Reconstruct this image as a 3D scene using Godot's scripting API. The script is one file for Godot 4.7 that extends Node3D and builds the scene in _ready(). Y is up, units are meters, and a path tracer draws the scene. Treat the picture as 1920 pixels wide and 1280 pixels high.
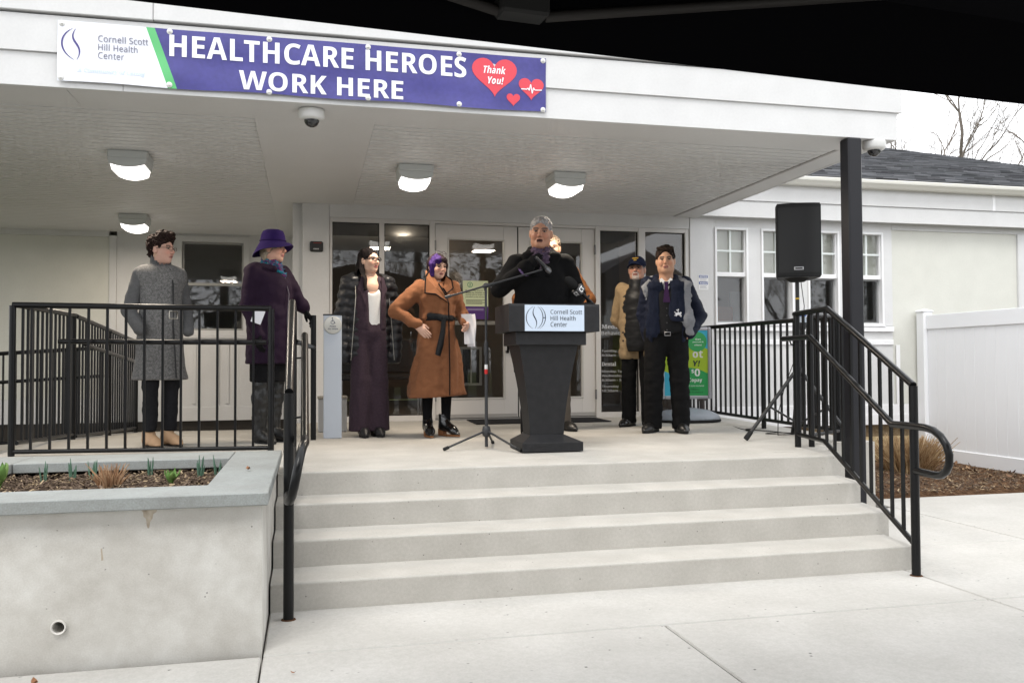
extends Node3D
# A clinic entrance with a press conference on its landing. x runs along the facade, y up, z towards the street.

const H := 0.568            # landing height at its front edge
const ZF := -3.75           # entrance facade
const ZL := -6.2            # recessed wall left of the entrance
const CEIL := 2.905         # underside of the canopy
const FZ := -0.21           # front face of the canopy

func land(z: float) -> float:
	return H - 0.0157 * z

# ---------------------------------------------------------------- mesh building
class MB:
	var v := PackedVector3Array()
	var n := PackedVector3Array()
	var c := PackedColorArray()
	var ix := PackedInt32Array()
	var col := Color.WHITE
	func vert(p: Vector3, nn: Vector3) -> int:
		v.append(p); n.append(nn); c.append(col)
		return v.size() - 1
	func tri(a: int, b: int, d: int) -> void:
		var g := (v[b] - v[a]).cross(v[d] - v[a])
		if g.dot(n[a] + n[b] + n[d]) > 0.0:
			ix.append(a); ix.append(d); ix.append(b)
		else:
			ix.append(a); ix.append(b); ix.append(d)
	func quadi(a: int, b: int, d: int, e: int) -> void:
		tri(a, b, d); tri(a, d, e)
	func poly(pts: Array, nn: Vector3) -> void:
		var f := v.size()
		for p in pts: vert(p, nn)
		for i in range(1, pts.size() - 1): tri(f, f + i, f + i + 1)
	func flat(pts: Array, away: Vector3) -> void:
		var g: Vector3 = (pts[1] - pts[0]).cross(pts[2] - pts[0])
		if g.length_squared() < 1e-14 and pts.size() > 3: g = (pts[2] - pts[0]).cross(pts[3] - pts[0])
		g = g.normalized()
		var m := Vector3.ZERO
		for p in pts: m += p
		m /= pts.size()
		if g.dot(m - away) < 0.0: g = -g
		poly(pts, g)
	func box(lo: Vector3, hi: Vector3, b := 0.0, xf := Transform3D.IDENTITY) -> void:
		var ce := xf * ((lo + hi) / 2.0)
		var f := func(sx: float, sy: float, sz: float, ix_: int) -> Vector3:
			var p := Vector3(lo.x if sx < 0 else hi.x, lo.y if sy < 0 else hi.y, lo.z if sz < 0 else hi.z)
			if ix_ != 0: p.x -= sx * b
			if ix_ != 1: p.y -= sy * b
			if ix_ != 2: p.z -= sz * b
			return xf * p
		if b <= 0.0:
			for ax in 3:
				for s in [-1.0, 1.0]:
					var q := []
					for st in [[-1, -1], [1, -1], [1, 1], [-1, 1]]:
						var t := [st[0], st[1]]
						t.insert(ax, s)
						q.append(xf * Vector3(lo.x if t[0] < 0 else hi.x, lo.y if t[1] < 0 else hi.y, lo.z if t[2] < 0 else hi.z))
					flat(q, ce)
			return
		for ax in 3:
			for s in [-1.0, 1.0]:
				var q := []
				for st in [[-1.0, -1.0], [1.0, -1.0], [1.0, 1.0], [-1.0, 1.0]]:
					var t := [st[0], st[1]]
					t.insert(ax, s)
					q.append(f.call(t[0], t[1], t[2], ax))
				flat(q, ce)
		for ax in 3:
			var a1 := (ax + 1) % 3
			var a2 := (ax + 2) % 3
			for s1 in [-1.0, 1.0]:
				for s2 in [-1.0, 1.0]:
					var t := [0.0, 0.0, 0.0]
					t[a1] = s1; t[a2] = s2
					var q := []
					for e in [[-1.0, a1], [1.0, a1], [1.0, a2], [-1.0, a2]]:
						t[ax] = e[0]
						q.append(f.call(t[0], t[1], t[2], e[1]))
					flat(q, ce)
		for sx in [-1.0, 1.0]:
			for sy in [-1.0, 1.0]:
				for sz in [-1.0, 1.0]:
					flat([f.call(sx, sy, sz, 0), f.call(sx, sy, sz, 1), f.call(sx, sy, sz, 2)], ce)
	# a tube along points; r one radius or a list; flat_ squeezes it along the "up" of its section
	func tube(pts: Array, r, sides := 10, caps := true, squash := 1.0, side_hint := Vector3.ZERO) -> void:
		var rings := []
		var nb := Vector3.ZERO
		var k := pts.size()
		for i in k:
			var t: Vector3
			if i == 0: t = pts[1] - pts[0]
			elif i == k - 1: t = pts[k - 1] - pts[k - 2]
			else: t = (pts[i + 1] - pts[i]).normalized() + (pts[i] - pts[i - 1]).normalized()
			t = t.normalized()
			if nb == Vector3.ZERO:
				nb = side_hint if side_hint != Vector3.ZERO else (Vector3.UP if absf(t.y) < 0.9 else Vector3.RIGHT)
			nb = (nb - t * nb.dot(t)).normalized()
			var bi := t.cross(nb)
			var rr: float = r[i] if r is Array else r
			var grow := 1.0
			if i > 0 and i < k - 1:
				var cs: float = (pts[i + 1] - pts[i]).normalized().dot((pts[i] - pts[i - 1]).normalized())
				grow = minf(1.4, 1.0 / maxf(0.5, sqrt((1.0 + cs) / 2.0)))
			var ring := []
			for j in sides:
				var a := TAU * j / sides
				var d := nb * cos(a) + bi * sin(a) * squash
				ring.append(vert(pts[i] + d * rr * lerpf(1.0, grow, 0.6), d.normalized()))
			rings.append(ring)
		for i in k - 1:
			for j in sides:
				quadi(rings[i][j], rings[i + 1][j], rings[i + 1][(j + 1) % sides], rings[i][(j + 1) % sides])
		if caps:
			for e in [0, k - 1]:
				var t: Vector3 = (pts[0] - pts[1]) if e == 0 else (pts[k - 1] - pts[k - 2])
				var q := []
				for j in sides: q.append(v[rings[e][j]])
				poly(q, t.normalized())
	# profile: list of Vector2(radius, y), turned round the y axis of xf
	func lathe(profile: Array, sides := 16, xf := Transform3D.IDENTITY, sx := 1.0, sz := 1.0) -> void:
		var rings := []
		for i in profile.size():
			var p: Vector2 = profile[i]
			var a: Vector2 = profile[maxi(i - 1, 0)]
			var b: Vector2 = profile[mini(i + 1, profile.size() - 1)]
			var t := (b - a).normalized()
			var nn := Vector2(t.y, -t.x)
			var ring := []
			for j in sides + 1:
				var an := TAU * j / sides
				var d := Vector3(cos(an) * sx, 0, sin(an) * sz)
				var nv := Vector3(cos(an) * nn.x / sx, nn.y, sin(an) * nn.x / sz)
				ring.append(vert(xf * (d * p.x + Vector3(0, p.y, 0)), (xf.basis * nv).normalized()))
			rings.append(ring)
		for i in profile.size() - 1:
			for j in sides: quadi(rings[i][j], rings[i + 1][j], rings[i + 1][j + 1], rings[i][j + 1])
	func ball(ce: Vector3, r: Vector3, bas := Basis.IDENTITY, nu := 12, nv_ := 8) -> void:
		var rings := []
		for i in nv_ + 1:
			var t := PI * i / nv_
			var ring := []
			for j in nu + 1:
				var a := TAU * j / nu
				var d := Vector3(sin(t) * cos(a), cos(t), sin(t) * sin(a))
				ring.append(vert(ce + bas * (d * r), (bas * (d / r)).normalized()))
			rings.append(ring)
		for i in nv_:
			for j in nu: quadi(rings[i][j], rings[i + 1][j], rings[i + 1][j + 1], rings[i][j + 1])
	# flat polygon (in the xy plane of xf) given thickness along z
	func prism(pts: PackedVector2Array, z0: float, z1: float, xf := Transform3D.IDENTITY) -> void:
		var ids := Geometry2D.triangulate_polygon(pts)
		for zz in [z0, z1]:
			var nn := xf.basis.z.normalized() * (1.0 if zz == maxf(z0, z1) else -1.0)
			var f := v.size()
			for p in pts: vert(xf * Vector3(p.x, p.y, zz), nn)
			for i in range(0, ids.size(), 3): tri(f + ids[i], f + ids[i + 1], f + ids[i + 2])
		var cw := Geometry2D.is_polygon_clockwise(pts)
		for i in pts.size():
			var a := pts[i]
			var b := pts[(i + 1) % pts.size()]
			var e := (b - a)
			if e.length() < 1e-7: continue
			var nn2 := Vector2(e.y, -e.x).normalized() * (-1.0 if cw else 1.0)
			poly([xf * Vector3(a.x, a.y, z0), xf * Vector3(b.x, b.y, z0), xf * Vector3(b.x, b.y, z1), xf * Vector3(a.x, a.y, z1)], (xf.basis * Vector3(nn2.x, nn2.y, 0)).normalized())
	# a ribbon of changing width lying in the xy plane of xf
	func ribbon(pts: Array, w: Array, th: float, xf := Transform3D.IDENTITY) -> void:
		var l := PackedVector2Array()
		var r_ := PackedVector2Array()
		for i in pts.size():
			var t: Vector2 = (pts[mini(i + 1, pts.size() - 1)] - pts[maxi(i - 1, 0)]).normalized()
			var o: Vector2 = Vector2(-t.y, t.x) * w[i] / 2.0
			l.append(pts[i] + o); r_.append(pts[i] - o)
		r_.reverse()
		l.append_array(r_)
		prism(l, 0, th, xf)
	func append(o: MB, xf := Transform3D.IDENTITY) -> void:
		var f := v.size()
		for i in o.v.size():
			v.append(xf * o.v[i]); n.append((xf.basis * o.n[i]).normalized()); c.append(o.c[i])
		for i in o.ix: ix.append(f + i)
	func mesh() -> ArrayMesh:
		var a := []
		a.resize(Mesh.ARRAY_MAX)
		a[Mesh.ARRAY_VERTEX] = v; a[Mesh.ARRAY_NORMAL] = n; a[Mesh.ARRAY_COLOR] = c; a[Mesh.ARRAY_INDEX] = ix
		var m := ArrayMesh.new()
		m.add_surface_from_arrays(Mesh.PRIMITIVE_TRIANGLES, a)
		return m

# ---------------------------------------------------------------- distance fields, meshed as surface nets
class Field:
	var o: Vector3
	var s: float
	var nx: int
	var ny: int
	var nz: int
	var d := PackedFloat32Array()
	func _init(lo: Vector3, hi: Vector3, cell: float) -> void:
		o = lo; s = cell
		nx = int((hi.x - lo.x) / cell) + 2
		ny = int((hi.y - lo.y) / cell) + 2
		nz = int((hi.z - lo.z) / cell) + 2
		d.resize(nx * ny * nz)
		d.fill(1.0)
	func span(lo: Vector3, hi: Vector3) -> Array:
		return [clampi(int((lo.x - o.x) / s), 0, nx - 1), clampi(int((hi.x - o.x) / s) + 1, 0, nx - 1), clampi(int((lo.y - o.y) / s), 0, ny - 1), clampi(int((hi.y - o.y) / s) + 1, 0, ny - 1), clampi(int((lo.z - o.z) / s), 0, nz - 1), clampi(int((hi.z - o.z) / s) + 1, 0, nz - 1)]
	# tapered capsule; fx, fz stretch its section sideways and to the front; sub cuts it away
	func cone(a: Vector3, b: Vector3, ra: float, rb: float, k := 0.02, fx := 1.0, fz := 1.0, front := Vector3.BACK, sub := false) -> void:
		var up := b - a
		var ln := up.length()
		var y := up / ln if ln > 1e-6 else Vector3.UP
		var z := front - y * front.dot(y)
		if z.length() < 1e-4: z = Vector3.RIGHT - y * y.x
		z = z.normalized()
		var inv := Transform3D(Basis(y.cross(z), y, z), a).affine_inverse()
		var rm := maxf(ra, rb) * maxf(fx, fz) + k + 3.0 * s
		var e := Vector3(rm, rm, rm)
		var g := span(a.min(b) - e, a.max(b) + e)
		var mn := minf(fx, fz)
		var ifx := 1.0 / fx
		var ifz := 1.0 / fz
		var il := 1.0 / maxf(ln, 1e-5)
		for kz in range(g[4], g[5] + 1):
			for jy in range(g[2], g[3] + 1):
				var base := (kz * ny + jy) * nx
				for i in range(g[0], g[1] + 1):
					var q := inv * (o + Vector3(i, jy, kz) * s)
					var t := clampf(q.y * il, 0.0, 1.0)
					q.y -= t * ln
					q.x *= ifx; q.z *= ifz
					var w := (q.length() - ra - (rb - ra) * t) * mn
					var u := d[base + i]
					if sub:
						w = -w
						var h := maxf(k - absf(u - w), 0.0) / k
						d[base + i] = maxf(u, w) + h * h * k * 0.25
					else:
						var h := maxf(k - absf(u - w), 0.0) / k
						d[base + i] = minf(u, w) - h * h * k * 0.25
	func ell(ce: Vector3, r: Vector3, k := 0.02, sub := false, bas := Basis.IDENTITY) -> void:
		var inv := Transform3D(bas, ce).affine_inverse()
		var rm := maxf(r.x, maxf(r.y, r.z)) + k + 3.0 * s
		var e := Vector3(rm, rm, rm)
		if bas == Basis.IDENTITY: e = r + Vector3.ONE * (k + 3.0 * s)
		var g := span(ce - e, ce + e)
		var mn := minf(r.x, minf(r.y, r.z))
		var ir := Vector3.ONE / r
		var ir2 := ir * ir
		for kz in range(g[4], g[5] + 1):
			for jy in range(g[2], g[3] + 1):
				var base := (kz * ny + jy) * nx
				for i in range(g[0], g[1] + 1):
					var q := inv * (o + Vector3(i, jy, kz) * s)
					var k0 := (q * ir).length()
					var k1 := (q * ir2).length()
					var w := k0 * (k0 - 1.0) / k1 if k1 > 1e-6 else -mn
					var u := d[base + i]
					if sub:
						w = -w
						var h := maxf(k - absf(u - w), 0.0) / k
						d[base + i] = maxf(u, w) + h * h * k * 0.25
					else:
						var h := maxf(k - absf(u - w), 0.0) / k
						d[base + i] = minf(u, w) - h * h * k * 0.25
	# keep only the side of a plane that its normal points away from
	func cut(nn: Vector3, w: float, lo := Vector3(-9, -9, -9), hi := Vector3(9, 9, 9)) -> void:
		var g := span(lo, hi)
		for kz in range(g[4], g[5] + 1):
			for jy in range(g[2], g[3] + 1):
				var base := (kz * ny + jy) * nx
				for i in range(g[0], g[1] + 1):
					var q := nn.dot(o + Vector3(i, jy, kz) * s) - w
					if q > d[base + i]: d[base + i] = q
	# wrinkles: noise added to the distance near the surface
	func rumple(noise: FastNoiseLite, amp: float, st := Vector3.ONE, reach := 0.05) -> void:
		for kz in nz:
			for jy in ny:
				var base := (kz * ny + jy) * nx
				for i in nx:
					var u := d[base + i]
					if absf(u) < reach:
						var p := (o + Vector3(i, jy, kz) * s) * st
						d[base + i] = u + amp * noise.get_noise_3dv(p)
	func mesh_into(mb: MB, xf := Transform3D.IDENTITY, paint = null) -> void:
		var at := PackedInt32Array()
		at.resize(nx * ny * nz)
		at.fill(-1)
		var lim := s * 2.2
		var sy := nx
		var sz := nx * ny
		var offs := [0, 1, sy, sy + 1, sz, sz + 1, sz + sy, sz + sy + 1]
		var cor := [Vector3(0, 0, 0), Vector3(1, 0, 0), Vector3(0, 1, 0), Vector3(1, 1, 0), Vector3(0, 0, 1), Vector3(1, 0, 1), Vector3(0, 1, 1), Vector3(1, 1, 1)]
		var edges := [[0, 1], [2, 3], [4, 5], [6, 7], [0, 2], [1, 3], [4, 6], [5, 7], [0, 4], [1, 5], [2, 6], [3, 7]]
		var e8 := PackedFloat32Array()
		e8.resize(8)
		for kz in range(1, nz - 2):
			for jy in range(1, ny - 2):
				var base := (kz * ny + jy) * nx
				for i in range(1, nx - 2):
					var b := base + i
					var d0 := d[b]
					if d0 > lim or d0 < -lim: continue
					var neg := 0
					for m in 8:
						var w := d[b + offs[m]]
						e8[m] = w
						if w < 0.0: neg += 1
					if neg == 0 or neg == 8: continue
					var p := Vector3.ZERO
					var cnt := 0
					for ed in edges:
						var a0 := e8[ed[0]]
						var a1 := e8[ed[1]]
						if (a0 < 0.0) != (a1 < 0.0):
							p += cor[ed[0]].lerp(cor[ed[1]], a0 / (a0 - a1))
							cnt += 1
					p /= cnt
					var gx := e8[1] - e8[0] + e8[3] - e8[2] + e8[5] - e8[4] + e8[7] - e8[6]
					var gy := e8[2] - e8[0] + e8[3] - e8[1] + e8[6] - e8[4] + e8[7] - e8[5]
					var gz := e8[4] - e8[0] + e8[5] - e8[1] + e8[6] - e8[2] + e8[7] - e8[3]
					# a wider difference smooths the shading
					gx += d[b + 2] - d[b - 1]; gy += d[b + 2 * sy] - d[b - sy]; gz += d[b + 2 * sz] - d[b - sz]
					var wp := o + (Vector3(i, jy, kz) + p) * s
					var nn := Vector3(gx, gy, gz).normalized()
					if paint != null: mb.col = paint.call(wp, nn)
					at[b] = mb.vert(xf * wp, xf.basis * nn)
		for kz in range(1, nz - 2):
			for jy in range(1, ny - 2):
				var base := (kz * ny + jy) * nx
				for i in range(1, nx - 2):
					var b := base + i
					if at[b] < 0: continue
					var s0 := d[b] < 0.0
					# edges that start at corner 0 of this cell
					if s0 != (d[b + 1] < 0.0): _q(mb, at[b], at[b - sy], at[b - sy - sz], at[b - sz])
					if s0 != (d[b + sy] < 0.0): _q(mb, at[b], at[b - 1], at[b - 1 - sz], at[b - sz])
					if s0 != (d[b + sz] < 0.0): _q(mb, at[b], at[b - 1], at[b - 1 - sy], at[b - sy])
	func _q(mb: MB, a: int, b: int, c_: int, e: int) -> void:
		if a < 0 or b < 0 or c_ < 0 or e < 0: return
		mb.quadi(a, b, c_, e)

# ---------------------------------------------------------------- nodes
var used := {}
func numbered(called: String) -> String:
	if not used.has(called):
		used[called] = 0
		return called
	used[called] += 1
	return "%s_%03d" % [called, used[called]]

func tag(o: Node3D, label: String, category: String, group := "") -> void:
	o.set_meta("label", label); o.set_meta("category", category)
	if group != "": o.set_meta("group", group)

func thing(called: String, label: String, category: String, at := Vector3.ZERO, turn := 0.0, group := "") -> Node3D:
	var o := Node3D.new()
	o.name = numbered(called)
	add_child(o)
	o.position = at; o.rotation.y = turn
	tag(o, label, category, group)
	return o

func inst(called: String, m: Mesh, mt: Material, parent: Node3D, xf := Transform3D.IDENTITY) -> MeshInstance3D:
	var o := MeshInstance3D.new()
	o.name = called
	o.mesh = m
	o.material_override = mt
	parent.add_child(o, true)
	o.transform = xf
	return o

# a part built in the thing's own axes
func part(called: String, mb: MB, mt: Material, parent: Node3D) -> MeshInstance3D:
	return inst(called, mb.mesh(), mt, parent)

# a part built in world coordinates under a thing that stands somewhere, unturned
func wpart(called: String, mb: MB, mt: Material, parent: Node3D) -> MeshInstance3D:
	var g := Vector3.ZERO
	var q: Node = parent
	while q is Node3D and q != self:
		g += q.position
		q = q.get_parent()
	return inst(called, mb.mesh(), mt, parent, Transform3D(Basis.IDENTITY, -g))

func structure(called: String) -> Node3D:
	var o := Node3D.new()
	o.name = numbered(called)
	add_child(o)
	o.set_meta("kind", "structure")
	return o

# ---------------------------------------------------------------- materials; colours are linear
var mats := {}
func lin(r: float, g: float, b: float, a := 1.0) -> Color:
	var c := Color(r, g, b).linear_to_srgb()
	c.a = a
	return c

func mat(r: float, g: float, b: float, rough := 0.7, spec := 0.5, metal := 0.0) -> StandardMaterial3D:
	var key := "%s_%s_%s_%s_%s_%s" % [r, g, b, rough, spec, metal]
	if mats.has(key): return mats[key]
	var m := StandardMaterial3D.new()
	m.albedo_color = lin(r, g, b)
	m.roughness = rough
	m.metallic_specular = spec
	m.metallic = metal
	mats[key] = m
	return m

func vmat(rough := 0.7, spec := 0.5) -> StandardMaterial3D:
	var key := "v%s_%s" % [rough, spec]
	if mats.has(key): return mats[key]
	var m := StandardMaterial3D.new()
	m.vertex_color_use_as_albedo = true
	m.roughness = rough
	m.metallic_specular = spec
	mats[key] = m
	return m

# a grey texture of layered noise: layers = [[frequency in cycles per tile, weight, seed], ...]; values lie round 1.0 / 1.25 so that it can lighten as well
func noise_tex(size: int, layers: Array, tint_a := Color(1, 1, 1), tint_b := Color(1, 1, 1), specks := 0) -> ImageTexture:
	var im := Image.create(size, size, false, Image.FORMAT_RGB8)
	var pics := []
	for l in layers:
		var f := FastNoiseLite.new()
		f.seed = l[2]
		f.noise_type = FastNoiseLite.TYPE_SIMPLEX_SMOOTH
		f.frequency = l[0] / float(size)
		f.fractal_octaves = l[3] if l.size() > 3 else 3
		pics.append(f.get_seamless_image(size, size, false, false, 0.1, true))
	for y in size:
		for x in size:
			var w := 0.0
			for i in layers.size():
				w += (pics[i].get_pixel(x, y).r - 0.5) * 2.0 * layers[i][1]
			var g := clampf(0.8 + w, 0.0, 1.0)
			var t := clampf(0.5 + w * 3.0, 0.0, 1.0)
			var c := tint_a.lerp(tint_b, t) * g
			im.set_pixel(x, y, c)
	# pits and grains
	var rg := RandomNumberGenerator.new()
	rg.seed = size + layers.size()
	for i in specks:
		var x := rg.randi_range(0, size - 1)
		var y := rg.randi_range(0, size - 1)
		var k := rg.randf_range(0.45, 0.9)
		for q in rg.randi_range(1, 4):
			var c := im.get_pixel((x + q % 2) % size, (y + q / 2) % size) * k
			im.set_pixel((x + q % 2) % size, (y + q / 2) % size, c)
	return ImageTexture.create_from_image(im)

func tex_mat(r: float, g: float, b: float, t: Texture2D, scale: float, rough := 0.85, spec := 0.4, relief: Texture2D = null, depth := 0.2) -> StandardMaterial3D:
	var m := StandardMaterial3D.new()
	m.albedo_color = lin(minf(r * 1.55, 1.0), minf(g * 1.55, 1.0), minf(b * 1.55, 1.0))
	m.albedo_texture = t
	m.uv1_triplanar = true
	m.uv1_world_triplanar = true
	m.uv1_scale = Vector3.ONE * scale
	m.roughness = rough
	m.metallic_specular = spec
	if relief:
		m.heightmap_enabled = true
		m.heightmap_texture = relief
		m.heightmap_scale = depth
	return m

func glass_mat(a := 0.05) -> StandardMaterial3D:
	var key := "glass%s" % a
	if mats.has(key): return mats[key]
	var m := StandardMaterial3D.new()
	m.transparency = BaseMaterial3D.TRANSPARENCY_ALPHA
	m.albedo_color = Color(0.25, 0.27, 0.27, a)
	m.roughness = 0.02
	m.metallic_specular = 0.9
	mats[key] = m
	return m

var font_cache := {}
func font(bold := false, serif := false, italic := false) -> Font:
	var key := "%s%s%s" % [bold, serif, italic]
	if font_cache.has(key): return font_cache[key]
	var f := SystemFont.new()
	f.font_names = PackedStringArray(["Droid Serif" if serif else "Droid Sans"])
	f.font_weight = 700 if bold else 400
	f.font_italic = italic
	font_cache[key] = f
	return f

# lettering fitted to a box: origin at its lower left corner, in the axes of xf; bend moves each vertex
func letters(s: String, w: float, h: float, mt: Material, parent: Node3D, xf: Transform3D, f: Font, slant := 0.0, bend = null, th := 0.0012) -> MeshInstance3D:
	var t := TextMesh.new()
	t.text = s
	t.font = f
	t.font_size = 64
	t.pixel_size = 0.01
	t.depth = 0.01
	t.curve_step = 2.0
	var a := t.get_mesh_arrays()
	var vs: PackedVector3Array = a[Mesh.ARRAY_VERTEX]
	var lo := Vector3(1e9, 1e9, 1e9)
	var hi := -lo
	for p in vs:
		lo = lo.min(p); hi = hi.max(p)
	var k := Vector3(w / maxf(hi.x - lo.x, 1e-6), h / maxf(hi.y - lo.y, 1e-6), th / maxf(hi.z - lo.z, 1e-6))
	for i in vs.size():
		var q := (vs[i] - lo) * k
		q.x += slant * q.y
		if bend != null: q = bend.call(xf * q)
		vs[i] = q
	a[Mesh.ARRAY_VERTEX] = vs
	var ns: PackedVector3Array = a[Mesh.ARRAY_NORMAL]
	var m := ArrayMesh.new()
	var b := []
	b.resize(Mesh.ARRAY_MAX)
	b[Mesh.ARRAY_VERTEX] = vs; b[Mesh.ARRAY_NORMAL] = ns; b[Mesh.ARRAY_INDEX] = a[Mesh.ARRAY_INDEX]
	m.add_surface_from_arrays(Mesh.PRIMITIVE_TRIANGLES, b)
	return inst("lettering", m, mt, parent, Transform3D.IDENTITY if bend != null else xf)

func bez(a: Vector2, b: Vector2, c: Vector2, d: Vector2, n: int) -> Array:
	var out := []
	for i in n + 1: out.append(a.bezier_interpolate(b, c, d, i / float(n)))
	return out
func taper(n: int, w: float, ends := 0.15) -> Array:
	var out := []
	for i in n + 1: out.append(w * (ends + (1.0 - ends) * sin(PI * i / float(n))))
	return out

var white: Material
var trim: Material
var cream: Material
var beige: Material
var metal: Material
var concrete: Material
var step_mat: Material
var wall_conc: Material
var coping_mat: Material
var dark: Material
var rng := RandomNumberGenerator.new()

func _ready() -> void:
	rng.seed = 7
	# camera
	var cam := Camera3D.new()
	cam.name = "camera"
	cam.transform = Transform3D(Basis(Vector3.UP, -0.2309) * Basis(Vector3.RIGHT, 0.0272) * Basis(Vector3.BACK, -0.0045), Vector3(0.1891, 1.2158, 5.4476))
	cam.fov = 43.1
	cam.near = 0.05
	cam.far = 400.0
	add_child(cam)
	cam.current = true
	# overcast sky, soft light from high above the street
	var env := Environment.new()
	env.background_mode = Environment.BG_SKY
	var sk := ProceduralSkyMaterial.new()
	sk.sky_top_color = lin(0.95, 0.97, 1.0)
	sk.sky_horizon_color = lin(0.86, 0.875, 0.9)
	sk.sky_curve = 0.3
	sk.ground_bottom_color = lin(0.22, 0.22, 0.21)
	sk.ground_horizon_color = lin(0.3, 0.3, 0.3)
	sk.sun_angle_max = 0.5
	var sky := Sky.new()
	sky.sky_material = sk
	env.sky = sky
	env.background_energy_multiplier = 1.0
	env.tonemap_mode = Environment.TONE_MAPPER_LINEAR
	env.tonemap_exposure = 2.5
	env.sdfgi_enabled = true
	env.ssao_enabled = true
	env.ssil_enabled = true
	var we := WorldEnvironment.new()
	we.name = "world_environment"
	we.environment = env
	add_child(we)
	var sun := DirectionalLight3D.new()
	sun.name = "sun"
	sun.light_energy = 0.3
	sun.light_angular_distance = 25.0
	sun.light_color = Color(1.0, 0.995, 0.985)
	sun.shadow_enabled = true
	add_child(sun)
	sun.look_at_from_position(Vector3(-4, 14, 7), Vector3.ZERO)
	materials()
	ground()
	landing_and_steps()
	planter()
	building()
	canopy()
	railings()
	fence()
	furniture()
	trees()
	tent()
	people()

func materials() -> void:
	var fine := noise_tex(512, [[4.0, 0.03, 1, 4], [60.0, 0.022, 2, 3], [220.0, 0.025, 3, 1]], Color(1, 0.985, 0.96), Color(1, 1, 1), 90)
	var blotch := noise_tex(512, [[2.5, 0.05, 11, 5], [14.0, 0.028, 12, 4], [160.0, 0.03, 13, 2]], Color(1.0, 0.975, 0.94), Color(0.985, 0.995, 1), 40)
	var streak := noise_tex(512, [[4.0, 0.04, 21, 4], [40.0, 0.03, 22, 3], [200.0, 0.05, 23, 1]], Color(1, 0.98, 0.95), Color(0.97, 1, 1))
	var paint := noise_tex(256, [[4.0, 0.012, 31, 4], [60.0, 0.01, 32, 2]])
	concrete = tex_mat(0.485, 0.478, 0.46, fine, 0.37, 0.88, 0.35, fine, 0.12)
	step_mat = tex_mat(0.47, 0.458, 0.432, fine, 0.7, 0.9, 0.3, fine, 0.15)
	wall_conc = tex_mat(0.56, 0.55, 0.525, blotch, 0.75, 0.85, 0.35, streak, 0.2)
	coping_mat = tex_mat(0.29, 0.30, 0.30, streak, 0.6, 0.75, 0.4, streak, 0.1)
	white = tex_mat(0.76, 0.76, 0.775, paint, 0.7, 0.55, 0.45)
	trim = mat(0.78, 0.78, 0.79, 0.5, 0.45)
	cream = tex_mat(0.81, 0.735, 0.595, paint, 0.6, 0.85, 0.3)
	beige = tex_mat(0.83, 0.785, 0.745, paint, 0.6, 0.7, 0.35)
	metal = mat(0.005, 0.005, 0.0055, 0.3, 0.36)
	dark = mat(0.02, 0.02, 0.02, 0.8, 0.3)

# ---------------------------------------------------------------- ground
func slab(p: Node3D, x0: float, x1: float, z0: float, z1: float, y := 0.0) -> void:
	var m := MB.new()
	m.box(Vector3(x0 + 0.004, y - 0.09, z0 + 0.004), Vector3(x1 - 0.004, y, z1 - 0.004), 0.007)
	part("concrete_slab", m, concrete, p)

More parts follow.
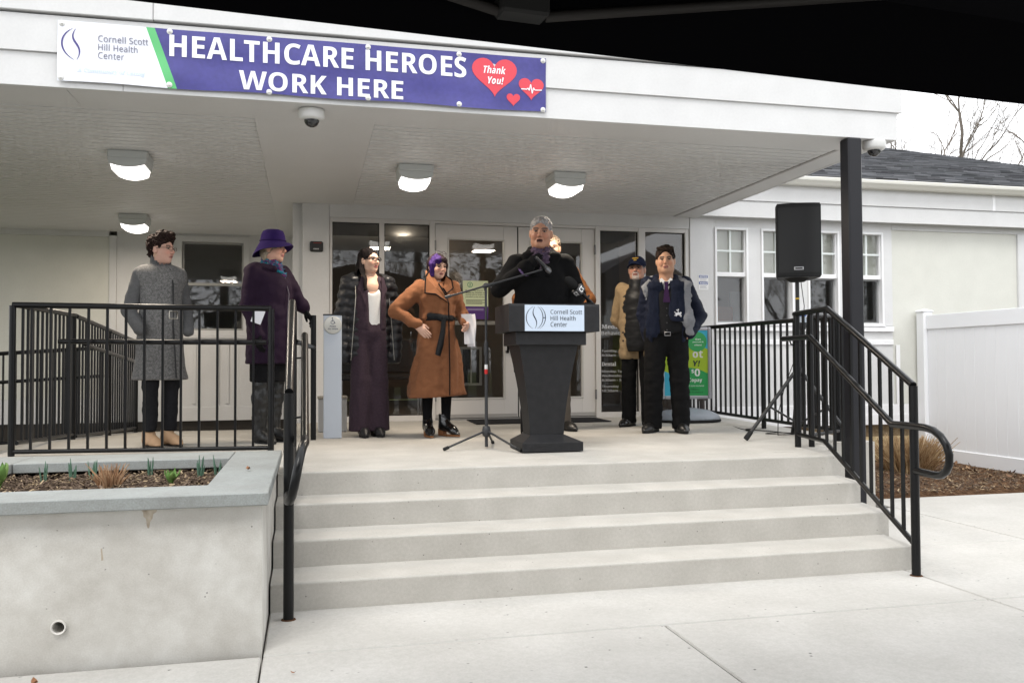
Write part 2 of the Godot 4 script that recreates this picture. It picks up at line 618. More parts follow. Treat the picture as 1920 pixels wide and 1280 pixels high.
func ground() -> void:
	var g := structure("ground")
	var m := MB.new()
	m.poly([Vector3(-150, -0.1, -150), Vector3(150, -0.1, -150), Vector3(150, -0.1, 150), Vector3(-150, -0.1, 150)], Vector3.UP)
	var gt := noise_tex(256, [[5.0, 0.2, 41, 5], [70.0, 0.15, 42, 3]], Color(0.8, 0.72, 0.5), Color(0.75, 0.9, 0.55))
	part("lawn", m, tex_mat(0.10, 0.10, 0.055, gt, 0.25, 0.95, 0.2), g)
	var road := structure("parking_lot")
	m = MB.new()
	m.box(Vector3(-60, -0.12, 9.5), Vector3(60, -0.06, 24.0))
	part("asphalt", m, tex_mat(0.09, 0.09, 0.092, noise_tex(256, [[8.0, 0.06, 51, 4], [100.0, 0.12, 52, 2]]), 0.4, 0.9, 0.3), road)
	var pv := structure("pavement")
	m = MB.new()
	m.box(Vector3(-8, -0.14, -1.5), Vector3(10, -0.085, 9.4))
	part("sub_base", m, mat(0.07, 0.065, 0.06, 0.95, 0.2), pv)
	var rows := [[1.645, 3.2], [3.2, 4.8], [4.8, 6.4], [6.4, 8.0], [8.0, 9.4]]
	for r in rows:
		for xs in [[-6.0, -3.9], [-3.9, -1.9], [-1.9, 0.0], [0.0, 1.81], [1.81, 3.605], [3.605, 5.3], [5.3, 7.1], [7.1, 9.0]]:
			slab(pv, xs[0], xs[1], r[0], r[1])
	slab(pv, 0.0, 3.605, 0.9, 1.645)
	slab(pv, 3.605, 5.0, 0.43, 1.645)
	slab(pv, 3.605, 5.0, -0.95, 0.43)
	for xs in [[5.0, 6.9], [6.9, 8.8]]:
		slab(pv, xs[0], xs[1], 0.43, 1.645)
		slab(pv, xs[0], xs[1], -1.38, 0.43)
	# rust stains that spread from the feet of the two stair posts are in the ring itself
	var mulch_tex := noise_tex(512, [[14.0, 0.2, 61, 4], [70.0, 0.2, 62, 3], [200.0, 0.14, 63, 1]], Color(0.75, 0.6, 0.5), Color(1, 0.9, 0.78))
	var soil := tex_mat(0.13, 0.10, 0.078, mulch_tex, 1.2, 0.95, 0.2)
	var mb_ := structure("mulch_bed")
	m = MB.new()
	var nx := 60
	var nz := 50
	var no := FastNoiseLite.new()
	no.seed = 5; no.frequency = 1.6
	var ids := []
	for j in nz + 1:
		for i in nx + 1:
			var x := lerpf(4.66, 11.0, i / float(nx))
			var z := lerpf(-3.85, -1.385, j / float(nz))
			var y := -0.012 + 0.05 * smoothstep(0.0, 0.25, -1.385 - z) + 0.03 * no.get_noise_2d(x, z) * smoothstep(0.0, 0.3, -1.385 - z) + 0.015 * no.get_noise_2d(x * 6.0, z * 6.0) + 0.02 * smoothstep(-2.2, -3.7, z)
			ids.append(m.vert(Vector3(x, y, z), Vector3.UP))
	for j in nz:
		for i in nx: m.quadi(ids[j * (nx + 1) + i], ids[j * (nx + 1) + i + 1], ids[(j + 1) * (nx + 1) + i + 1], ids[(j + 1) * (nx + 1) + i])
	smooth(m)
	part("soil", m, soil, mb_)
	chips("bark_mulch", "brown bark mulch and leaf litter between pavement and white fence", 9000, Vector3(4.7, 0.02, -3.72), Vector3(7.45, 0.065, -1.42), 0.6)
	fallen_leaves()

func smooth(m: MB) -> void:
	for i in m.n.size(): m.n[i] = Vector3.ZERO
	for t in range(0, m.ix.size(), 3):
		var a := m.ix[t]
		var b := m.ix[t + 1]
		var c := m.ix[t + 2]
		var g := (m.v[c] - m.v[a]).cross(m.v[b] - m.v[a])
		m.n[a] += g; m.n[b] += g; m.n[c] += g
	for i in m.n.size(): m.n[i] = m.n[i].normalized()

func chips(called: String, label: String, count: int, lo: Vector3, hi: Vector3, size := 1.0) -> void:
	var m := MB.new()
	m.box(Vector3(-0.022, -0.002, -0.005), Vector3(0.022, 0.003, 0.006), 0.0015)
	var mm := MultiMesh.new()
	mm.transform_format = MultiMesh.TRANSFORM_3D
	mm.use_colors = true
	mm.mesh = m.mesh()
	mm.instance_count = count
	for i in count:
		var p := Vector3(rng.randf_range(lo.x, hi.x), rng.randf_range(lo.y, hi.y), rng.randf_range(lo.z, hi.z))
		var bs := Basis.from_euler(Vector3(rng.randf_range(-0.5, 0.5), rng.randf_range(0, TAU), rng.randf_range(-0.6, 0.6))) * Basis.from_scale(Vector3(rng.randf_range(0.4, 1.6), rng.randf_range(0.6, 1.6), rng.randf_range(0.5, 2.0)) * size)
		mm.set_instance_transform(i, Transform3D(bs, p))
		var t := rng.randf()
		var c := Color(0.075, 0.053, 0.04).lerp(Color(0.17, 0.125, 0.092), rng.randf())
		if t > 0.8: c = Color(0.26, 0.19, 0.12).lerp(Color(0.4, 0.31, 0.2), rng.randf())
		mm.set_instance_color(i, c)
	var o := MultiMeshInstance3D.new()
	o.name = numbered(called)
	o.multimesh = mm
	o.material_override = vmat(0.95, 0.2)
	add_child(o)
	o.set_meta("kind", "stuff")
	tag(o, label, "mulch")

func leaf_mesh(w: float, l: float, curl: float) -> MB:
	var m := MB.new()
	var ids := []
	for i in 7:
		var t := i / 6.0
		var wd := w * sin(PI * pow(t, 0.8)) * 0.5 + 0.0004
		for s in [-1.0, 0.0, 1.0]:
			ids.append(m.vert(Vector3(s * wd, curl * (t - 0.5) * (t - 0.5) * l + absf(s) * w * 0.22, (t - 0.5) * l), Vector3.UP))
	for i in 6:
		for s in 2: m.quadi(ids[i * 3 + s], ids[i * 3 + s + 1], ids[i * 3 + s + 4], ids[i * 3 + s + 3])
	return m

func fallen_leaves() -> void:
	# a few dry leaves: two on the pavement, one on the coping, the rest along the fence
	var lm := leaf_mesh(0.03, 0.06, 1.2).mesh()
	var spots := [[Vector3(-0.83, 0.004, 1.78), 0.5, 0.8, "small brown leaf on the pavement before the planter wall"], [Vector3(0.13, 0.004, 1.9), 1.2, 0.35, "tiny reddish leaf on the pavement before the steps"], [Vector3(-0.11, 0.688, 0.85), 0.3, 0.7, "dry orange leaf lying on the grey planter coping"]]
	for s in spots:
		var o := inst(numbered("fallen_leaf"), lm, mat(0.3, 0.15, 0.08, 0.8, 0.3), self, Transform3D(Basis(Vector3.UP, s[1]).scaled(Vector3.ONE * s[2]), s[0] + Vector3(0, 0.003, 0)))
		tag(o, s[3], "leaf", "fallen leaves")
	for i in 46:
		var z := rng.randf_range(-3.5, -1.6)
		var x := 7.44 - absf(rng.randfn(0.0, 0.25)) if i < 32 else rng.randf_range(4.9, 7.3)
		var o := inst(numbered("fallen_leaf"), lm, mat(0.20, 0.115, 0.07, 0.85, 0.3) if i % 3 else mat(0.33, 0.22, 0.13, 0.85, 0.3), self, Transform3D(Basis.from_euler(Vector3(rng.randf_range(-0.7, 0.7), rng.randf_range(0, TAU), rng.randf_range(-0.7, 0.7))).scaled(Vector3.ONE * rng.randf_range(0.7, 1.5)), Vector3(x, 0.055, z)))
		tag(o, "curled brown leaf on the mulch beside the white fence", "leaf", "fallen leaves")

# ---------------------------------------------------------------- landing, steps, ramp
func deck(p: Node3D, called: String, pts: Array, mt: Material, bottom := -0.08) -> void:
	# polygon in (x, z) with its own height at each corner: [x, z, y]
	var m := MB.new()
	var poly := PackedVector2Array()
	for q in pts: poly.append(Vector2(q[0], q[1]))
	var ids := Geometry2D.triangulate_polygon(poly)
	var f := m.v.size()
	for q in pts: m.vert(Vector3(q[0], q[2], q[1]), Vector3.UP)
	for i in range(0, ids.size(), 3): m.tri(f + ids[i], f + ids[i + 1], f + ids[i + 2])
	var cw := Geometry2D.is_polygon_clockwise(poly)
	for i in pts.size():
		var a: Array = pts[i]
		var b: Array = pts[(i + 1) % pts.size()]
		var e := Vector2(b[0] - a[0], b[1] - a[1])
		var nn := Vector2(e.y, -e.x).normalized() * (-1.0 if cw else 1.0)
		m.poly([Vector3(a[0], a[2], a[1]), Vector3(b[0], b[2], b[1]), Vector3(b[0], bottom, b[1]), Vector3(a[0], bottom, a[1])], Vector3(nn.x, 0, nn.y))
	part(called, m, mt, p)

func nosing(m: MB, x0: float, x1: float, z0: float, z1: float, x1b: float, y0: float, y1: float) -> void:
	# a step: rounded front edge, slanted right end; front at z1
	var prof := [Vector2(z0, y0), Vector2(z0, y1), Vector2(z1 - 0.016, y1)]
	for i in 5:
		var a := PI / 2 * (1.0 - i / 4.0)
		prof.append(Vector2(z1 - 0.012 + 0.012 * cos(a), y1 - 0.012 + 0.012 * sin(a)))
	prof.append(Vector2(z1 - 0.006, y0))
	# the edge is a little worn: the profile wanders along x
	var n := 60
	var no := FastNoiseLite.new()
	no.seed = int(y1 * 1000.0); no.frequency = 2.5
	no.fractal_octaves = 4
	var rings := []
	for i in n + 1:
		var t := i / float(n)
		var ring := []
		for q in prof:
			var xr := lerpf(x1b, x1, clampf((q.x - z0) / (z1 - z0), 0, 1))
			var x := lerpf(x0, xr, t)
			var w := 0.0035 * no.get_noise_2d(x, q.y * 20.0)
			ring.append(Vector3(x, q.y + (w * 0.6 if q.y > y0 + 0.02 else 0.0), q.x + (w if q.x > z0 + 0.05 else 0.0)))
		rings.append(ring)
	for k in prof.size() - 1:
		var ids := []
		var e: Vector2 = prof[k + 1] - prof[k]
		for i in n + 1:
			for w in 2:
				ids.append(m.vert(rings[i][k + w], Vector3(0, e.x, -e.y).normalized() if e.length() > 0.0 else Vector3.UP))
		for i in n: m.quadi(ids[i * 2], ids[i * 2 + 1], ids[i * 2 + 3], ids[i * 2 + 2])
	for en in [0, n]:
		var q = rings[en].duplicate()
		m.poly(q, Vector3.LEFT if en == 0 else Vector3.RIGHT)

func landing_and_steps() -> void:
	var st := structure("entrance_steps")
	var hs := 0.142
	var xr := [3.842, 3.783, 3.747, 3.652]
	for k in range(1, 4):
		var m := MB.new()
		nosing(m, 0.006, xr[k], 0.332 * (k - 1) - 0.02, 0.332 * k, xr[k] + 0.06, -0.08, hs * (4 - k))
		part("step", m, step_mat, st)
	var ld := structure("landing")
	var m2 := MB.new()
	nosing(m2, 0.006, 3.842, -0.3, 0.0, 3.95, -0.08, H)
	part("landing_edge", m2, step_mat, ld)
	deck(ld, "landing_slab", [[0.006, -0.3, land(-0.3) - 0.004], [3.95, -0.3, land(-0.3) - 0.004], [4.12, -0.5, land(-0.5)], [4.12, -0.75, land(-0.75)], [4.68, -0.75, land(-0.75)], [4.68, ZF - 0.02, land(ZF)], [0.006, ZF - 0.02, land(ZF)]], step_mat)
	deck(ld, "landing_slab", [[-1.98, -0.22, land(-0.3) - 0.004], [0.003, -0.22, land(-0.3) - 0.004], [0.003, -2.3, land(-2.3)], [-1.98, -2.3, land(-2.3)]], step_mat)
	var rp := structure("ramp")
	deck(rp, "ramp_slab", [[-1.98, -2.304, land(-2.3)], [0.11, -2.304, land(-2.3)], [0.11, -6.18, 0.40], [-1.98, -6.18, 0.40]], step_mat)
	deck(rp, "ramp_slab", [[-1.99, -4.6, 0.40], [-1.99, -6.18, 0.395], [-5.5, -6.18, 0.20], [-5.5, -4.6, 0.20]], step_mat)

# ---------------------------------------------------------------- planter with bulbs
func planter() -> void:
	var t := thing("concrete_planter", "raised concrete planter with grey stone coping left of the steps", "planter", Vector3(-0.85, 0, 0.7))
	var top := 0.683
	var m := MB.new()
	# walls, open inside; the front wall keeps a hole for the drain pipe
	var hole := Vector2(-0.795, 0.165)
	var outer := PackedVector2Array([Vector2(-1.72, -0.08), Vector2(-0.004, -0.08), Vector2(-0.004, 0.628), Vector2(-1.72, 0.628)])
	var ring := PackedVector2Array()
	for i in 20: ring.append(hole + Vector2(cos(TAU * i / 20), sin(TAU * i / 20)) * 0.031)
	# front wall as four panels round the hole
	var hx0 := hole.x - 0.06
	var hx1 := hole.x + 0.06
	var hy0 := hole.y - 0.06
	var hy1 := hole.y + 0.06
	m.prism(PackedVector2Array([Vector2(-1.72, -0.08), Vector2(hx0, -0.08), Vector2(hx0, 0.628), Vector2(-1.72, 0.628)]), 1.44, 1.594)
	m.prism(PackedVector2Array([Vector2(hx1, -0.08), Vector2(-0.004, -0.08), Vector2(-0.004, 0.628), Vector2(hx1, 0.628)]), 1.44, 1.594)
	m.prism(PackedVector2Array([Vector2(hx0, -0.08), Vector2(hx1, -0.08), Vector2(hx1, hy0), Vector2(hx0, hy0)]), 1.44, 1.594)
	m.prism(PackedVector2Array([Vector2(hx0, hy1), Vector2(hx1, hy1), Vector2(hx1, 0.628), Vector2(hx0, 0.628)]), 1.44, 1.594)
	for half in 2:
		var q := PackedVector2Array()
		for i in 11: q.append(hole + Vector2(cos(PI * i / 10.0 + PI * half), sin(PI * i / 10.0 + PI * half)) * 0.03)
		if half == 0: q.append_array(PackedVector2Array([Vector2(hx0, hole.y), Vector2(hx0, hy1), Vector2(hx1, hy1), Vector2(hx1, hole.y)]))
		else: q.append_array(PackedVector2Array([Vector2(hx1, hole.y), Vector2(hx1, hy0), Vector2(hx0, hy0), Vector2(hx0, hole.y)]))
		m.prism(q, 1.44, 1.594)
	wpart("front_wall", m, wall_conc, t)
	m = MB.new()
	m.box(Vector3(-0.16, -0.08, -0.2), Vector3(-0.004, 0.628, 1.439), 0.004)
	wpart("side_wall", m, wall_conc, t)
	m = MB.new()
	m.box(Vector3(-1.72, -0.08, -0.2), Vector3(-0.161, 0.628, -0.06), 0.004)
	wpart("back_wall", m, wall_conc, t)
	m = MB.new()
	m.box(Vector3(-1.72, -0.08, -0.059), Vector3(-1.56, 0.628, 1.439), 0.004)
	wpart("side_wall", m, wall_conc, t)
	# the drain pipe
	m = MB.new()
	m.lathe([Vector2(0.0295, -0.2), Vector2(0.0295, 0.012), Vector2(0.028, 0.014), Vector2(0.0235, 0.013), Vector2(0.0225, 0.008), Vector2(0.0225, -0.2)], 24, Transform3D(Basis(Vector3.RIGHT, PI / 2), Vector3(hole.x, hole.y, 1.594)))
	wpart("drain_pipe", m, mat(0.62, 0.6, 0.56, 0.5, 0.4), t)
	m = MB.new()
	m.box(Vector3(hole.x - 0.05, hole.y - 0.05, 1.38), Vector3(hole.x + 0.05, hole.y + 0.05, 1.436))
	wpart("drain_plug", m, mat(0.09, 0.08, 0.07, 0.9, 0.2), t)
	# coping stones
	for b in [[-1.78, 0.022, 1.337, 1.645], [-0.256, 0.022, -0.24, 1.333], [-1.403, -0.26, -0.24, 0.165], [-1.78, -1.407, -0.24, 1.333]]:
		m = MB.new()
		m.box(Vector3(b[0], 0.629, b[2]), Vector3(b[1], top, b[3]), 0.004)
		wpart("coping_stone", m, coping_mat, t)
	m = MB.new()
	var no := FastNoiseLite.new()
	no.seed = 9; no.frequency = 3.0
	var ids := []
	for j in 31:
		for i in 31:
			var x := lerpf(-1.56, -0.16, i / 30.0)
			var z := lerpf(-0.06, 1.44, j / 30.0)
			ids.append(m.vert(Vector3(x, 0.60 + 0.02 * no.get_noise_2d(x, z) + 0.008 * no.get_noise_2d(x * 7, z * 7), z), Vector3.UP))
	for j in 30:
		for i in 30: m.quadi(ids[j * 31 + i], ids[j * 31 + i + 1], ids[(j + 1) * 31 + i + 1], ids[(j + 1) * 31 + i])
	smooth(m)
	wpart("soil", m, mat(0.06, 0.042, 0.03, 0.95, 0.2), t)
	chips("wood_chip_mulch", "dark wood chip mulch filling the raised concrete planter", 3200, Vector3(-1.42, 0.598, 0.1), Vector3(-0.24, 0.622, 1.36), 0.55)
	# brown water run below the coping
	m = MB.new()
	m.prism(PackedVector2Array([Vector2(-0.492, 0.6285), Vector2(-0.424, 0.6285), Vector2(-0.428, 0.612), Vector2(-0.440, 0.604), Vector2(-0.443, 0.585), Vector2(-0.452, 0.572), Vector2(-0.455, 0.548), Vector2(-0.461, 0.545), Vector2(-0.466, 0.562), Vector2(-0.468, 0.585), Vector2(-0.478, 0.595), Vector2(-0.480, 0.612)]), 1.5941, 1.5945)
	m.prism(PackedVector2Array([Vector2(-0.641, 0.470), Vector2(-0.636, 0.474), Vector2(-0.633, 0.448), Vector2(-0.630, 0.425), Vector2(-0.638, 0.422), Vector2(-0.640, 0.45)]), 1.5941, 1.5945)
	wpart("water_stain", m, tex_mat(0.45, 0.41, 0.345, noise_tex(64, [[6.0, 0.12, 141, 3]], Color(1, 0.95, 0.9), Color(1, 1, 1)), 3.0, 0.9, 0.2), t)
	# plants
	for q in [[-1.19, 0.36, 8], [-1.06, 0.30, 7], [-0.93, 0.42, 10], [-0.68, 0.26, 5], [-0.40, 0.36, 11], [-0.31, 0.3, 5]]:
		shoots(Vector3(q[0], 0.6, q[1]), q[2])
	broad(Vector3(-1.33, 0.6, 0.62), 11, 0.15, "cluster of broad green lily shoots at the left corner of the planter")
	broad(Vector3(-0.50, 0.6, 0.70), 9, 0.10, "small cluster of broad green shoots between dry stubble and coping")
	stubble("dry_perennial_stubble", "clump of cut reddish brown stalks in the raised planter", Vector3(-0.79, 0.6, 0.72), 110, 0.09, 0.13, 0.003, Color(0.30, 0.16, 0.085), Color(0.46, 0.31, 0.19))
	stubble("ornamental_grass", "cut clump of tan ornamental grass beside the white fence", Vector3(6.55, 0.03, -2.75), 1100, 0.46, 0.40, 0.0055, Color(0.24, 0.14, 0.07), Color(0.52, 0.38, 0.22))

func shoots(at: Vector3, count: int) -> void:
	var t := thing("daffodil_shoots", "small bunch of blue green daffodil leaves in the planter", "plant", at, 0.0, "daffodil shoots in the planter")
	for i in count:
		var m := MB.new()
		var a := rng.randf_range(0, TAU)
		var p := Vector3(cos(a), 0, sin(a)) * rng.randf_range(0.0, 0.025)
		var hh := rng.randf_range(0.06, 0.12)
		var tip := p + Vector3(cos(a) * 0.012, hh, sin(a) * 0.012)
		m.tube([p, p.lerp(tip, 0.6) + Vector3(0, 0.002, 0), tip], [0.004, 0.0042, 0.0015], 5, true, 0.45)
		part("leaf", m, mat(0.10, 0.19, 0.13, 0.55, 0.4), t)

func broad(at: Vector3, count: int, size: float, label: String) -> void:
	var t := thing("lily_shoots", label, "plant", at)
	for i in count:
		var a := TAU * i / count + rng.randf_range(-0.3, 0.3)
		var m := leaf_mesh(size * 0.34, size * rng.randf_range(0.7, 1.1), 0.6)
		var up := rng.randf_range(0.7, 1.25)
		var bs := Basis(Vector3.UP, a) * Basis(Vector3.RIGHT, -up)
		var xf := Transform3D(bs, Vector3(sin(a), 0, cos(a)) * size * 0.25 + Vector3(0, size * 0.4, 0))
		smooth(m)
		var o := part("leaf", m, mat(0.13, 0.25, 0.06, 0.5, 0.45) if i % 3 else mat(0.2, 0.32, 0.09, 0.5, 0.45), t)
		o.transform = xf

func stubble(called: String, label: String, at: Vector3, count: int, spread: float, hgt: float, r: float, c0: Color, c1: Color) -> void:
	var t := thing(called, label, "plant", at)
	var m := MB.new()
	for i in count:
		var a := rng.randf_range(0, TAU)
		var q := sqrt(rng.randf())
		var p := Vector3(cos(a), 0, sin(a)) * q * spread * 0.5
		var lean := Vector3(cos(a), 0, sin(a)) * q * rng.randf_range(0.1, 0.55) * hgt + Vector3(rng.randfn(0, 0.15), 0, rng.randfn(0, 0.15)) * hgt
		var hh := hgt * rng.randf_range(0.45, 1.0)
		m.col = c0.lerp(c1, rng.randf())
		m.tube([p, p + lean * 0.4 + Vector3(0, hh * 0.55, 0), p + lean + Vector3(0, hh, 0)], [r, r * 0.8, r * 0.4], 4, false)
	var o := part("stalks", m, vmat(0.9, 0.25), t)
	o.set_meta("kind", "stuff")

# ---------------------------------------------------------------- building
func bx(called: String, p: Node3D, mt: Material, x0: float, x1: float, y0: float, y1: float, z0: float, z1: float, b := 0.0) -> MeshInstance3D:
	var m := MB.new()
	m.box(Vector3(x0, y0, z0), Vector3(x1, y1, z1), b)
	return wpart(called, m, mt, p)

func frame4(called: String, p: Node3D, mt: Material, x0: float, x1: float, y0: float, y1: float, z0: float, z1: float, w: float) -> MeshInstance3D:
	var m := MB.new()
	m.box(Vector3(x0, y0, z0), Vector3(x0 + w, y1, z1), 0.002)
	m.box(Vector3(x1 - w, y0, z0), Vector3(x1, y1, z1), 0.002)
	m.box(Vector3(x0 + w, y0, z0), Vector3(x1 - w, y0 + w, z1 - 0.001), 0.002)
	m.box(Vector3(x0 + w, y1 - w, z0), Vector3(x1 - w, y1, z1 - 0.001), 0.002)
	return wpart(called, m, mt, p)

func building() -> void:
	var t := thing("clinic_building", "white and cream single storey clinic with glazed entrance and shingled roof", "building", Vector3(4.0, 0, ZF - 3.0))
	var fb := land(ZF)
	var zf := ZF
	var frame := mat(0.60, 0.585, 0.57, 0.45, 0.4)
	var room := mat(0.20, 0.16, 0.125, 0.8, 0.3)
	var gl := glass_mat()
	# shell behind the front: floor, ceiling, back and side walls keep the rooms dark
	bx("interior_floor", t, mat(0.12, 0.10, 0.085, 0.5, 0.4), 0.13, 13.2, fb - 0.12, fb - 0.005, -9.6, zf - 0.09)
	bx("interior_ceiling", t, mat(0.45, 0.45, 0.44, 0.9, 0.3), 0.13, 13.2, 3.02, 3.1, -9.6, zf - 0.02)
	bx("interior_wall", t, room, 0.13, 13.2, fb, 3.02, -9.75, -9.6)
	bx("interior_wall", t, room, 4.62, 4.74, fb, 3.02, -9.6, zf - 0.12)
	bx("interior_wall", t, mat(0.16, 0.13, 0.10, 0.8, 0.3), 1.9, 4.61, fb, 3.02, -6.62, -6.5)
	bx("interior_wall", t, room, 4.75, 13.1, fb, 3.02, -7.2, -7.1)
	# reception hatch seen through the left door
	frame4("reception_hatch", t, mat(0.5, 0.48, 0.44, 0.6, 0.4), 2.24, 2.55, 0.93, 1.47, -6.5, -6.44, 0.035)
	bx("reception_hatch_pane", t, mat(0.03, 0.03, 0.03, 0.1, 0.5), 2.275, 2.515, 0.965, 1.435, -6.5, -6.47)
	bx("reception_hatch_bar", t, mat(0.5, 0.48, 0.44, 0.6, 0.4), 2.385, 2.405, 0.965, 1.435, -6.47, -6.445)
	# recessed wall left of the entrance, with its return
	bx("return_wall", t, beige, 0.02, 0.118, 0.2, 3.4, -6.3, zf - 0.05)
	var zl := ZL
	bx("wall_panel", t, cream, -5.6, -2.25, 0.82, 2.84, zl - 0.1, zl - 0.012)
	bx("corner_board", t, beige, -2.248, -2.162, 0.52, 2.86, zl - 0.1, zl + 0.012, 0.003)
	bx("head_trim", t, beige, -5.6, -2.25, 2.842, 2.96, zl - 0.1, zl + 0.008, 0.003)
	bx("base_panel", t, beige, -5.6, -2.25, 0.52, 0.818, zl - 0.1, zl + 0.004, 0.003)
	bx("wall", t, beige, -2.16, -1.462, 0.70, 2.96, zl - 0.1, zl)
	bx("wall", t, beige, -0.565, 0.02, 0.70, 2.96, zl - 0.1, zl)
	bx("wall", t, beige, -1.462, -0.565, 0.70, 1.60, zl - 0.1, zl)
	bx("wall", t, beige, -1.462, -0.565, 2.885, 2.96, zl - 0.1, zl)
	bx("skirt_board", t, beige, -2.16, 0.02, 0.524, 0.70, zl - 0.1, zl + 0.014, 0.003)
	bx("foundation", t, mat(0.05, 0.045, 0.04, 0.9, 0.2), -5.6, 0.02, 0.0, 0.523, zl - 0.1, zl - 0.03)
	for x in [-2.05, -1.62, -1.26, -0.98, -0.86, -0.48]:
		bx("panel_stile", t, beige, x, x + 0.05, 0.74, 1.53, zl + 0.001, zl + 0.014, 0.002)
	bx("panel_rail", t, beige, -2.16, 0.02, 1.533, 1.60, zl + 0.001, zl + 0.016, 0.002)
	var office := mat(0.36, 0.34, 0.30, 0.85, 0.3)
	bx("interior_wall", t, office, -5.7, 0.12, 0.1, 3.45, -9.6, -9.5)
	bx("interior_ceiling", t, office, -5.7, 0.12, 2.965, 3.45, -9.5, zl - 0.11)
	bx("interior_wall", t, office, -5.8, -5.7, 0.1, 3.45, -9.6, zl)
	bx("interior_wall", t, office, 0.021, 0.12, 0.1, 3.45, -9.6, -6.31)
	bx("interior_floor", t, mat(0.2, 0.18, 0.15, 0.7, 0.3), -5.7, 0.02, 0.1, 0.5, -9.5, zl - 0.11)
	var w0 := Node3D.new()
	w0.name = "window"
	t.add_child(w0, true)
	frame4("window_frame", w0, beige, -1.465, -0.562, 1.602, 2.885, zl - 0.09, zl + 0.02, 0.075)
	bx("sash_rail", w0, mat(0.3, 0.3, 0.29, 0.5, 0.4), -1.388, -0.639, 2.25, 2.285, zl - 0.06, zl - 0.02)
	frame4("sash", w0, mat(0.3, 0.3, 0.29, 0.5, 0.4), -1.388, -0.639, 1.68, 2.808, zl - 0.07, zl - 0.03, 0.022)
	bx("pane", w0, gl, -1.366, -0.661, 1.70, 2.79, zl - 0.052, zl - 0.046)
	bx("window_sill", w0, beige, -1.5, -0.53, 1.575, 1.60, zl + 0.001, zl + 0.05, 0.003)
	# entrance: pilasters and header
	bx("pilaster", t, beige, 0.119, 0.392, fb - 0.1, CEIL + 0.05, zf - 0.14, zf + 0.02, 0.004)
	bx("pilaster", t, white, 4.457, 4.742, 0.3, CEIL + 0.05, zf - 0.14, zf + 0.02, 0.004)
	bx("header", t, beige, 0.394, 4.455, 2.771, CEIL + 0.05, zf - 0.14, zf + 0.012, 0.003)
	# storefront frame
	var fz0 := zf - 0.11
	var fz1 := zf
	for x in [[0.394, 0.424], [0.912, 0.965], [1.448, 1.506], [3.320, 3.377], [3.834, 3.917], [4.408, 4.456]]:
		bx("mullion", t, frame, x[0], x[1], fb - 0.02, 2.77, fz0, fz1, 0.003)
	for x in [[0.424, 0.912], [0.965, 1.448], [3.377, 3.834], [3.917, 4.408]]:
		bx("sill_rail", t, frame, x[0], x[1], fb - 0.02, 0.684, fz0, fz1 - 0.004, 0.002)
		bx("head_rail", t, frame, x[0], x[1], 2.726, 2.77, fz0, fz1 - 0.004, 0.002)
		frame4("gasket", t, dark, x[0], x[1], 0.684, 2.726, zf - 0.07, zf - 0.03, 0.006)
		bx("sidelight_pane", t, gl, x[0], x[1], 0.684, 2.726, zf - 0.055, zf - 0.047)
	bx("head_rail", t, frame, 1.506, 3.32, 2.741, 2.77, fz0, fz1 - 0.004, 0.002)
	bx("threshold", t, mat(0.3, 0.3, 0.3, 0.4, 0.5), 1.506, 3.32, fb - 0.02, fb + 0.012, zf - 0.11, zf + 0.01, 0.003)
	# two doors
	for d in [[1.510, 2.420, 1.659, 2.265, 1.51, true], [2.434, 3.316, 2.575, 3.160, 3.316, false]]:
		var dr := Node3D.new()
		dr.name = "door"
		t.add_child(dr, true)
		var m := MB.new()
		var y0 := fb + 0.02
		var y1 := 2.736
		m.box(Vector3(d[0], y0, zf - 0.075), Vector3(d[2], y1, zf - 0.02), 0.003)
		m.box(Vector3(d[3], y0, zf - 0.075), Vector3(d[1], y1, zf - 0.02), 0.003)
		m.box(Vector3(d[2], y0, zf - 0.075), Vector3(d[3], 0.862, zf - 0.021))
		m.box(Vector3(d[2], 2.576, zf - 0.075), Vector3(d[3], y1, zf - 0.021))
		wpart("door_leaf", m, frame, dr)
		frame4("glazing_bead", dr, mat(0.5, 0.49, 0.47, 0.45, 0.4), d[2] - 0.018, d[3] + 0.018, 0.844, 2.594, zf - 0.022, zf - 0.012, 0.02)
		bx("pane", dr, gl, d[2], d[3], 0.862, 2.576, zf - 0.052, zf - 0.046)
		var hx: float = d[3] + 0.03 if d[5] else d[2] - 0.03
		m = MB.new()
		m.tube([Vector3(hx, 1.52, zf - 0.02), Vector3(hx, 1.52, zf + 0.045), Vector3(hx, 1.36, zf + 0.05), Vector3(hx, 1.36, zf - 0.02)], 0.014, 8)
		wpart("door_handle", m, metal, dr)
		for hy in [0.83, 2.45]:
			bx("hinge", dr, mat(0.2, 0.2, 0.2, 0.4, 0.5, 0.6), d[4] - 0.008, d[4] + 0.008, hy, hy + 0.11, zf - 0.02, zf + 0.008, 0.003)
		bx("kick_strip", dr, mat(0.35, 0.34, 0.33, 0.35, 0.5), d[0] + 0.01, d[1] - 0.01, fb + 0.021, fb + 0.06, zf - 0.02, zf - 0.014)
		# push bar inside, a line across the glass
		bx("push_bar", dr, mat(0.25, 0.24, 0.22, 0.4, 0.5), d[2] - 0.05, d[3] + 0.05, 1.655, 1.70, zf - 0.13, zf - 0.085, 0.006)
	bx("meeting_stile_gap", t, dark, 2.421, 2.433, fb + 0.02, 2.736, zf - 0.07, zf - 0.03)
	# opening hours on the right sidelight
	var lt := mat(0.6, 0.6, 0.6, 0.6, 0.3)
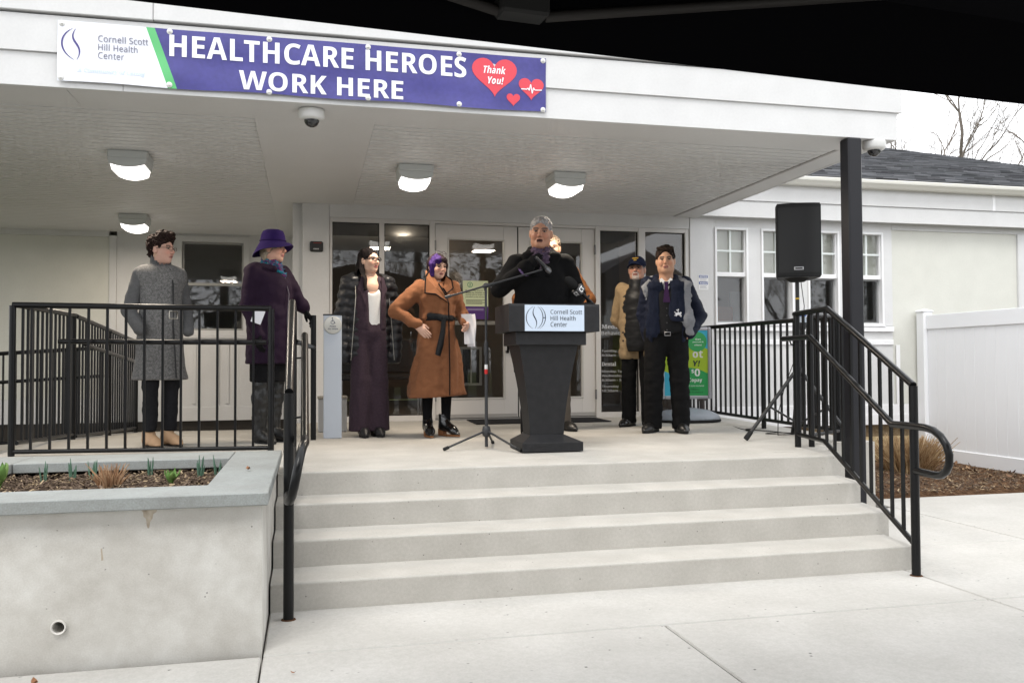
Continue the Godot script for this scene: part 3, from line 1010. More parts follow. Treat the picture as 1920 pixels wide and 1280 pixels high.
	var hrs := [["Medical", 1.62, 0.30, 0.05, true], ["Behavioral", 1.55, 0.30, 0.045, false], ["Tuesday, Thursday", 1.35, 0.40, 0.034, false], ["8:30am - 5pm", 1.30, 0.32, 0.034, false], ["Dental", 1.20, 0.17, 0.045, true], ["Monday, Tuesday", 1.12, 0.36, 0.034, false], ["Wednesday, Friday", 1.07, 0.40, 0.034, false], ["8:30am - 5pm", 1.02, 0.30, 0.034, false], ["Thursday", 0.95, 0.2, 0.034, false], ["10:30am - 7pm", 0.90, 0.33, 0.034, false]]
	for h in hrs:
		var o := letters(h[0], h[2], h[3], lt, t, Transform3D(Basis.IDENTITY, Vector3(3.40, h[1], zf - 0.046) - t.position), font(h[4], h[4]))
		o.name = "hours_lettering"
	# recessed lamp in the entrance hall
	var lamp := MB.new()
	lamp.lathe([Vector2(0.0, 3.012), Vector2(0.09, 3.012), Vector2(0.1, 3.02)], 20, Transform3D(Basis.IDENTITY, Vector3(1.42, 0, -6.15)))
	var lm := StandardMaterial3D.new()
	lm.albedo_color = Color(1, 0.95, 0.85)
	lm.emission_enabled = true
	lm.emission = Color(1.0, 0.93, 0.82)
	lm.emission_energy_multiplier = 3.0
	wpart("recessed_lamp", lamp, lm, t)
	var ol := OmniLight3D.new()
	ol.name = "recessed_lamp_glow"
	ol.light_energy = 0.25
	ol.light_size = 0.1
	ol.light_color = Color(1.0, 0.93, 0.82)
	ol.omni_range = 8.0
	ol.omni_attenuation = 2.0
	ol.shadow_enabled = true
	t.add_child(ol)
	ol.position = Vector3(1.42, 2.93, -6.15) - t.position
	# right wing: windows
	bx("wall_trim", t, white, 4.744, 4.792, 0.49, 2.96, zf - 0.14, zf)
	bx("wall_trim", t, white, 4.792, 7.13, 2.806, 2.96, zf - 0.14, zf + 0.002)
	bx("apron_wall", t, white, 4.792, 7.13, 0.49, 1.672, zf - 0.14, zf)
	bx("apron_rail", t, trim, 4.76, 7.13, 1.60, 1.66, zf + 0.001, zf + 0.03, 0.003)
	bx("apron_rail", t, trim, 4.76, 7.13, 1.44, 1.50, zf + 0.001, zf + 0.016, 0.003)
	bx("apron_rail", t, trim, 4.76, 9.6, 0.60, 0.72, zf + 0.001, zf + 0.016, 0.003)
	bx("skirt_board", t, trim, 4.745, 13.2, 0.475, 0.60, zf - 0.1, zf + 0.024, 0.003)
	for i in 5:
		var xs := 4.745 + i * 0.605
		bx("apron_stile", t, trim, xs, xs + 0.055, 0.722, 1.438, zf + 0.001, zf + 0.014, 0.002)
	for i in 4:
		var x0: float = [4.796, 5.391, 6.0, 6.605][i]
		var x1 := x0 + 0.373
		if i > 0: bx("window_mullion", t, white, [4.796, 5.391, 6.0][i - 1] + 0.373 + 0.024, x0 - 0.024, 1.672, 2.806, zf - 0.14, zf + 0.006, 0.003)
		var w := Node3D.new()
		w.name = "window"
		t.add_child(w, true)
		frame4("window_frame", w, trim, x0 - 0.025, x1 + 0.025, 1.674, 2.805, zf - 0.1, zf + 0.022, 0.025)
		var grey := mat(0.32, 0.325, 0.33, 0.5, 0.4)
		var m := MB.new()
		m.box(Vector3(x0, 2.235, zf - 0.05), Vector3(x1, 2.285, zf - 0.004), 0.003)
		wpart("meeting_rail", m, trim, w)
		bx("sash_stile", w, trim, x0, x0 + 0.012, 2.285, 2.78, zf - 0.04, zf - 0.012)
		bx("sash_stile", w, trim, x1 - 0.012, x1, 2.285, 2.78, zf - 0.04, zf - 0.012)
		bx("muntin", w, mat(0.66, 0.70, 0.69, 0.5, 0.4), (x0 + x1) / 2 - 0.011, (x0 + x1) / 2 + 0.011, 2.285, 2.78, zf - 0.036, zf - 0.018)
		bx("muntin", w, mat(0.66, 0.70, 0.69, 0.5, 0.4), x0 + 0.012, x1 - 0.012, 2.525, 2.547, zf - 0.035, zf - 0.017)
		bx("pane", w, gl, x0 + 0.01, x1 - 0.01, 2.28, 2.78, zf - 0.046, zf - 0.041)
		bx("blind", w, mat(0.42, 0.43, 0.385, 0.9, 0.2), x0 - 0.02, x1 + 0.02, 2.22, 2.80, zf - 0.095, zf - 0.09)
		frame4("lower_sash", w, grey, x0, x1, 1.70, 2.235, zf - 0.09, zf - 0.05, 0.016)
		bx("pane", w, gl, x0 + 0.014, x1 - 0.014, 1.714, 2.222, zf - 0.072, zf - 0.067)
		bx("window_sill", w, trim, x0 - 0.03, x1 + 0.03, 1.662, 1.672, zf - 0.1, zf + 0.04, 0.002)
	bx("wall_trim", t, white, 7.003, 7.13, 1.673, 2.805, zf - 0.14, zf + 0.006)
	bx("wall_panel", t, cream, 7.132, 8.96, 0.722, 2.845, zf - 0.14, zf - 0.01)
	bx("head_trim", t, white, 7.132, 13.2, 2.846, 2.96, zf - 0.14, zf + 0.004)
	bx("wall_trim", t, white, 8.962, 9.14, 0.722, 2.845, zf - 0.14, zf + 0.02, 0.003)
	bx("wall_panel", t, cream, 9.142, 13.2, 0.722, 2.845, zf - 0.14, zf - 0.01)
	var brick_tex := noise_tex(256, [[10.0, 0.12, 71, 4], [80.0, 0.12, 72, 2]], Color(1, 0.9, 0.75), Color(1, 1, 0.95))
	bx("foundation", t, tex_mat(0.20, 0.165, 0.125, brick_tex, 1.5, 0.95, 0.2), 4.69, 13.2, 0.33, 0.474, zf - 0.14, zf - 0.03)
	bx("foundation_render", t, tex_mat(0.52, 0.46, 0.34, brick_tex, 1.1, 0.95, 0.2), 4.69, 13.2, -0.08, 0.329, zf - 0.14, zf - 0.022)
	# notes and things in the rooms that the windows let see
	bx("notice_board", t, mat(0.33, 0.35, 0.36, 0.8, 0.3), 5.55, 5.85, 1.75, 2.16, -4.9, -4.88)
	bx("cabinet", t, mat(0.22, 0.09, 0.045, 0.5, 0.4), 5.05, 5.5, 0.7, 1.95, -5.1, -4.7, 0.01)
	# eaves, gutter and roof of the wing
	bx("soffit", t, white, 4.745, 13.5, 2.962, 2.99, zf - 0.14, zf + 0.10)
	bx("fascia_board", t, white, 4.56, 13.5, 2.912, 3.102, zf + 0.101, zf + 0.125, 0.003)
	bx("fascia_board", t, white, 4.56, 13.5, 3.104, 3.34, zf + 0.090, zf + 0.140, 0.003)
	bx("fascia_joint", t, trim, 8.48, 8.52, 3.106, 3.33, zf + 0.1401, zf + 0.143)
	var g := MB.new()
	var prof := PackedVector2Array([Vector2(0.0, 0.0), Vector2(0.07, 0.0), Vector2(0.085, 0.012), Vector2(0.10, 0.03), Vector2(0.125, 0.055), Vector2(0.13, 0.085), Vector2(0.125, 0.095), Vector2(0.118, 0.09), Vector2(0.115, 0.06), Vector2(0.09, 0.035), Vector2(0.06, 0.012), Vector2(0.01, 0.01), Vector2(0.008, 0.095), Vector2(0.0, 0.095)])
	g.prism(prof, -13.6, -4.56, Transform3D(Basis(Vector3.BACK, Vector3.UP, Vector3.LEFT), Vector3(0, 3.30, zf + 0.141)))
	wpart("gutter", g, mat(0.68, 0.67, 0.62, 0.45, 0.45), t)
	var sl := 0.33
	var ez := zf + 0.24
	var ey := 3.40
	var rf := MB.new()
	rf.flat([Vector3(4.3, ey, ez), Vector3(13.3, ey, ez), Vector3(13.3, ey + sl * 9.0, ez - 9.0), Vector3(4.3, ey + sl * 9.0, ez - 9.0)], Vector3(9, -5, -8))
	rf.flat([Vector3(4.3, ey - 0.02, ez), Vector3(13.3, ey - 0.02, ez), Vector3(13.3, ey - 0.02 + sl * 9.0, ez - 9.0), Vector3(4.3, ey - 0.02 + sl * 9.0, ez - 9.0)], Vector3(9, 15, -8))
	rf.flat([Vector3(13.3, ey - 0.02, ez), Vector3(13.3, ey, ez), Vector3(13.3, ey + sl * 9.0, ez - 9.0), Vector3(13.3, ey - 0.02 + sl * 9.0, ez - 9.0)], Vector3(5, 3, -8))
	wpart("roof_deck", rf, mat(0.05, 0.05, 0.053, 0.95, 0.2), t)
	# shingles: courses of tabs of uneven tone and thickness
	var sh := MB.new()
	var up := Vector3(0, sl, -1).normalized()
	var nn := Vector3(0, 1, sl).normalized()
	var course := 0.143
	for j in 64:
		var x := 4.3 - rng.randf() * 0.3
		var o0 := Vector3(0, ey, ez + 0.02) + up * (j * course)
		while x < 13.3:
			var w := rng.randf_range(0.14, 0.36)
			var a := maxf(x, 4.3)
			var b := minf(x + w - 0.004, 13.3)
			if b > a + 0.02:
				var tone := 0.11 + 0.055 * rng.randf() + (0.05 if rng.randf() < 0.3 else 0.0)
				if rng.randf() < 0.25: tone *= 0.6
				sh.col = Color(tone, tone * 1.02, tone * 1.08)
				var th := rng.randf_range(0.006, 0.018)
				var lo := o0 + nn * 0.004
				var hi := o0 + up * (course * 1.05) + nn * 0.003
				var p0 := Vector3(a, 0, 0) + lo + nn * th
				var p1 := Vector3(b, 0, 0) + lo + nn * th
				var p2 := Vector3(b, 0, 0) + hi
				var p3 := Vector3(a, 0, 0) + hi
				sh.poly([p0, p1, p2, p3], nn)
				sh.poly([Vector3(a, 0, 0) + lo, Vector3(b, 0, 0) + lo, p1, p0], -up)
				sh.poly([Vector3(a, 0, 0) + lo, p0, p3], Vector3.LEFT)
				sh.poly([Vector3(b, 0, 0) + lo, p1, p2], Vector3.RIGHT)
			x += w
	var so := wpart("shingles", sh, vmat(0.95, 0.2), t)
	so.set_meta("kind", "stuff")
	# gable wall and back closing of the wing
	var gb := MB.new()
	gb.flat([Vector3(13.2, 0, zf - 0.1), Vector3(13.2, 3.35, zf - 0.1), Vector3(13.2, 6.2, -12.4), Vector3(13.2, 0, -12.4)], Vector3(5, 2, -8))
	wpart("gable_wall", gb, cream, t)
	# wall plates and signs on the front are things of their own
	var cr := thing("card_reader", "small black electronic device on the pale pilaster beside the entrance", "door device", Vector3(0.262, 2.398, zf + 0.021))
	var cb := MB.new()
	cb.box(Vector3(-0.068, 0, 0), Vector3(0.068, 0.108, 0.035), 0.012)
	part("housing", cb, mat(0.015, 0.015, 0.016, 0.35, 0.5), cr)
	cb = MB.new()
	cb.box(Vector3(-0.03, 0.086, 0.035), Vector3(0.05, 0.094, 0.0365))
	part("indicator", cb, mat(0.2, 0.01, 0.01, 0.4, 0.5), cr)
	for i in 4:
		cb = MB.new()
		cb.box(Vector3(-0.03 + i * 0.014, 0.022, 0.035), Vector3(-0.019 + i * 0.014, 0.034, 0.0362))
		part("mark", cb, mat(0.5, 0.5, 0.5, 0.5, 0.4), cr)
	var ns := thing("notice_sign", "small white and blue notice sign on the white pilaster", "sign", Vector3(4.556, 2.07, zf + 0.0205))
	var nb := MB.new()
	nb.box(Vector3(0, 0, 0), Vector3(0.125, 0.177, 0.003), 0.001)
	part("plate", nb, mat(0.75, 0.75, 0.75, 0.4, 0.5), ns)
	var blue := mat(0.03, 0.07, 0.27, 0.4, 0.5)
	for q in [[0.139, "NOTICE"], [0.063, "AVISO"]]:
		nb = MB.new()
		nb.box(Vector3(0.007, q[0], 0.003), Vector3(0.118, q[0] + 0.032, 0.0036))
		part("header_band", nb, blue, ns)
		letters(q[1], 0.095, 0.022, mat(0.8, 0.8, 0.8, 0.5, 0.4), ns, Transform3D(Basis.IDENTITY, Vector3(0.015, q[0] + 0.005, 0.0037)), font(true, false, true), 0.15)
	for i in 3:
		for yy in [0.122, 0.046]:
			nb = MB.new()
			nb.box(Vector3(0.02, yy - i * 0.013, 0.003), Vector3(0.105 - 0.01 * (i % 2), yy - i * 0.013 + 0.004, 0.0035))
			part("text_line", nb, mat(0.25, 0.25, 0.3, 0.6, 0.3), ns)
	# poster inside the left door
	var po := thing("door_poster", "pale green and purple printed notice taped to the left glass door", "poster", Vector3(1.815, 1.716, zf - 0.0455))
	nb = MB.new()
	nb.box(Vector3(0, 0.14, 0), Vector3(0.281, 0.419, 0.001))
	part("paper", nb, mat(0.50, 0.55, 0.36, 0.7, 0.3), po)
	nb = MB.new()
	nb.box(Vector3(0, 0, 0), Vector3(0.281, 0.139, 0.001))
	part("purple_band", nb, mat(0.07, 0.03, 0.14, 0.7, 0.3), po)
	nb = MB.new()
	nb.lathe([Vector2(0.024, 0.0), Vector2(0.024, 0.0012), Vector2(0.03, 0.0012), Vector2(0.03, 0.0)], 20, Transform3D(Basis(Vector3.RIGHT, PI / 2), Vector3(0.08, 0.375, 0.0012)))
	nb.box(Vector3(0.076, 0.357, 0.0012), Vector3(0.084, 0.393, 0.0016))
	part("emblem", nb, mat(0.05, 0.22, 0.13, 0.6, 0.3), po)
	var ink := mat(0.06, 0.06, 0.05, 0.7, 0.3)
	var lines := ["Beginning March 1,", "walk-in COVID-19", "testing will no longer be", "provided at this location"]
	for i in 4: letters(lines[i], 0.22, 0.016, ink, po, Transform3D(Basis.IDENTITY, Vector3(0.03, 0.305 - i * 0.024, 0.0012)), font(true))
	for i in 4:
		nb = MB.new()
		nb.box(Vector3(0.035, 0.205 - i * 0.013, 0.001), Vector3(0.245 - 0.03 * (i % 2), 0.211 - i * 0.013, 0.0015))
		part("text_line", nb, ink, po)
	for i in 2:
		nb = MB.new()
		nb.box(Vector3(0.05, 0.11 - i * 0.014, 0.001), Vector3(0.23, 0.115 - i * 0.014, 0.0015))
		part("text_line", nb, mat(0.35, 0.3, 0.45, 0.7, 0.3), po)
	# chairs in the waiting room behind the left sidelights
	for q in [[0.72, -4.9, 0.2, "dark waiting room chair behind the first sidelight"], [1.28, -5.0, -0.2, "dark waiting room chair behind the second sidelight"]]:
		var ch := thing("waiting_chair", q[3], "chair", Vector3(q[0], land(ZF) - 0.003, q[1]), q[2], "waiting room chairs")
		var cm := mat(0.02, 0.02, 0.022, 0.6, 0.4)
		var a := MB.new()
		a.box(Vector3(-0.24, 0.42, -0.23), Vector3(0.24, 0.49, 0.24), 0.02)
		part("seat", a, cm, ch)
		a = MB.new()
		a.box(Vector3(-0.24, 0.5, -0.27), Vector3(0.24, 0.92, -0.21), 0.02)
		part("backrest", a, cm, ch)
		for sx in [-0.21, 0.21]:
			for sz in [-0.2, 0.2]:
				a = MB.new()
				a.tube([Vector3(sx, 0, sz), Vector3(sx, 0.43, sz)], 0.012, 8)
				part("leg", a, mat(0.45, 0.45, 0.45, 0.3, 0.5, 0.8), ch)
	# door mat
	var mt := MB.new()
	mt.box(Vector3(-0.72, 0, -0.28), Vector3(0.72, 0.008, 0.28), 0.003)
	var dm := inst(numbered("door_mat"), mt.mesh(), tex_mat(0.025, 0.025, 0.027, noise_tex(128, [[60.0, 0.2, 81, 2]]), 3.0, 0.95, 0.2), self, Transform3D(Basis(Vector3.RIGHT, 0.0157), Vector3(2.55, land(-3.4) + 0.002, -3.4)))
	tag(dm, "black door mat lying before the entrance doors", "mat")

# ---------------------------------------------------------------- canopy with lights, cameras and banner
func canopy() -> void:
	var t := thing("entrance_canopy", "flat white entrance canopy with panelled soffit on a dark square post", "canopy", Vector3(1.0, 0, -2.0))
	var soff := tex_mat(0.86, 0.82, 0.79, noise_tex(256, [[4.0, 0.008, 91, 4], [50.0, 0.006, 92, 2]]), 0.5, 0.5, 0.4)
	var xl := -5.4
	bx("roof_slab", t, mat(0.3, 0.3, 0.3, 0.9, 0.2), xl, 4.5, CEIL + 0.08, 3.44, ZL - 0.1, FZ - 0.03)
	bx("fascia_board", t, white, xl, -0.926, CEIL - 0.003, 3.108, FZ - 0.028, FZ, 0.002)
	bx("fascia_board", t, white, -0.9235, 4.528, CEIL - 0.003, 3.108, FZ - 0.028, FZ, 0.002)
	bx("fascia_board", t, white, xl, -1.8, 3.1085, 3.333, FZ - 0.02, FZ + 0.016, 0.002)
	bx("fascia_board", t, white, -1.7975, 4.556, 3.1085, 3.333, FZ - 0.02, FZ + 0.016, 0.002)
	bx("edge_flashing", t, white, xl, -0.752, 3.345, 3.475, FZ - 0.06, FZ + 0.036, 0.004)
	bx("edge_flashing", t, white, -0.749, 4.60, 3.348, 3.478, FZ - 0.06, FZ + 0.033, 0.004)
	bx("side_fascia", t, white, 4.5, 4.53, CEIL - 0.003, 3.108, ZF + 0.03, FZ - 0.029, 0.002)
	bx("side_fascia", t, white, 4.51, 4.556, 3.1085, 3.333, ZF + 0.14, FZ - 0.021, 0.002)
	bx("side_flashing", t, white, 4.53, 4.60, 3.346, 3.476, ZF + 0.2, FZ - 0.061, 0.003)
	bx("beam_soffit", t, soff, xl, -1.254, CEIL - 0.001, CEIL + 0.05, -0.575, FZ - 0.029, 0.001)
	bx("beam_soffit", t, soff, -1.251, 4.279, CEIL - 0.001, CEIL + 0.05, -0.575, FZ - 0.029, 0.001)
	bx("side_beam_soffit", t, soff, 4.281, 4.499, CEIL - 0.001, CEIL + 0.05, ZF + 0.02, FZ - 0.029, 0.001)
	bx("side_trim", t, mat(0.42, 0.41, 0.41, 0.6, 0.4), 4.255, 4.2805, CEIL - 0.0005, CEIL + 0.03, ZF + 0.02, -0.576, 0.001)
	bx("centre_panel", t, soff, -0.178, 0.632, CEIL, CEIL + 0.05, ZF + 0.0, -0.577, 0.001)
	bx("centre_panel", t, soff, -0.178, 0.02, CEIL, CEIL + 0.05, ZL, ZF - 0.002, 0.001)
	var p := 0.1016
	var a := MB.new()
	var b := MB.new()
	# each board has a wide face and a bead along its edge
	for e in [[a, xl, -0.1795], [b, 0.634, 4.2545]]:
		var mb: MB = e[0]
		mb.box(Vector3(e[1], 0.006, -p + 0.004), Vector3(e[2], 0.03, -0.020), 0.003)
		mb.box(Vector3(e[1], 0.018, -0.020), Vector3(e[2], 0.03, -0.001), 0.002)
	var ma := a.mesh()
	var mbm := b.mesh()
	var n := int((ZF * -1.0 - 0.577) / p)
	for i in n: inst("soffit_board", mbm, soff, t, Transform3D(Basis.IDENTITY, Vector3(0, CEIL, -0.578 - i * p) - t.position))
	for i in int((-ZL - 0.577) / p) + 1: inst("soffit_board", ma, soff, t, Transform3D(Basis.IDENTITY, Vector3(0, CEIL, -0.578 - i * p) - t.position))
	bx("soffit_end_trim", t, soff, 0.633, 4.254, CEIL + 0.004, CEIL + 0.03, ZF + 0.013, -0.578 - n * p - 0.001, 0.002)
	bx("deck", t, dark, xl, 4.49, CEIL + 0.055, CEIL + 0.078, ZL - 0.1, FZ - 0.03)
	# post
	var m := MB.new()
	m.box(Vector3(4.096, -0.08, -0.310), Vector3(4.211, CEIL - 0.004, -0.195), 0.010)
	wpart("post", m, mat(0.013, 0.013, 0.016, 0.4, 0.36), t)
	# lights
	var lens := StandardMaterial3D.new()
	lens.albedo_color = Color(1, 1, 1)
	lens.emission_enabled = true
	lens.emission = Color(1.0, 0.985, 0.96)
	lens.emission_energy_multiplier = 1.2
	var spots := [[-1.20, -1.92, "lit square ceiling light above the woman in grey, nearer the banner"], [-1.72, -4.93, "lit square ceiling light close to the cream wall"], [1.066, -1.91, "lit square ceiling light above the woman in the rust coat"], [2.42, -1.92, "lit square ceiling light above the speaker at the lectern"]]
	var arc := func(hw: float, y0: float, sag: float, k: int) -> Array:
		var out := []
		for i in k + 1:
			var u := lerpf(-1.0, 1.0, i / float(k))
			out.append(Vector2(u * hw, y0 - sag * (1.0 - u * u)))
		return out
	for s in spots:
		var l := thing("ceiling_light", s[2], "light", Vector3(s[0], CEIL + 0.006, s[1]), 0.0, "lit ceiling lights under the canopy")
		l.scale = Vector3.ONE * 0.8
		var hm := MB.new()
		hm.box(Vector3(-0.185, -0.075, -0.185), Vector3(0.185, 0, 0.185), 0.012)
		part("housing", hm, mat(0.52, 0.54, 0.54, 0.5, 0.4), l)
		hm = MB.new()
		var q := PackedVector2Array([Vector2(0.183, -0.077), Vector2(-0.183, -0.077)])
		for v in arc.call(0.165, -0.135, 0.03, 14): q.append(v)
		hm.prism(q, -0.178, 0.178)
		part("shroud", hm, mat(0.52, 0.54, 0.54, 0.5, 0.4), l)
		hm = MB.new()
		q = PackedVector2Array()
		for v in arc.call(0.158, -0.128, 0.03, 14): q.append(v)
		var lo: Array = arc.call(0.142, -0.195, 0.035, 14)
		lo.reverse()
		for v in lo: q.append(v)
		hm.prism(q, -0.165, 0.165)
		part("lens", hm, lens, l)
		var al := AreaLight3D.new()
		al.name = "lens_light"
		al.area_size = Vector2(0.26, 0.26)
		al.light_energy = 1.1
		al.area_normalize_energy = true
		al.light_color = Color(1.0, 0.94, 0.86)
		al.shadow_enabled = true
		l.add_child(al)
		al.position = Vector3(0, -0.245, 0)
		al.rotation.x = -PI / 2
	for s in [[0.203, -0.36, "white dome security camera under the canopy beam below the banner"], [4.375, -0.28, "white dome security camera beside the dark canopy post"]]:
		var l := thing("security_camera", s[2], "camera", Vector3(s[0], CEIL - 0.002, s[1]), 0.0, "dome cameras under the canopy")
		var hm := MB.new()
		hm.lathe([Vector2(0.0, 0.0), Vector2(0.082, 0.0), Vector2(0.086, -0.01), Vector2(0.084, -0.05), Vector2(0.07, -0.066), Vector2(0.052, -0.07), Vector2(0.0, -0.07)], 28)
		part("housing", hm, mat(0.62, 0.62, 0.61, 0.4, 0.45), l)
		hm = MB.new()
		hm.ball(Vector3(0, -0.068, 0), Vector3(0.05, 0.048, 0.05), Basis.IDENTITY, 20, 12)
		part("dome", hm, mat(0.02, 0.02, 0.022, 0.08, 0.6), l)
	banner()

func wave(x: float, y: float) -> float:
	return 0.006 + 0.0035 * sin(x * 3.1 + y * 4.0) + 0.002 * sin(x * 9.0 - y * 14.0) + 0.0022 * sin(y * 26.0 + x * 2.0)

func banner() -> void:
	var x0 := -1.288
	var x1 := 1.760
	var y0 := 2.937
	var y1 := 3.304
	var fz := FZ + 0.017
	var t := thing("banner", "long vinyl banner reading HEALTHCARE HEROES WORK HERE on the canopy", "banner", Vector3(0, y0, fz))
	var off := Vector3(0, -y0, -fz)
	var sag := func(x: float) -> float:
		return 0.004 * sin((x - x0) / 0.47 * PI)
	# fabric cut along the slanting colour edges: white, green, blue
	var ed := func(y: float) -> Array:
		var u := (y - y0) / (y1 - y0)
		return [x0, lerpf(-0.664, -0.792, u), lerpf(-0.611, -0.743, u), x1]
	var cols := [["white_fabric", mat(0.76, 0.78, 0.84, 0.4, 0.5)], ["green_stripe", mat(0.10, 0.45, 0.16, 0.4, 0.5)], ["blue_fabric", tex_mat(0.055, 0.05, 0.235, noise_tex(256, [[4.0, 0.05, 101, 4], [30.0, 0.04, 102, 3]], Color(0.93, 0.93, 1), Color(1, 1, 1)), 0.8, 0.36, 0.5)]]
	for k in 3:
		var m := MB.new()
		var nx := 120 if k == 2 else (24 if k == 0 else 4)
		var ny := 14
		for side in 2:
			var ids := []
			for j in ny + 1:
				var y := lerpf(y0, y1, j / float(ny))
				var e: Array = ed.call(y)
				for i in nx + 1:
					var x := lerpf(e[k], e[k + 1], i / float(nx))
					var yy: float = y + (sag.call(x) if j == 0 else 0.0)
					ids.append(m.vert(Vector3(x, yy, fz + wave(x, yy) - side * 0.0015) + off, Vector3.BACK if side == 0 else Vector3.FORWARD))
			for j in ny:
				for i in nx: m.quadi(ids[j * (nx + 1) + i], ids[j * (nx + 1) + i + 1], ids[(j + 1) * (nx + 1) + i + 1], ids[(j + 1) * (nx + 1) + i])
		smooth(m)
		part(cols[k][0], m, cols[k][1], t)
	var lay := func(lift: float) -> Callable:
		return func(q: Vector3) -> Vector3:
			return Vector3(q.x, q.y, fz + wave(q.x, q.y) + lift + q.z) + off
	var wt := mat(0.82, 0.83, 0.87, 0.4, 0.5)
	var b1: Callable = lay.call(0.0022)
	letters("HEALTHCARE HEROES", 1.864, 0.139, wt, t, Transform3D(Basis.IDENTITY, Vector3(-0.656, 3.132, 0)), font(true), 0.0, b1)
	letters("WORK HERE", 1.031, 0.122, wt, t, Transform3D(Basis.IDENTITY, Vector3(-0.244, 2.957, 0)), font(true), 0.0, b1)
	var gy := mat(0.20, 0.20, 0.26, 0.5, 0.4)
	for q in [["Cornell Scott", 3.19, 0.283, 0.041], ["Hill Health", 3.138, 0.222, 0.041], ["Center", 3.086, 0.146, 0.041]]:
		letters(q[0], q[2], q[3], gy, t, Transform3D(Basis.IDENTITY, Vector3(-1.062, q[1], 0)), font(false), 0.0, b1)
	letters("A Community of Caring", 0.38, 0.034, mat(0.62, 0.74, 0.86, 0.45, 0.5), t, Transform3D(Basis.IDENTITY, Vector3(-1.18, 2.99, 0)), font(false, true, true), 0.3, b1)
	# emblem: an arc and an S
	var m := MB.new()
	m.ribbon(bez(Vector2(-1.205, 3.258), Vector2(-1.285, 3.215), Vector2(-1.285, 3.115), Vector2(-1.195, 3.068), 20), taper(20, 0.010), 0.001)
	m.ribbon(bez(Vector2(-1.188, 3.258), Vector2(-1.245, 3.17), Vector2(-1.125, 3.17), Vector2(-1.180, 3.068), 20), taper(20, 0.012), 0.001)
	for i in m.v.size(): m.v[i] = b1.call(m.v[i])
	part("emblem", m, mat(0.075, 0.06, 0.22, 0.5, 0.4), t)
	var red := mat(0.62, 0.045, 0.07, 0.4, 0.5)
	for h in [[1.402, 3.015, 0.309, 0.263], [1.656, 3.010, 0.176, 0.150], [1.531, 2.962, 0.094, 0.085]]:
		m = MB.new()
		var q := PackedVector2Array()
		for i in 48:
			var a := TAU * i / 48.0
			var hx := 16.0 * pow(sin(a), 3) / 32.0
			var hy := (13.0 * cos(a) - 5.0 * cos(2 * a) - 2.0 * cos(3 * a) - cos(4 * a) + 17.0) / 29.0
			q.append(Vector2(h[0] + hx * h[2], h[1] + hy * h[3]))
		m.prism(q, 0, 0.0008)
		for i in m.v.size(): m.v[i] = b1.call(m.v[i])
		part("heart", m, red, t)
	var b2: Callable = lay.call(0.0045)
	letters("Thank", 0.155, 0.052, wt, t, Transform3D(Basis.IDENTITY, Vector3(1.318, 3.175, 0)), font(true, false, true), 0.2, b2)
	letters("You!", 0.11, 0.05, wt, t, Transform3D(Basis.IDENTITY, Vector3(1.345, 3.102, 0)), font(true, false, true), 0.2, b2)
	m = MB.new()
	var pl := [Vector2(1.585, 3.083), Vector2(1.625, 3.083), Vector2(1.633, 3.092), Vector2(1.641, 3.076), Vector2(1.651, 3.118), Vector2(1.662, 3.057), Vector2(1.671, 3.096), Vector2(1.68, 3.081), Vector2(1.73, 3.084)]
	for i in pl.size() - 1: m.ribbon([pl[i], pl[i + 1]], [0.006, 0.006], 0.001)
	for i in m.v.size(): m.v[i] = b2.call(m.v[i])
	part("pulse_line", m, wt, t)
	# washers that hold it
	var wm := MB.new()
	wm.lathe([Vector2(0.0, 0.007), Vector2(0.006, 0.007), Vector2(0.007, 0.003), Vector2(0.017, 0.003), Vector2(0.018, 0.0)], 18, Transform3D(Basis(Vector3.RIGHT, PI / 2), Vector3.ZERO))
	var ws := wm.mesh()
	for q in [[-1.265, 3.285], [-1.268, 2.957], [-0.655, 3.288], [-0.655, 2.955], [-0.06, 3.288], [0.56, 3.288], [0.56, 2.952], [1.16, 3.288], [1.16, 2.952], [1.74, 3.287], [1.74, 2.953], [-0.06, 2.95]]:
		inst("washer", ws, mat(0.6, 0.6, 0.58, 0.4, 0.5, 0.3), t, Transform3D(Basis.IDENTITY, Vector3(q[0], q[1], fz + wave(q[0], q[1])) + off))

# ---------------------------------------------------------------- railings
func rail(called: String, p: Node3D, pts: Array, r := 0.021) -> void:
	var m := MB.new()
	m.tube(pts, r, 12)
	wpart(called, m, metal, p)

func straight_railing(t: Node3D, a: Vector3, b: Vector3, ya: float, yb: float, posts: Array, gap := 0.128, low := 0.085, hand := -1.0) -> void:
	# a, b: feet of the line; ya, yb: top heights at both ends
	rail("top_rail", t, [Vector3(a.x, ya, a.z), Vector3(b.x, yb, b.z)])
	rail("bottom_rail", t, [Vector3(a.x, a.y + low, a.z), Vector3(b.x, b.y + low, b.z)], 0.016)
	for f in posts:
		var q := a.lerp(b, f)
		rail("post", t, [Vector3(q.x, q.y - 0.03, q.z), Vector3(q.x, lerpf(ya, yb, f) - 0.004, q.z)], 0.023)
	var n := int((b - a).length() / gap)
	for i in range(1, n):
		var f := i / float(n)
		var q := a.lerp(b, f)
		var skip := false
		for g in posts:
			if absf(g - f) * (b - a).length() < 0.04: skip = true
		if skip: continue
		var m := MB.new()
		m.box(Vector3(q.x - 0.0085, q.y + low, q.z - 0.0085), Vector3(q.x + 0.0085, lerpf(ya, yb, f) - 0.01, q.z + 0.0085))
		wpart("baluster", m, metal, t)

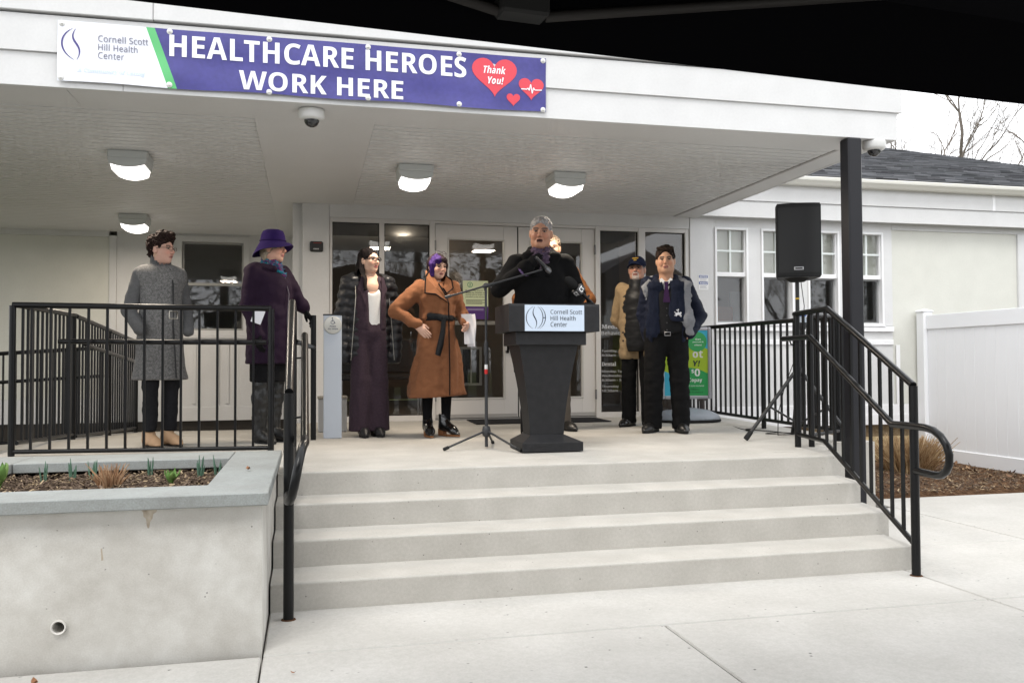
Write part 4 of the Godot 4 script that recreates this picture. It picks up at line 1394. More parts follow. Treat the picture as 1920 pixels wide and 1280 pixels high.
func stair_railing(t: Node3D, A: Vector3, B: Vector3, inward: float) -> void:
	var at := func(f: float, y: float, off := 0.0) -> Vector3:
		var q := A.lerp(B, f)
		return Vector3(q.x + off, y, q.z)
	rail("top_rail", t, [at.call(-0.02, 1.601), at.call(0.33, 1.605), at.call(1.0, 1.089)])
	rail("bottom_rail", t, [at.call(0.0, 0.673), at.call(0.286, 0.661), at.call(1.0, 0.172)], 0.017)
	rail("post", t, [at.call(0.0, A.y - 0.04), at.call(0.0, 1.598)], 0.024)
	rail("post", t, [at.call(1.0, -0.03), at.call(1.0, 1.085)], 0.025)
	for i in range(1, 13):
		var f := i / 13.0
		var y0: float = 0.67 if f < 0.286 else lerpf(0.661, 0.172, (f - 0.286) / 0.714)
		var y1: float = 1.60 if f < 0.33 else lerpf(1.605, 1.089, (f - 0.33) / 0.67)
		var q: Vector3 = at.call(f, 0.0)
		var m := MB.new()
		m.box(Vector3(q.x - 0.0085, y0, q.z - 0.0085), Vector3(q.x + 0.0085, y1 - 0.01, q.z + 0.0085))
		wpart("baluster", m, metal, t)
	var o := inward
	var pts: Array = [at.call(-0.09, 1.412, o), at.call(0.226, 1.410, o), at.call(0.915, 0.857, o), at.call(1.013, 0.861, o)]
	pts.append(at.call(1.10, 0.862, o))
	# the loop back to the post
	for i in 9:
		var a := PI / 2 - PI * i / 8.0
		pts.append(at.call(1.13 + 0.105 * cos(a), 0.731 + 0.131 * sin(a), lerpf(o, 0.0, i / 8.0)))
	pts.append(at.call(1.0, 0.600, 0.0))
	rail("handrail", t, pts, 0.0205)
	for f in [0.0, 0.35, 0.75]:
		var y: float = 1.41 if f < 0.226 else lerpf(1.41, 0.857, (f - 0.226) / 0.689)
		rail("bracket", t, [at.call(f, y - 0.05, 0.0), at.call(f, y - 0.045, o * 0.8), at.call(f, y - 0.015, o)], 0.006)
	for f in [1.0]:
		var q: Vector3 = at.call(f, 0.002)
		var m := MB.new()
		m.lathe([Vector2(0.025, 0.004), Vector2(0.034, 0.003), Vector2(0.036, 0.0)], 16, Transform3D(Basis.IDENTITY, Vector3(q.x, 0.0, q.z)))
		wpart("rusty_collar", m, mat(0.09, 0.045, 0.025, 0.9, 0.2), t)

func railings() -> void:
	var t := thing("stair_railing", "black stair railing with looped handrail beside the dark canopy post", "railing", Vector3(3.7, 0, 0.3), 0.0, "black steel railings")
	stair_railing(t, Vector3(3.868, 0.577, -0.56), Vector3(3.58, 0, 1.125), -0.06)
	t = thing("stair_railing", "black stair railing with looped handrail along the concrete planter", "railing", Vector3(0.09, 0, 0.3), 0.0, "black steel railings")
	stair_railing(t, Vector3(0.085, 0.577, -0.56), Vector3(0.095, 0, 1.132), 0.075)
	rail("landing_handrail", t, [Vector3(0.1, 1.38, -0.56), Vector3(0.225, 1.37, -1.99)], 0.018)
	rail("post", t, [Vector3(0.225, 0.56, -1.99), Vector3(0.225, 1.64, -1.99)], 0.023)
	t = thing("guard_railing", "black picket railing standing behind the planter before the woman in grey", "railing", Vector3(-0.97, 0.585, -1.24), 0.0, "black steel railings")
	straight_railing(t, Vector3(-1.857, land(-1.3), -1.315), Vector3(-0.083, land(-1.16), -1.16), 1.657, 1.64, [0.0, 1.0], 0.127, 0.03)
	rail("handrail", t, [Vector3(-1.57, 1.40, -1.36), Vector3(-0.12, 1.392, -1.225)], 0.019)
	t = thing("ramp_railing", "black picket railing that follows the ramp back to the wall", "railing", Vector3(-1.857, 0.5, -3.6), 0.0, "black steel railings")
	straight_railing(t, Vector3(-1.862, 0.59, -1.44), Vector3(-1.862, 0.535, -3.0), 1.665, 1.68, [0.98], 0.115, 0.08)
	straight_railing(t, Vector3(-1.862, 0.50, -3.06), Vector3(-1.862, 0.385, -5.85), 1.675, 1.52, [0.48, 1.0], 0.115, 0.09)
	rail("handrail", t, [Vector3(-1.80, 1.42, -3.1), Vector3(-1.80, 1.25, -5.9)], 0.018)
	t = thing("far_ramp_railing", "black picket railing of the lower ramp run near the cream wall", "railing", Vector3(-3.4, 0.3, -4.7), 0.0, "black steel railings")
	straight_railing(t, Vector3(-1.99, 0.39, -4.62), Vector3(-5.2, 0.19, -4.62), 1.42, 1.22, [0.0, 0.4, 0.8], 0.115, 0.09)
	rail("handrail", t, [Vector3(-1.95, 1.12, -4.56), Vector3(-5.2, 0.92, -4.56)], 0.018)
	t = thing("side_railing", "black picket railing along the landing before the white windows", "railing", Vector3(4.42, 0.6, -2.2), 0.0, "black steel railings")
	straight_railing(t, Vector3(4.42, land(-3.7), -3.70), Vector3(4.42, land(-0.85), -0.85), 1.618, 1.598, [0.0, 0.579, 1.0], 0.108, 0.085)
	straight_railing(t, Vector3(4.40, land(-0.83), -0.83), Vector3(3.98, land(-0.53), -0.55), 1.597, 1.597, [1.0], 0.108, 0.085)

# ---------------------------------------------------------------- white fence
func fence() -> void:
	var x := 7.5
	var t := thing("vinyl_fence", "white vinyl privacy fence at the edge of the mulch bed", "fence", Vector3(x, 0, -2.6))
	var v := mat(0.80, 0.81, 0.83, 0.38, 0.45)
	for z in [-3.65, -1.25, 1.15]:
		var m := MB.new()
		m.box(Vector3(x - 0.065, -0.05, z - 0.065), Vector3(x + 0.065, 1.835, z + 0.065), 0.006)
		var post := wpart("post", m, v, t)
		m = MB.new()
		m.box(Vector3(x - 0.075, 1.835, z - 0.075), Vector3(x + 0.075, 1.855, z + 0.075), 0.006)
		m.flat([Vector3(x - 0.07, 1.855, z - 0.07), Vector3(x + 0.07, 1.855, z - 0.07), Vector3(x, 1.88, z)], Vector3(x, 1.8, z))
		m.flat([Vector3(x - 0.07, 1.855, z + 0.07), Vector3(x + 0.07, 1.855, z + 0.07), Vector3(x, 1.88, z)], Vector3(x, 1.8, z))
		m.flat([Vector3(x - 0.07, 1.855, z - 0.07), Vector3(x - 0.07, 1.855, z + 0.07), Vector3(x, 1.88, z)], Vector3(x, 1.8, z))
		m.flat([Vector3(x + 0.07, 1.855, z - 0.07), Vector3(x + 0.07, 1.855, z + 0.07), Vector3(x, 1.88, z)], Vector3(x, 1.8, z))
		wpart("post_cap", m, v, t)
		if z > 1.0: continue
		for y in [[0.05, 0.205], [1.625, 1.795]]:
			bx("fence_rail", t, v, x - 0.03, x + 0.03, y[0], y[1], z + 0.066, z + 2.334, 0.004)
		var n := 15
		for i in n:
			var za: float = z + 0.067 + (2.266 / n) * i
			var pm := MB.new()
			pm.box(Vector3(x - 0.014, 0.19, za + 0.0006), Vector3(x + 0.014, 1.64, za + 2.266 / n - 0.0006), 0.0022)
			wpart("plank", pm, v, t)

# ---------------------------------------------------------------- things on the landing
func furniture() -> void:
	lectern()
	mic_stand()
	loudspeaker()
	sidewalk_sign()
	push_post()

func emblem(m: MB, xf: Transform3D, s: float) -> void:
	# an S between arcs, the right arcs joined by a bar: drawn in a unit of about 0.8 x 1
	m.ribbon(bez(Vector2(0.34, 0.98), Vector2(-0.08, 0.78), Vector2(-0.08, 0.22), Vector2(0.32, 0.02), 24), taper(24, 0.035, 0.2), 0.0008, xf.scaled_local(Vector3(s, s, 1)))
	m.ribbon(bez(Vector2(0.42, 0.98), Vector2(0.12, 0.52), Vector2(0.68, 0.5), Vector2(0.42, 0.02), 24), taper(24, 0.05, 0.2), 0.0008, xf.scaled_local(Vector3(s, s, 1)))
	m.ribbon(bez(Vector2(0.55, 0.98), Vector2(0.86, 0.78), Vector2(0.86, 0.22), Vector2(0.52, 0.02), 24), taper(24, 0.035, 0.2), 0.0008, xf.scaled_local(Vector3(s, s, 1)))
	m.ribbon(bez(Vector2(0.66, 0.97), Vector2(0.98, 0.78), Vector2(0.98, 0.22), Vector2(0.62, 0.02), 24), taper(24, 0.035, 0.2), 0.0008, xf.scaled_local(Vector3(s, s, 1)))
	m.ribbon([Vector2(0.78, 0.5), Vector2(0.89, 0.5)], [0.035, 0.035], 0.0008, xf.scaled_local(Vector3(s, s, 1)))

func frust(m: MB, lo: Array, hi: Array, y0: float, y1: float) -> void:
	# lo, hi: [x0, x1, z0, z1]
	var a := [Vector3(lo[0], y0, lo[2]), Vector3(lo[1], y0, lo[2]), Vector3(lo[1], y0, lo[3]), Vector3(lo[0], y0, lo[3])]
	var b := [Vector3(hi[0], y1, hi[2]), Vector3(hi[1], y1, hi[2]), Vector3(hi[1], y1, hi[3]), Vector3(hi[0], y1, hi[3])]
	var ce := Vector3((lo[0] + lo[1] + hi[0] + hi[1]) / 4, (y0 + y1) / 2, (lo[2] + lo[3] + hi[2] + hi[3]) / 4)
	for i in 4: m.flat([a[i], a[(i + 1) % 4], b[(i + 1) % 4], b[i]], ce)
	m.flat(a, ce); m.flat(b, ce)

func lectern() -> void:
	var y := land(-0.85)
	var t := thing("lectern", "black wooden lectern with a pale sign on its front", "lectern", Vector3(1.925, y, -0.84))
	var wood := tex_mat(0.0125, 0.0125, 0.014, noise_tex(256, [[10.0, 0.1, 111, 3], [90.0, 0.06, 112, 2]]), 1.2, 0.5, 0.4)
	var m := MB.new()
	m.box(Vector3(-0.23, 0, -0.2), Vector3(0.232, 0.068, 0.2), 0.004)
	part("base", m, wood, t)
	m = MB.new()
	frust(m, [-0.225, 0.227, -0.195, 0.195], [-0.15, 0.112, -0.12, 0.115], 0.068, 0.118)
	part("plinth", m, wood, t)
	m = MB.new()
	var prev := []
	for i in 11:
		var u := i / 10.0
		var g := pow(u, 1.5)
		var w := lerpf(0.130, 0.224, g)
		var dz := lerpf(0.105, 0.175, g)
		var cx := lerpf(-0.02, -0.02, u)
		var cur := [cx - w, cx + w, -dz, dz]
		if i > 0: frust(m, prev, cur, lerpf(0.118, 0.778, (i - 1) / 10.0), lerpf(0.118, 0.778, u))
		prev = cur
	part("column", m, wood, t)
	m = MB.new()
	m.box(Vector3(-0.276, 0.779, -0.205), Vector3(0.258, 0.877, 0.205), 0.004)
	part("collar", m, wood, t)
	m = MB.new()
	frust(m, [-0.335, 0.35, -0.24, 0.24], [-0.335, 0.35, -0.24, 0.24], 0.8775, 1.06)
	frust(m, [-0.335, 0.35, -0.24, 0.24], [-0.335, 0.35, -0.235, 0.236], 1.0605, 1.078)
	part("desk", m, wood, t)
	m = MB.new()
	m.box(Vector3(0.35, 0.95, -0.03), Vector3(0.385, 1.01, 0.03), 0.004)
	part("cable_port", m, dark, t)
	var sg := MB.new()
	sg.box(Vector3(-0.219, 0.879, 0.2402), Vector3(0.231, 1.069, 0.2432), 0.0008)
	part("sign_plate", sg, mat(0.50, 0.58, 0.69, 0.35, 0.5), t)
	m = MB.new()
	emblem(m, Transform3D(Basis.IDENTITY, Vector3(-0.212, 0.894, 0.2434)), 0.165)
	part("emblem", m, mat(0.012, 0.016, 0.03, 0.5, 0.4), t)
	var ink := mat(0.05, 0.055, 0.065, 0.6, 0.3)
	for q in [["Cornell Scott", 1.003, 0.240], ["Hill Health", 0.957, 0.190], ["Center", 0.911, 0.126]]:
		letters(q[0], q[2], 0.034, ink, t, Transform3D(Basis.IDENTITY, Vector3(-0.026, q[1], 0.2434)), font(false))
	# press microphone clipped to the right edge of the desk
	var p := thing("press_microphone", "black foam press microphone with a lettered flag, clipped to the lectern", "microphone", Vector3(2.215, y + 1.078, -0.72))
	m = MB.new()
	m.box(Vector3(-0.03, 0, -0.03), Vector3(0.05, 0.02, 0.03), 0.004)
	m.tube([Vector3(0.01, 0.02, 0), Vector3(0.0, 0.05, 0.01), Vector3(0.02, 0.075, 0.0)], 0.009, 8)
	part("clamp", m, metal, p)
	var d := Vector3(-0.75, 0.62, 0.2).normalized()
	var o := Vector3(0.06, 0.0, 0.0)
	m = MB.new()
	m.tube([o - d * 0.03, o + d * 0.02, o + d * 0.15], [0.016, 0.013, 0.015], 12)
	part("handle", m, metal, p)
	var bs := Basis(Quaternion(Vector3.UP, d))
	m = MB.new()
	m.box(Vector3(-0.036, 0, -0.036), Vector3(0.036, 0.055, 0.036), 0.004, Transform3D(bs * Basis(Vector3.UP, 0.45), o + d * 0.15))
	var fl := part("flag", m, mat(0.02, 0.02, 0.022, 0.4, 0.5), p)
	# three faces carry the letters; the one turned to the street shows
	var fb := bs * Basis(Vector3.UP, 0.45)
	for k in 2:
		var fk := fb * Basis(Vector3.UP, PI / 2 * k - PI / 2)
		letters("CT", 0.044, 0.036, mat(0.75, 0.75, 0.75, 0.5, 0.4), fl, Transform3D(fk, o + d * 0.15 + fk * Vector3(-0.022, 0.01, 0.0364)), font(true))
	m = MB.new()
	m.ball(o + d * 0.255, Vector3(0.037, 0.066, 0.037), bs, 18, 12)
	part("windscreen", m, tex_mat(0.016, 0.016, 0.016, noise_tex(64, [[20.0, 0.2, 121, 2]]), 20.0, 0.95, 0.1), p)

func mic_stand() -> void:
	var y := land(-1.02)
	var t := thing("microphone_stand", "black boom microphone stand with tripod base left of the lectern", "microphone stand", Vector3(1.506, y, -1.021))
	var blk := mat(0.03, 0.031, 0.034, 0.45, 0.45)
	for f in [[-0.335, 0.095], [0.18, 0.34], [0.12, -0.33]]:
		var m := MB.new()
		var e := Vector3(f[0], 0.012, f[1])
		m.tube([Vector3(f[0] * 0.08, 0.125, f[1] * 0.08), e], 0.0085, 8)
		var lg := part("leg", m, blk, t)
		m = MB.new()
		m.tube([e.lerp(Vector3(0, 0.12, 0), 0.09), e, e.lerp(Vector3(0, 0.12, 0), -0.03)], [0.013, 0.014, 0.012], 8)
		part("rubber_foot", m, dark, lg)
	var m := MB.new()
	m.lathe([Vector2(0.012, 0.17), Vector2(0.028, 0.165), Vector2(0.034, 0.13), Vector2(0.03, 0.095), Vector2(0.013, 0.085)], 14)
	part("hub", m, blk, t)
	m = MB.new()
	m.tube([Vector3(0, 0.01, 0), Vector3(0, 0.72, 0)], 0.0125, 12)
	part("lower_tube", m, blk, t)
	m = MB.new()
	m.tube([Vector3(0, 0.72, 0), Vector3(0, 1.215, 0)], 0.0095, 12)
	part("upper_tube", m, blk, t)
	m = MB.new()
	m.lathe([Vector2(0.0128, 0.70), Vector2(0.018, 0.71), Vector2(0.0175, 0.80), Vector2(0.0098, 0.82)], 12)
	part("clutch", m, blk, t)
	m = MB.new()
	m.tube([Vector3(0, 0.565, 0), Vector3(0, 0.60, 0)], 0.0132, 12)
	part("red_tape", m, mat(0.5, 0.02, 0.02, 0.5, 0.4), t)
	m = MB.new()
	m.tube([Vector3(0, 0.601, 0), Vector3(0, 0.635, 0)], 0.0131, 12)
	part("white_label", m, mat(0.7, 0.7, 0.7, 0.5, 0.4), t)
	m = MB.new()
	m.tube([Vector3(0, 1.20, -0.016), Vector3(0, 1.255, -0.016)], 0.012, 10)
	m.lathe([Vector2(0.0, -0.02), Vector2(0.02, -0.018), Vector2(0.021, 0.018), Vector2(0.0, 0.02)], 14, Transform3D(Basis(Vector3.RIGHT, PI / 2), Vector3(0, 1.24, 0)))
	m.tube([Vector3(0.0, 1.24, 0.02), Vector3(0.04, 1.225, 0.028)], 0.004, 6)
	part("joint", m, mat(0.06, 0.06, 0.065, 0.4, 0.5), t)
	var a := Vector3(-0.318, 1.143, 0.02)
	var b := Vector3(0.435, 1.365, 0.05)
	m = MB.new()
	m.tube([a, b], 0.0075, 10)
	m.tube([a, a.lerp(b, 0.06)], 0.012, 10)
	m.tube([a.lerp(b, 0.38), a.lerp(b, 0.5)], 0.0115, 10)
	part("boom", m, blk, t)
	var k := thing("microphone", "black handheld microphone on the boom before the speaker's chest", "microphone", Vector3(1.506, y, -1.021) + b)
	m = MB.new()
	var d := Vector3(0.62, -0.72, 0.3).normalized()
	m.tube([-d * 0.06 + Vector3(0.0, 0.04, 0), d * 0.03 + Vector3(0, 0.04, 0)], [0.014, 0.017], 12)
	m.tube([Vector3(0, 0.0, 0), Vector3(-0.005, 0.04, 0)], 0.008, 8)
	part("clip", m, metal, k)
	m = MB.new()
	var s := Vector3(0.0, 0.045, 0.0)
	m.tube([s - d * 0.075, s + d * 0.03, s + d * 0.055], [0.0115, 0.015, 0.02], 14)
	part("body", m, mat(0.025, 0.025, 0.027, 0.35, 0.5), k)
	m = MB.new()
	m.tube([s + d * 0.055, s + d * 0.075, s + d * 0.095], [0.022, 0.0225, 0.012], 14)
	part("grille", m, mat(0.1, 0.1, 0.105, 0.35, 0.6, 0.5), k)

func loudspeaker() -> void:
	var ce := Vector3(4.18, land(-1.05), -1.05)
	var t := thing("speaker_stand", "black tripod speaker stand behind the stair railing", "speaker stand", ce)
	var blk := mat(0.02, 0.02, 0.021, 0.4, 0.45)
	var hub := 0.565
	var m := MB.new()
	m.tube([Vector3(0, 0.05, 0), Vector3(0, 0.62, 0)], 0.019, 14)
	part("lower_pole", m, blk, t)
	m = MB.new()
	m.tube([Vector3(0, 0.62, 0), Vector3(0, 1.36, 0)], 0.0165, 14)
	part("upper_pole", m, blk, t)
	m = MB.new()
	m.tube([Vector3(0, 1.17, 0), Vector3(0, 1.183, 0)], 0.0172, 14)
	part("yellow_ring", m, mat(0.55, 0.36, 0.03, 0.5, 0.4), t)
	m = MB.new()
	m.tube([Vector3(0, hub - 0.05, 0), Vector3(0, hub + 0.03, 0)], 0.034, 14)
	m.tube([Vector3(0.03, hub + 0.01, 0), Vector3(0.055, hub + 0.05, 0.01)], 0.007, 8)
	part("hub", m, blk, t)
	for f in [[-0.48, -0.01], [0.24, 0.38], [0.2, -0.42]]:
		var e := Vector3(f[0], 0.02, f[1])
		var h := Vector3(f[0] * 0.08, hub - 0.01, f[1] * 0.08)
		m = MB.new()
		m.tube([h, e], 0.0155, 10)
		var lg := part("leg", m, blk, t)
		m = MB.new()
		m.tube([e.lerp(h, 0.1), e, e.lerp(h, -0.015)], [0.02, 0.023, 0.021], 10)
		part("rubber_foot", m, dark, lg)
		m = MB.new()
		m.tube([Vector3(0, 0.13, 0), h.lerp(e, 0.52)], 0.009, 8)
		part("brace", m, blk, t)
	var s := thing("loudspeaker", "black loudspeaker cabinet on the tripod stand before the white windows", "speaker", ce + Vector3(0, 1.345, 0), -0.42)
	var q := PackedVector2Array()
	q.append(Vector2(-0.13, -0.2)); q.append(Vector2(0.13, -0.2)); q.append(Vector2(0.176, 0.05))
	for i in 11:
		var u := lerpf(1.0, -1.0, i / 10.0)
		q.append(Vector2(u * 0.176, 0.14 + 0.03 * (1.0 - u * u)))
	q.append(Vector2(-0.176, 0.05))
	m = MB.new()
	var xf := Transform3D(Basis(Vector3.RIGHT, Vector3.BACK, Vector3.UP), Vector3.ZERO)
	m.prism(q, 0.012, 0.598, xf)
	var q2 := PackedVector2Array()
	for v in q: q2.append(v * 0.965)
	m.prism(q2, 0.0, 0.61, xf)
	part("cabinet", m, tex_mat(0.006, 0.006, 0.0065, noise_tex(128, [[60.0, 0.2, 131, 2]]), 6.0, 0.6, 0.4), s)
	m = MB.new()
	var rows := []
	for j in 2:
		var r := []
		for i in 15:
			var u := lerpf(-0.93, 0.93, i / 14.0)
			r.append(m.vert(Vector3(u * 0.176, [0.035, 0.575][j], 0.1435 + 0.03 * (1.0 - u * u)), Vector3(u * 0.3, 0, 1).normalized()))
		rows.append(r)
	for i in 14: m.quadi(rows[0][i], rows[0][i + 1], rows[1][i + 1], rows[1][i])
	part("grille", m, tex_mat(0.005, 0.005, 0.0055, noise_tex(128, [[50.0, 0.35, 132, 1]]), 9.0, 0.5, 0.45), s)
	m = MB.new()
	m.box(Vector3(-0.045, 0.055, 0.172), Vector3(0.03, 0.082, 0.178), 0.003)
	part("badge", m, mat(0.45, 0.45, 0.47, 0.3, 0.5, 0.5), s)
	m = MB.new()
	m.box(Vector3(-0.036, 0.062, 0.178), Vector3(0.021, 0.075, 0.1785))
	part("badge_print", m, mat(0.03, 0.03, 0.03, 0.4, 0.5), s)
	m = MB.new()
	m.lathe([Vector2(0.0, -0.03), Vector2(0.06, -0.028), Vector2(0.1, 0.0)], 16)
	part("pole_cup", m, dark, s)
	# cable that hangs from the cabinet and lies on the landing
	var yy := land(-1.5) + 0.005
	var c := thing("power_cable", "thin black cable lying in loops on the landing near the railing", "cable", Vector3(4.1, yy, -2.0))
	m = MB.new()
	var pts := []
	for i in 40:
		var u := i / 39.0
		pts.append(Vector3(lerpf(0.12, 0.18, u) + 0.10 * sin(u * 9.0) * (1 - u * 0.4), 0.004, lerpf(-0.85, 0.75, u) + 0.08 * cos(u * 14.0)))
	m.tube(pts, 0.004, 6)
	part("cord", m, dark, c)
	m = MB.new()
	var pt2 := []
	for i in 24:
		var u := TAU * i / 23.0
		pt2.append(Vector3(0.12 + 0.13 * cos(u) + 0.02 * sin(3 * u), 0.010, 0.62 + 0.11 * sin(u)))
	m.tube(pt2, 0.004, 6, false)
	part("loop", m, dark, c)
	m = MB.new()
	m.box(Vector3(0.03, 0.0, 0.12), Vector3(0.085, 0.02, 0.2), 0.005)
	part("plug", m, dark, c)
	m = MB.new()
	m.tube([Vector3(0.11, 1.35, 0.95), Vector3(0.125, 1.1, 0.98), Vector3(0.10, 0.8, 0.97), Vector3(-0.03, 0.45, 0.93), Vector3(-0.06, 0.2, 0.86), Vector3(0.0, 0.01, 0.75), Vector3(0.12, 0.006, 0.66)], 0.0035, 6)
	part("hanging_cord", m, dark, c)
	var u := thing("small_container", "small blue and white cylinder held behind the stair railing post", "container", ce + Vector3(0.035, 0.905, 0.02))
	m = MB.new()
	m.lathe([Vector2(0.0, 0.0), Vector2(0.022, 0.012), Vector2(0.028, 0.04), Vector2(0.03, 0.07)], 16)
	part("lower_body", m, mat(0.03, 0.03, 0.035, 0.4, 0.4), u)
	m = MB.new()
	m.lathe([Vector2(0.03, 0.0705), Vector2(0.03, 0.12)], 16)
	part("label_band", m, mat(0.4, 0.45, 0.52, 0.4, 0.4), u)
	m = MB.new()
	m.lathe([Vector2(0.03, 0.1205), Vector2(0.029, 0.16), Vector2(0.02, 0.17), Vector2(0.0, 0.17)], 16)
	part("cap", m, mat(0.03, 0.1, 0.35, 0.4, 0.4), u)

func sidewalk_sign() -> void:
	var z := -2.98
	var y := land(z)
	var t := thing("sidewalk_sign", "green and yellow printed sidewalk sign on a grey weighted base", "sign", Vector3(4.05, y, z), -0.12)
	var grey := mat(0.30, 0.33, 0.37, 0.5, 0.4)
	# base: a low rounded hump with a black rim
	var f := Field.new(Vector3(-0.42, -0.05, -0.32), Vector3(0.42, 0.2, 0.32), 0.012)
	f.ell(Vector3(0, 0.03, 0), Vector3(0.36, 0.115, 0.235), 0.03)
	f.cut(Vector3.DOWN, -0.02)
	var m := MB.new()
	f.mesh_into(m)
	part("base", m, grey, t)
	m = MB.new()
	m.lathe([Vector2(0.0, 0.001), Vector2(1.0, 0.001), Vector2(1.02, 0.012), Vector2(1.0, 0.026), Vector2(0.0, 0.026)], 30, Transform3D.IDENTITY, 0.362, 0.237)
	part("base_rim", m, dark, t)
	for sx in [-0.17, 0.17]:
		m = MB.new()
		m.tube([Vector3(sx, 0.10, 0), Vector3(sx, 0.23, 0)], 0.028, 12)
		m.box(Vector3(sx - 0.05, 0.215, -0.02), Vector3(sx + 0.05, 0.235, 0.02), 0.004)
		part("spring_post", m, mat(0.06, 0.05, 0.045, 0.5, 0.4), t)
	var w := 0.27
	var y0 := 0.236
	var y1 := 0.99
	var al := mat(0.42, 0.42, 0.45, 0.35, 0.5, 0.4)
	m = MB.new()
	m.box(Vector3(-w, y0, -0.018), Vector3(-w + 0.035, y1, 0.018), 0.008)
	m.box(Vector3(w - 0.035, y0, -0.018), Vector3(w, y1, 0.018), 0.008)
	m.box(Vector3(-w + 0.036, y0, -0.017), Vector3(w - 0.036, y0 + 0.035, 0.017), 0.006)
	m.box(Vector3(-w + 0.036, y1 - 0.035, -0.017), Vector3(w - 0.036, y1, 0.017), 0.006)
	part("panel_frame", m, al, t)
	m = MB.new()
	m.box(Vector3(-w + 0.03, y0 + 0.03, -0.006), Vector3(w - 0.03, y1 - 0.03, 0.006))
	var pn := part("poster", m, mat(0.38, 0.53, 0.03, 0.45, 0.4), t)
	# printed shapes on the poster
	var xi := w - 0.032
	var yb := y0 + 0.033
	var yt := y1 - 0.033
	m = MB.new()
	var q := PackedVector2Array([Vector2(-xi, yb), Vector2(xi, yb), Vector2(xi, yb + 0.24)])
	for i in 13:
		var u := lerpf(1.0, -1.0, i / 12.0)
		q.append(Vector2(u * 0.2 + 0.02, yb + 0.24 + 0.055 * (1.0 - u * u)))
	m.prism(q, 0.006, 0.0066)
	part("green_field", m, mat(0.03, 0.33, 0.09, 0.45, 0.4), pn)
	m = MB.new()
	m.prism(PackedVector2Array([Vector2(-xi, yt - 0.10), Vector2(0.1, yt - 0.13), Vector2(xi - 0.04, yt - 0.18), Vector2(xi, yt - 0.2), Vector2(xi, yt), Vector2(-xi, yt)]), 0.006, 0.0064)
	part("blue_field", m, mat(0.05, 0.42, 0.6, 0.45, 0.4), pn)
	m = MB.new()
	m.prism(PackedVector2Array([Vector2(-xi, yb), Vector2(-0.09, yb), Vector2(-0.10, yb + 0.2), Vector2(-xi, yb + 0.26)]), 0.0067, 0.0071)
	part("blue_field", m, mat(0.05, 0.42, 0.6, 0.45, 0.4), pn)
	m = MB.new()
	m.lathe([Vector2(0.0, 0.0072), Vector2(0.105, 0.0072), Vector2(0.105, 0.006)], 30, Transform3D(Basis(Vector3.RIGHT, PI / 2), Vector3(0.12, yt - 0.12, 0)))
	part("green_disc", m, mat(0.05, 0.36, 0.11, 0.45, 0.4), pn)
	var wt := mat(0.8, 0.82, 0.8, 0.5, 0.4)
	var ink := mat(0.015, 0.04, 0.03, 0.5, 0.4)
	var tx := func(s: String, x: float, yy: float, ww: float, hh: float, mt: Material, fn: Font, sl := 0.0) -> void:
		letters(s, ww, hh, mt, pn, Transform3D(Basis.IDENTITY, Vector3(x, yb + yy, 0.0075)), fn, sl)
	tx.call("ot", 0.07, 0.40, 0.11, 0.075, mat(0.75, 0.75, 0.68, 0.5, 0.4), font(true))
	tx.call("Y!", 0.06, 0.31, 0.08, 0.06, ink, font(true, false, true), 0.2)
	tx.call("$", 0.055, 0.235, 0.028, 0.045, wt, font(true))
	tx.call("0", 0.09, 0.205, 0.058, 0.078, wt, font(true))
	tx.call("Copay", 0.025, 0.135, 0.145, 0.05, wt, font(true))
	tx.call("with most insurance", 0.0, 0.098, 0.19, 0.016, wt, font(false))
	tx.call("de influenza", 0.02, 0.06, 0.12, 0.016, ink, font(false))
	tx.call("de los seguros", 0.02, 0.03, 0.16, 0.016, ink, font(false))
	tx.call("O", -0.15, 0.11, 0.02, 0.02, ink, font(true))
	tx.call("Get", 0.10, 0.585, 0.06, 0.018, wt, font(true))
	tx.call("yourself &", 0.07, 0.555, 0.12, 0.018, wt, font(true))
	tx.call("others!", 0.09, 0.525, 0.08, 0.018, wt, font(true))

